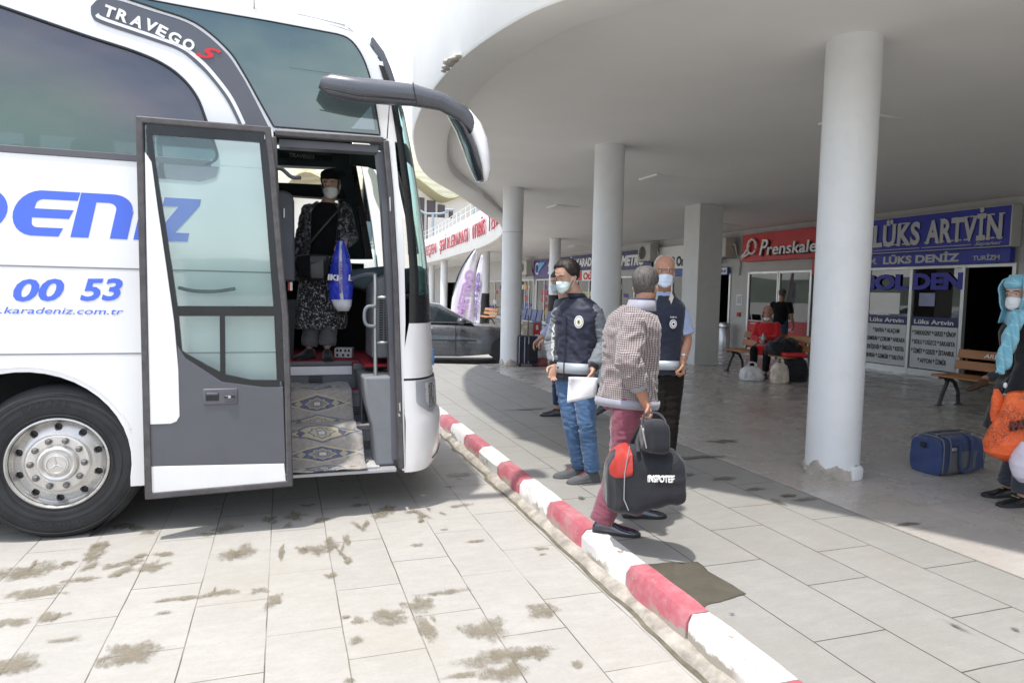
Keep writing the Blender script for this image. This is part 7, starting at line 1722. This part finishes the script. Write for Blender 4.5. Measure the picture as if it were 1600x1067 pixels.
bm = bmesh.new(); bm.from_mesh(r_); HBi = HB.inverted(); rem = [v for v in bm.verts if (lambda q: q.y > .055 and -.085 < q.z < .065 and abs(q.x) < .062)(HBi @ (v.co-S['H']))]; bmesh.ops.delete(bm, geom=rem, context='VERTS'); bm.to_mesh(r_); bm.free()
bt = thing('water_bottle', S['WL']+Z*-.05, 'small clear water bottle held by the woman in red', 'bottle'); c_ = S['WL']+fc*.07+rt*.04; MB().lathe([(.028, -.10), (.03, -.08), (.03, .04), (.012, .08), (.012, .10)], c_, n=14).build('bottle', glass('bottle_plastic', (.7, .8, .9), 1, (.5, .6, .75), .5), bt, smooth=40); MB().lathe([(.014, .10), (.014, .115)], c_, n=12).build('cap', M_navy, bt)
# her luggage
def soft_bag(name, c, sx, sy, sz, m, label, seed=0, handles=None, rz=0, cat='bag', amp=.02):
    o = thing(name, c, label, cat); k = MB(); rg = []; R_ = Matrix.Rotation(rz, 3, 'Z')
    for f, w_ in [(0, .88), (.05, 1.0), (.3, 1.06), (.6, 1.0), (.85, .8), (.97, .5), (1.0, .3)]:
        rg.append([Vector(c)+R_ @ Vector((sx/2*w_*math.copysign(abs(math.cos(q))**.7, math.cos(q)), sy/2*w_*math.copysign(abs(math.sin(q))**.7, math.sin(q)), sz*f)) for q in [2*math.pi*j/24 for j in range(24)]])
    k.loft(rg); link(remesh(k, max(.008, sx/36), 1, lambda p, n_: (amp*noise.noise(p*8+Vector((seed, 0, 0)))+amp*.5*noise.noise(p*19)) if p.z > c[2]+.02 else 0), 'bag_body', m, o)
    if handles:
        for s_ in (-1, 1): MB().tube(catmull([Vector(c)+R_ @ Vector((-sx*.2, s_*.03, sz*.9)), Vector(c)+R_ @ Vector((-sx*.12, s_*.03, sz*1.2)), Vector(c)+R_ @ Vector((sx*.12, s_*.03, sz*1.2)), Vector(c)+R_ @ Vector((sx*.2, s_*.03, sz*.9))], 4), .012, 8, flat=.3).build('handle', m, o, smooth=True)
    return o
M_pl = mat('carrier_white', (.60, .59, .60), .35, var=.1, scale=7, bump=.7, bscale=25, bdist=.008); M_plb = mat('carrier_cream', (.58, .50, .42), .4, var=.3, scale=9, bump=.6, bscale=25, bdist=.008)
soft_bag('plastic_bag', (8.03, 10.25, .004), .40, .26, .27, M_pl, 'white knotted plastic bag on the floor by the feet of the woman in red', 1, True, -.3)
soft_bag('plastic_bag', (8.30, 9.85, .004), .30, .22, .36, M_plb, 'cream plastic carrier bag standing upright right of the white knotted bag', 2, True, -.3)
soft_bag('travel_bag', (8.75, 10.02, .004), .50, .28, .46, M_nyl, 'black travel bag with red top behind the cream carrier bag', 3, False, -.4)
k = MB(); k.obox((8.72, 9.98, .49), .42, .22, .08, Matrix.Rotation(-.4, 3, 'Z')); k.build('red_top', M_red, bpy.data.objects['travel_bag'], bevel=.03)
soft_bag('bundle', (8.75, 10.30, .46), .62, .36, .30, M_nyl, 'black soft bundle lying on the bench beside the woman in red', 7, False, -.2, amp=.05)
# ---- 8 man in black tee ------------------------------------------------------------------------------
b_ = Vector((11.55, 13.75, 0)); fc = Vector((.9, .35, 0)).normalized(); rt = rightof(fc)
S = dict(face=fc, pitch=.05, H=b_+Z*1.60+fc*.03, N=b_+Z*1.43, C=b_+Z*1.24, P=b_+Z*.90, skin=SK2, g=1.04, SR=b_+Z*1.36+rt*.20, SL=b_+Z*1.36-rt*.20, ER=b_+Z*1.08+rt*.27, EL=b_+Z*1.08-rt*.27, WR=b_+Z*.86+rt*.29+fc*.08, WL=b_+Z*.86-rt*.29+fc*.05,
         HR=b_+Z*.88+rt*.09, HL=b_+Z*.88-rt*.09, KR=b_+Z*.48+rt*.10, KL=b_+Z*.48-rt*.10+fc*.06, AR=b_+Z*.09+rt*.10-fc*.08, AL=b_+Z*.09-rt*.10+fc*.10, label='man in black T-shirt seen from behind, standing at the red shop window', vox=.011)
body_frame(S, fc); S['handR'] = dict(d=-Z, n_=-rt, t_=fc, curl=.5); S['handL'] = dict(d=-Z, n_=rt, t_=fc, curl=.5)
o, T, HB = person(S); face_parts(o, T, HB, 1, HR_dark); hair_cap(o, T, HR_grey, 1, lambda a: .18 if a < .8 else (.10 if a < 1.9 else .04), thick=.007)
jacket(S, o, M_top, grow=.022, sleeve=.40, name='t_shirt', vox=.012, zlow=-.08, sr=(.072, .07, .05)); trousers(S, o, cloth('denim_mid', (.035, .055, .11)), vox=.012)
for q in 'LR': shoe(o, S['A'+q], fc, M_shoeb, M_sole, zf=.004)
# ---- 9 seated man with a cap behind the woman in the scarf -------------------------------------------------
fc = Vector((-.95, .15, 0)).normalized(); rt = rightof(fc); P_ = Vector((9.25, 6.02, .55))
S = dict(face=fc, pitch=.15, H=P_+Z*.60+fc*.16, N=P_+Z*.46+fc*.10, C=P_+Z*.30+fc*.05, P=P_, skin=SK2, g=1.0, SR=P_+Z*.42+rt*.18+fc*.08, SL=P_+Z*.42-rt*.18+fc*.08, ER=P_+Z*.15+rt*.22+fc*.15, EL=P_+Z*.15-rt*.22+fc*.18, WR=P_+Z*.08+rt*.10+fc*.40, WL=P_+Z*.10-rt*.08+fc*.42,
         HR=P_+rt*.09, HL=P_-rt*.09, KR=P_+rt*.12+fc*.45+Z*.04, KL=P_-rt*.10+fc*.46+Z*.10, AR=P_+rt*.12+fc*.42-Z*.44, AL=P_+rt*.22+fc*.72-Z*.02, label='man in pale cap sitting behind the woman in the turquoise headscarf', vox=.010)
body_frame(S, fc); S['handR'] = dict(d=fc-Z*.3, n_=-Z, t_=-rt, curl=.5); S['handL'] = dict(d=fc-Z*.2, n_=-Z, t_=rt, curl=.5)
o, T, HB = person(S); face_parts(o, T, HB, 1, HR_grey); hair_cap(o, T, HR_grey, 1, lambda a: .2 if a < 1.2 else .05, thick=.006)
jacket(S, o, cloth('shirt_pale', (.32, .34, .40)), grow=.02, sleeve=.42, vox=.012, name='shirt'); trousers(S, o, cloth('trouser_slate2', (.045, .05, .06)), vox=.012)
M_sand = mat('sandal_brown', (.09, .05, .03), .6); shoe(o, S['AR'], fc, M_sand, M_sole, zf=.004); shoe(o, S['AL']+fc*.03, fc+Z*-.3, M_sand, M_sole, zf=S['AL'].z-.09)
k = MB(); rg = [[T(hpt(2*math.pi*j/24, z_, o_))+HB @ Vector((0, 0, e_)) for j in range(24)] for z_, o_, e_ in [(.145, .010, 0), (.165, .012, 0), (.19, .013, 0), (.212, .012, .006), (.226, .006, .012), (.234, .0, .016)]]
k.loft(rg); M_capb = mat('cap_beige', (.48, .42, .35), .9, var=.1); cp = k.build('cap', M_capb, o, smooth=True)
k = MB(); rows = []
for j in range(7):
    f = j/6; rows.append([T((.078*math.sin(q), .060+.045*math.cos(q)+.085*f*math.cos(q), .150-.012*f-.02*abs(math.sin(q))*f)) for q in [math.radians(-78+156*i/12) for i in range(13)]])
k.sheet(rows); k.build('cap_brim', M_capb, cp, smooth=True, solid=.004)
k = MB()
for i in range(3): k.tube([T((.074+.004, .02-.022*i, .17)), T((.074+.004, .045-.022*i, .19))], .004, 6)
k.build('cap_stripes', M_black, cp)
# ================================================================ luggage by the third column
sc_ = atz(824, 573, .004); so2 = thing('suitcase', sc_, 'dark upright suitcase with pale trim and raised handle by the third column', 'suitcase')
rt = camdir(1, 0); dp_ = camdir(0, 1); RS = Matrix((rt, dp_, Z)).transposed(); M_suit = cloth('suit_navy', (.02, .022, .05), .8); M_tr = mat('suit_trim', (.32, .31, .30), .6)
c0 = sc_+Z*.34+dp_*.16
MB().obox(c0, .42, .27, .58, RS).build('case', M_suit, so2, bevel=.04, seg=3)
k = MB(); k.obox(c0+rt*.10-dp_*.155+Z*-.05, .20, .05, .36, RS); k.build('pocket', M_nyl, so2, bevel=.025)
for dx in (-.17, -.06, .02): MB().tube([c0+rt*dx-dp_*.14+Z*.27, c0+rt*dx-dp_*.142, c0+rt*dx-dp_*.14-Z*.27], .012, 6).build('trim', M_tr, so2)
for dx in (-.16, .14): MB().lathe([(.035, -.02), (.035, .02)], sc_+rt*dx+Z*.035-dp_*0, ax='x', n=14).build('castor', M_black, so2)
k = MB(); a = c0+Z*.28; k.tube([a-rt*.15, a-rt*.15+Z*.42, a+rt*.0+Z*.42, a+rt*.0], .011, 8); k.build('telescopic_handle', M_black, so2)
tg_ = at(838, 530, 13.4); o = thing('luggage_trolley', (tg_.x, tg_.y, .004), 'grey luggage trolley panel with red and white label behind the suitcase', 'trolley')
c1 = sc_+dp_*.55+rt*.20
k = MB(); k.obox(c1+Z*.60, .20, .04, .62, RS); k.build('panel', mat('trolley_grey', (.22, .23, .23), .6), o, bevel=.02)
k = MB(); k.obox(c1+Z*.70-dp_*.025, .14, .01, .34, RS); k.build('label', M_red, o); k = MB(); k.obox(c1+Z*.60-dp_*.032, .09, .006, .06, RS); k.obox(c1+Z*.78-dp_*.032, .05, .006, .10, RS); k.build('label_print', M_signw, o)
k = MB(); k.obox(c1+Z*.14+dp_*.3, .46, .62, .04, RS); k.build('deck', M_steel, o, bevel=.01)
for dx in (-.2, .2): MB().lathe([(.06, -.02), (.06, .02)], c1+rt*dx+Z*.062+dp_*.2, ax='x', n=14).build('wheel', M_black, o)
for i, (px_, py_, kk_, sx, sz, m_, lab) in enumerate([(812, 574, 14.9, .5, .52, M_pl, 'white sack standing between the third column and the suitcase'), (818, 574, 15.6, .6, .85, M_plb, 'tall cream sack behind the white one by the third column'),
      (852, 576, 15.0, .75, .50, M_pl, 'big white sack on the floor right of the suitcase'), (846, 560, 16.2, .8, .72, M_pl, 'pale sack farther back above the big white one'), (872, 574, 15.6, .6, .42, mat('sack_grey', (.28, .28, .27), .7), 'grey sack beyond the reaching arm of the masked man')]):
    p = at(px_, py_, kk_); soft_bag('sack', (p.x, p.y, .004), sx, sx*.7, sz, m_, lab, 10+i, False, .2*i, 'sack', .03)
p = at(848, 572, 14.2); soft_bag('cloth_bag', (p.x, p.y, .004), .45, .3, .16, mat('cloth_rose', (.30, .10, .11), .9), 'low dark pink cloth bag lying right of the suitcase', 20, False, .3)
# rows of blue waiting chairs far inside
def chair_row(x, y, n, label):
    o = thing('waiting_chairs', (x, y, 0), label, 'chair row'); M_cs = mat('chair_blue', (.02, .03, .12), .45)
    MB().box(x-.03, x+.03, y-.1, y+.55*n, .36, .40).build('beam', M_steel, o)
    for i in range(n):
        k = MB(); c_ = Vector((x, y+.27+.55*i, .44)); k.obox(c_, .44, .46, .04, Matrix.Rotation(.08, 3, 'Y')); k.build('seat', M_cs, o, bevel=.015)
        k = MB(); k.obox(c_+Vector((.22, 0, .26)), .04, .46, .44, Matrix.Rotation(.2, 3, 'Y')); k.build('backrest', M_cs, o, bevel=.015)
    for yy in (y+.1, y+.55*n-.2): MB().box(x-.2, x+.2, yy-.03, yy+.03, .004, .36).build('leg', M_steel, o, bevel=.01)
p = at(838, 502, 24); chair_row(p.x, p.y, 4, 'row of dark blue waiting chairs in front of the far ticket offices')
p = at(884, 508, 21); chair_row(p.x, p.y, 4, 'nearer row of dark blue waiting chairs behind the young man')
p = at(750, 500, 30); bench(p.x, p.y-1, p.y+1, 'far wooden bench under the far canopy, right of the banners')
# blue sports bag on the floor
M_sb = mat('bag_royal', (.018, .04, .135), .6, var=.15, bump=.4, bscale=18, bdist=.006, sheen=.2); M_sg2 = mat('bag_slate', (.13, .135, .15), .6, var=.1, bump=.4, bscale=18, bdist=.006)
A = atz(1440, 741, .004); Bp = atz(1470, 746, .004); Cp = atz(1536, 738, .004)
ex = (Cp-Bp).normalized(); ey = Vector((-ex.y, ex.x, 0)); Lx = (Cp-Bp).length; Ly = .30
bc = Bp+ex*Lx/2+ey*Ly/2; sp_ = thing('sports_bag', bc, 'navy and grey sports bag standing alone on the floor right of the nearest column', 'bag'); RB = Matrix((ex, ey, Z)).transposed()
def lb(mbx, x0, x1, grow=0, zt=.335, amp=.006):
    rings = []
    for i in range(7):
        x = x0+(x1-x0)*i/6; ring = []
        for q in range(32):
            a = 2*math.pi*q/32; yy = (Ly/2+grow)*math.copysign(abs(math.cos(a))**.42, math.cos(a)); zz2 = zt/2+(zt/2+grow)*math.copysign(abs(math.sin(a))**.42, math.sin(a))
            p = Vector((x, yy, zz2)); bul = 1-.08*(abs(x)/(Lx/2))**4; p.z *= bul; p.z = max(p.z, .0)+0.0; ring.append(bc+RB @ p)
        rings.append(ring)
    mbx.loft(rings); return mbx
k = MB(); lb(k, -Lx/2, Lx/2); link(remesh(k, .008, 2, lambda p, n_: .007*noise.noise(p*11)), 'bag_body', M_sb, sp_)
k = MB(); lb(k, -Lx/2+.09, Lx/2-.10, .004); me_ = remesh(k, .008, 1, lambda p, n_: .007*noise.noise(p*11)); bm = bmesh.new(); bm.from_mesh(me_); RBi = RB.inverted()
bmesh.ops.delete(bm, geom=[v for v in bm.verts if (RBi @ (v.co-bc)).z > .215], context='VERTS'); bm.to_mesh(me_); bm.free(); link(me_, 'grey_panel', M_sg2, sp_)
def lw(pts, r=.012, nm='handle', m=M_sb, flat=.3, up=None): MB().tube(catmull([bc+RB @ Vector(p) for p in pts], 5), r, 8, flat=flat, up=up).build(nm, m, sp_, smooth=True)
lw([(-.07, -Ly/2-.012, .26), (-.065, -Ly/2-.02, .10), (-.03, -Ly/2-.025, .045), (.04, -Ly/2-.025, .045), (.075, -Ly/2-.02, .10), (.08, -Ly/2-.012, .30), (.07, -Ly/2+.06, .345)], .018, up=(ex.x, ex.y, 0))
for xx in (-Lx/2+.01, Lx/2-.01, -Lx/2+.095): lw([(xx, -Ly/2-.004, .03), (xx, -Ly/2-.005, .28), (xx, -Ly/2+.06, .335), (xx, Ly/2-.06, .335), (xx, Ly/2, .28)], .006, 'piping', M_sg2, 1)
lw([(-Lx/2+.05, -.05, .342), (0, -.055, .348), (Lx/2-.05, -.05, .342)], .012, 'zip_strip', M_sg2); lw([(-Lx/2+.05, .05, .342), (0, .055, .348), (Lx/2-.05, .05, .342)], .012, 'zip_strip', M_sg2)
k = MB(); k.obox(bc+RB @ Vector((-Lx/2+.13, -Ly/2-.012, .235)), .06, .012, .028, RB); k.build('buckle', M_steel, sp_, bevel=.004)
k = MB(); k.obox(bc+RB @ Vector((-Lx/2-.012, 0.02, .25)), .012, .05, .05, RB); k.build('end_tab', M_nyl, sp_, bevel=.004)
# litter on the ground
for (a, b, s_, m_, lab) in [(745, 861-0, .012, M_black, None)]: pass
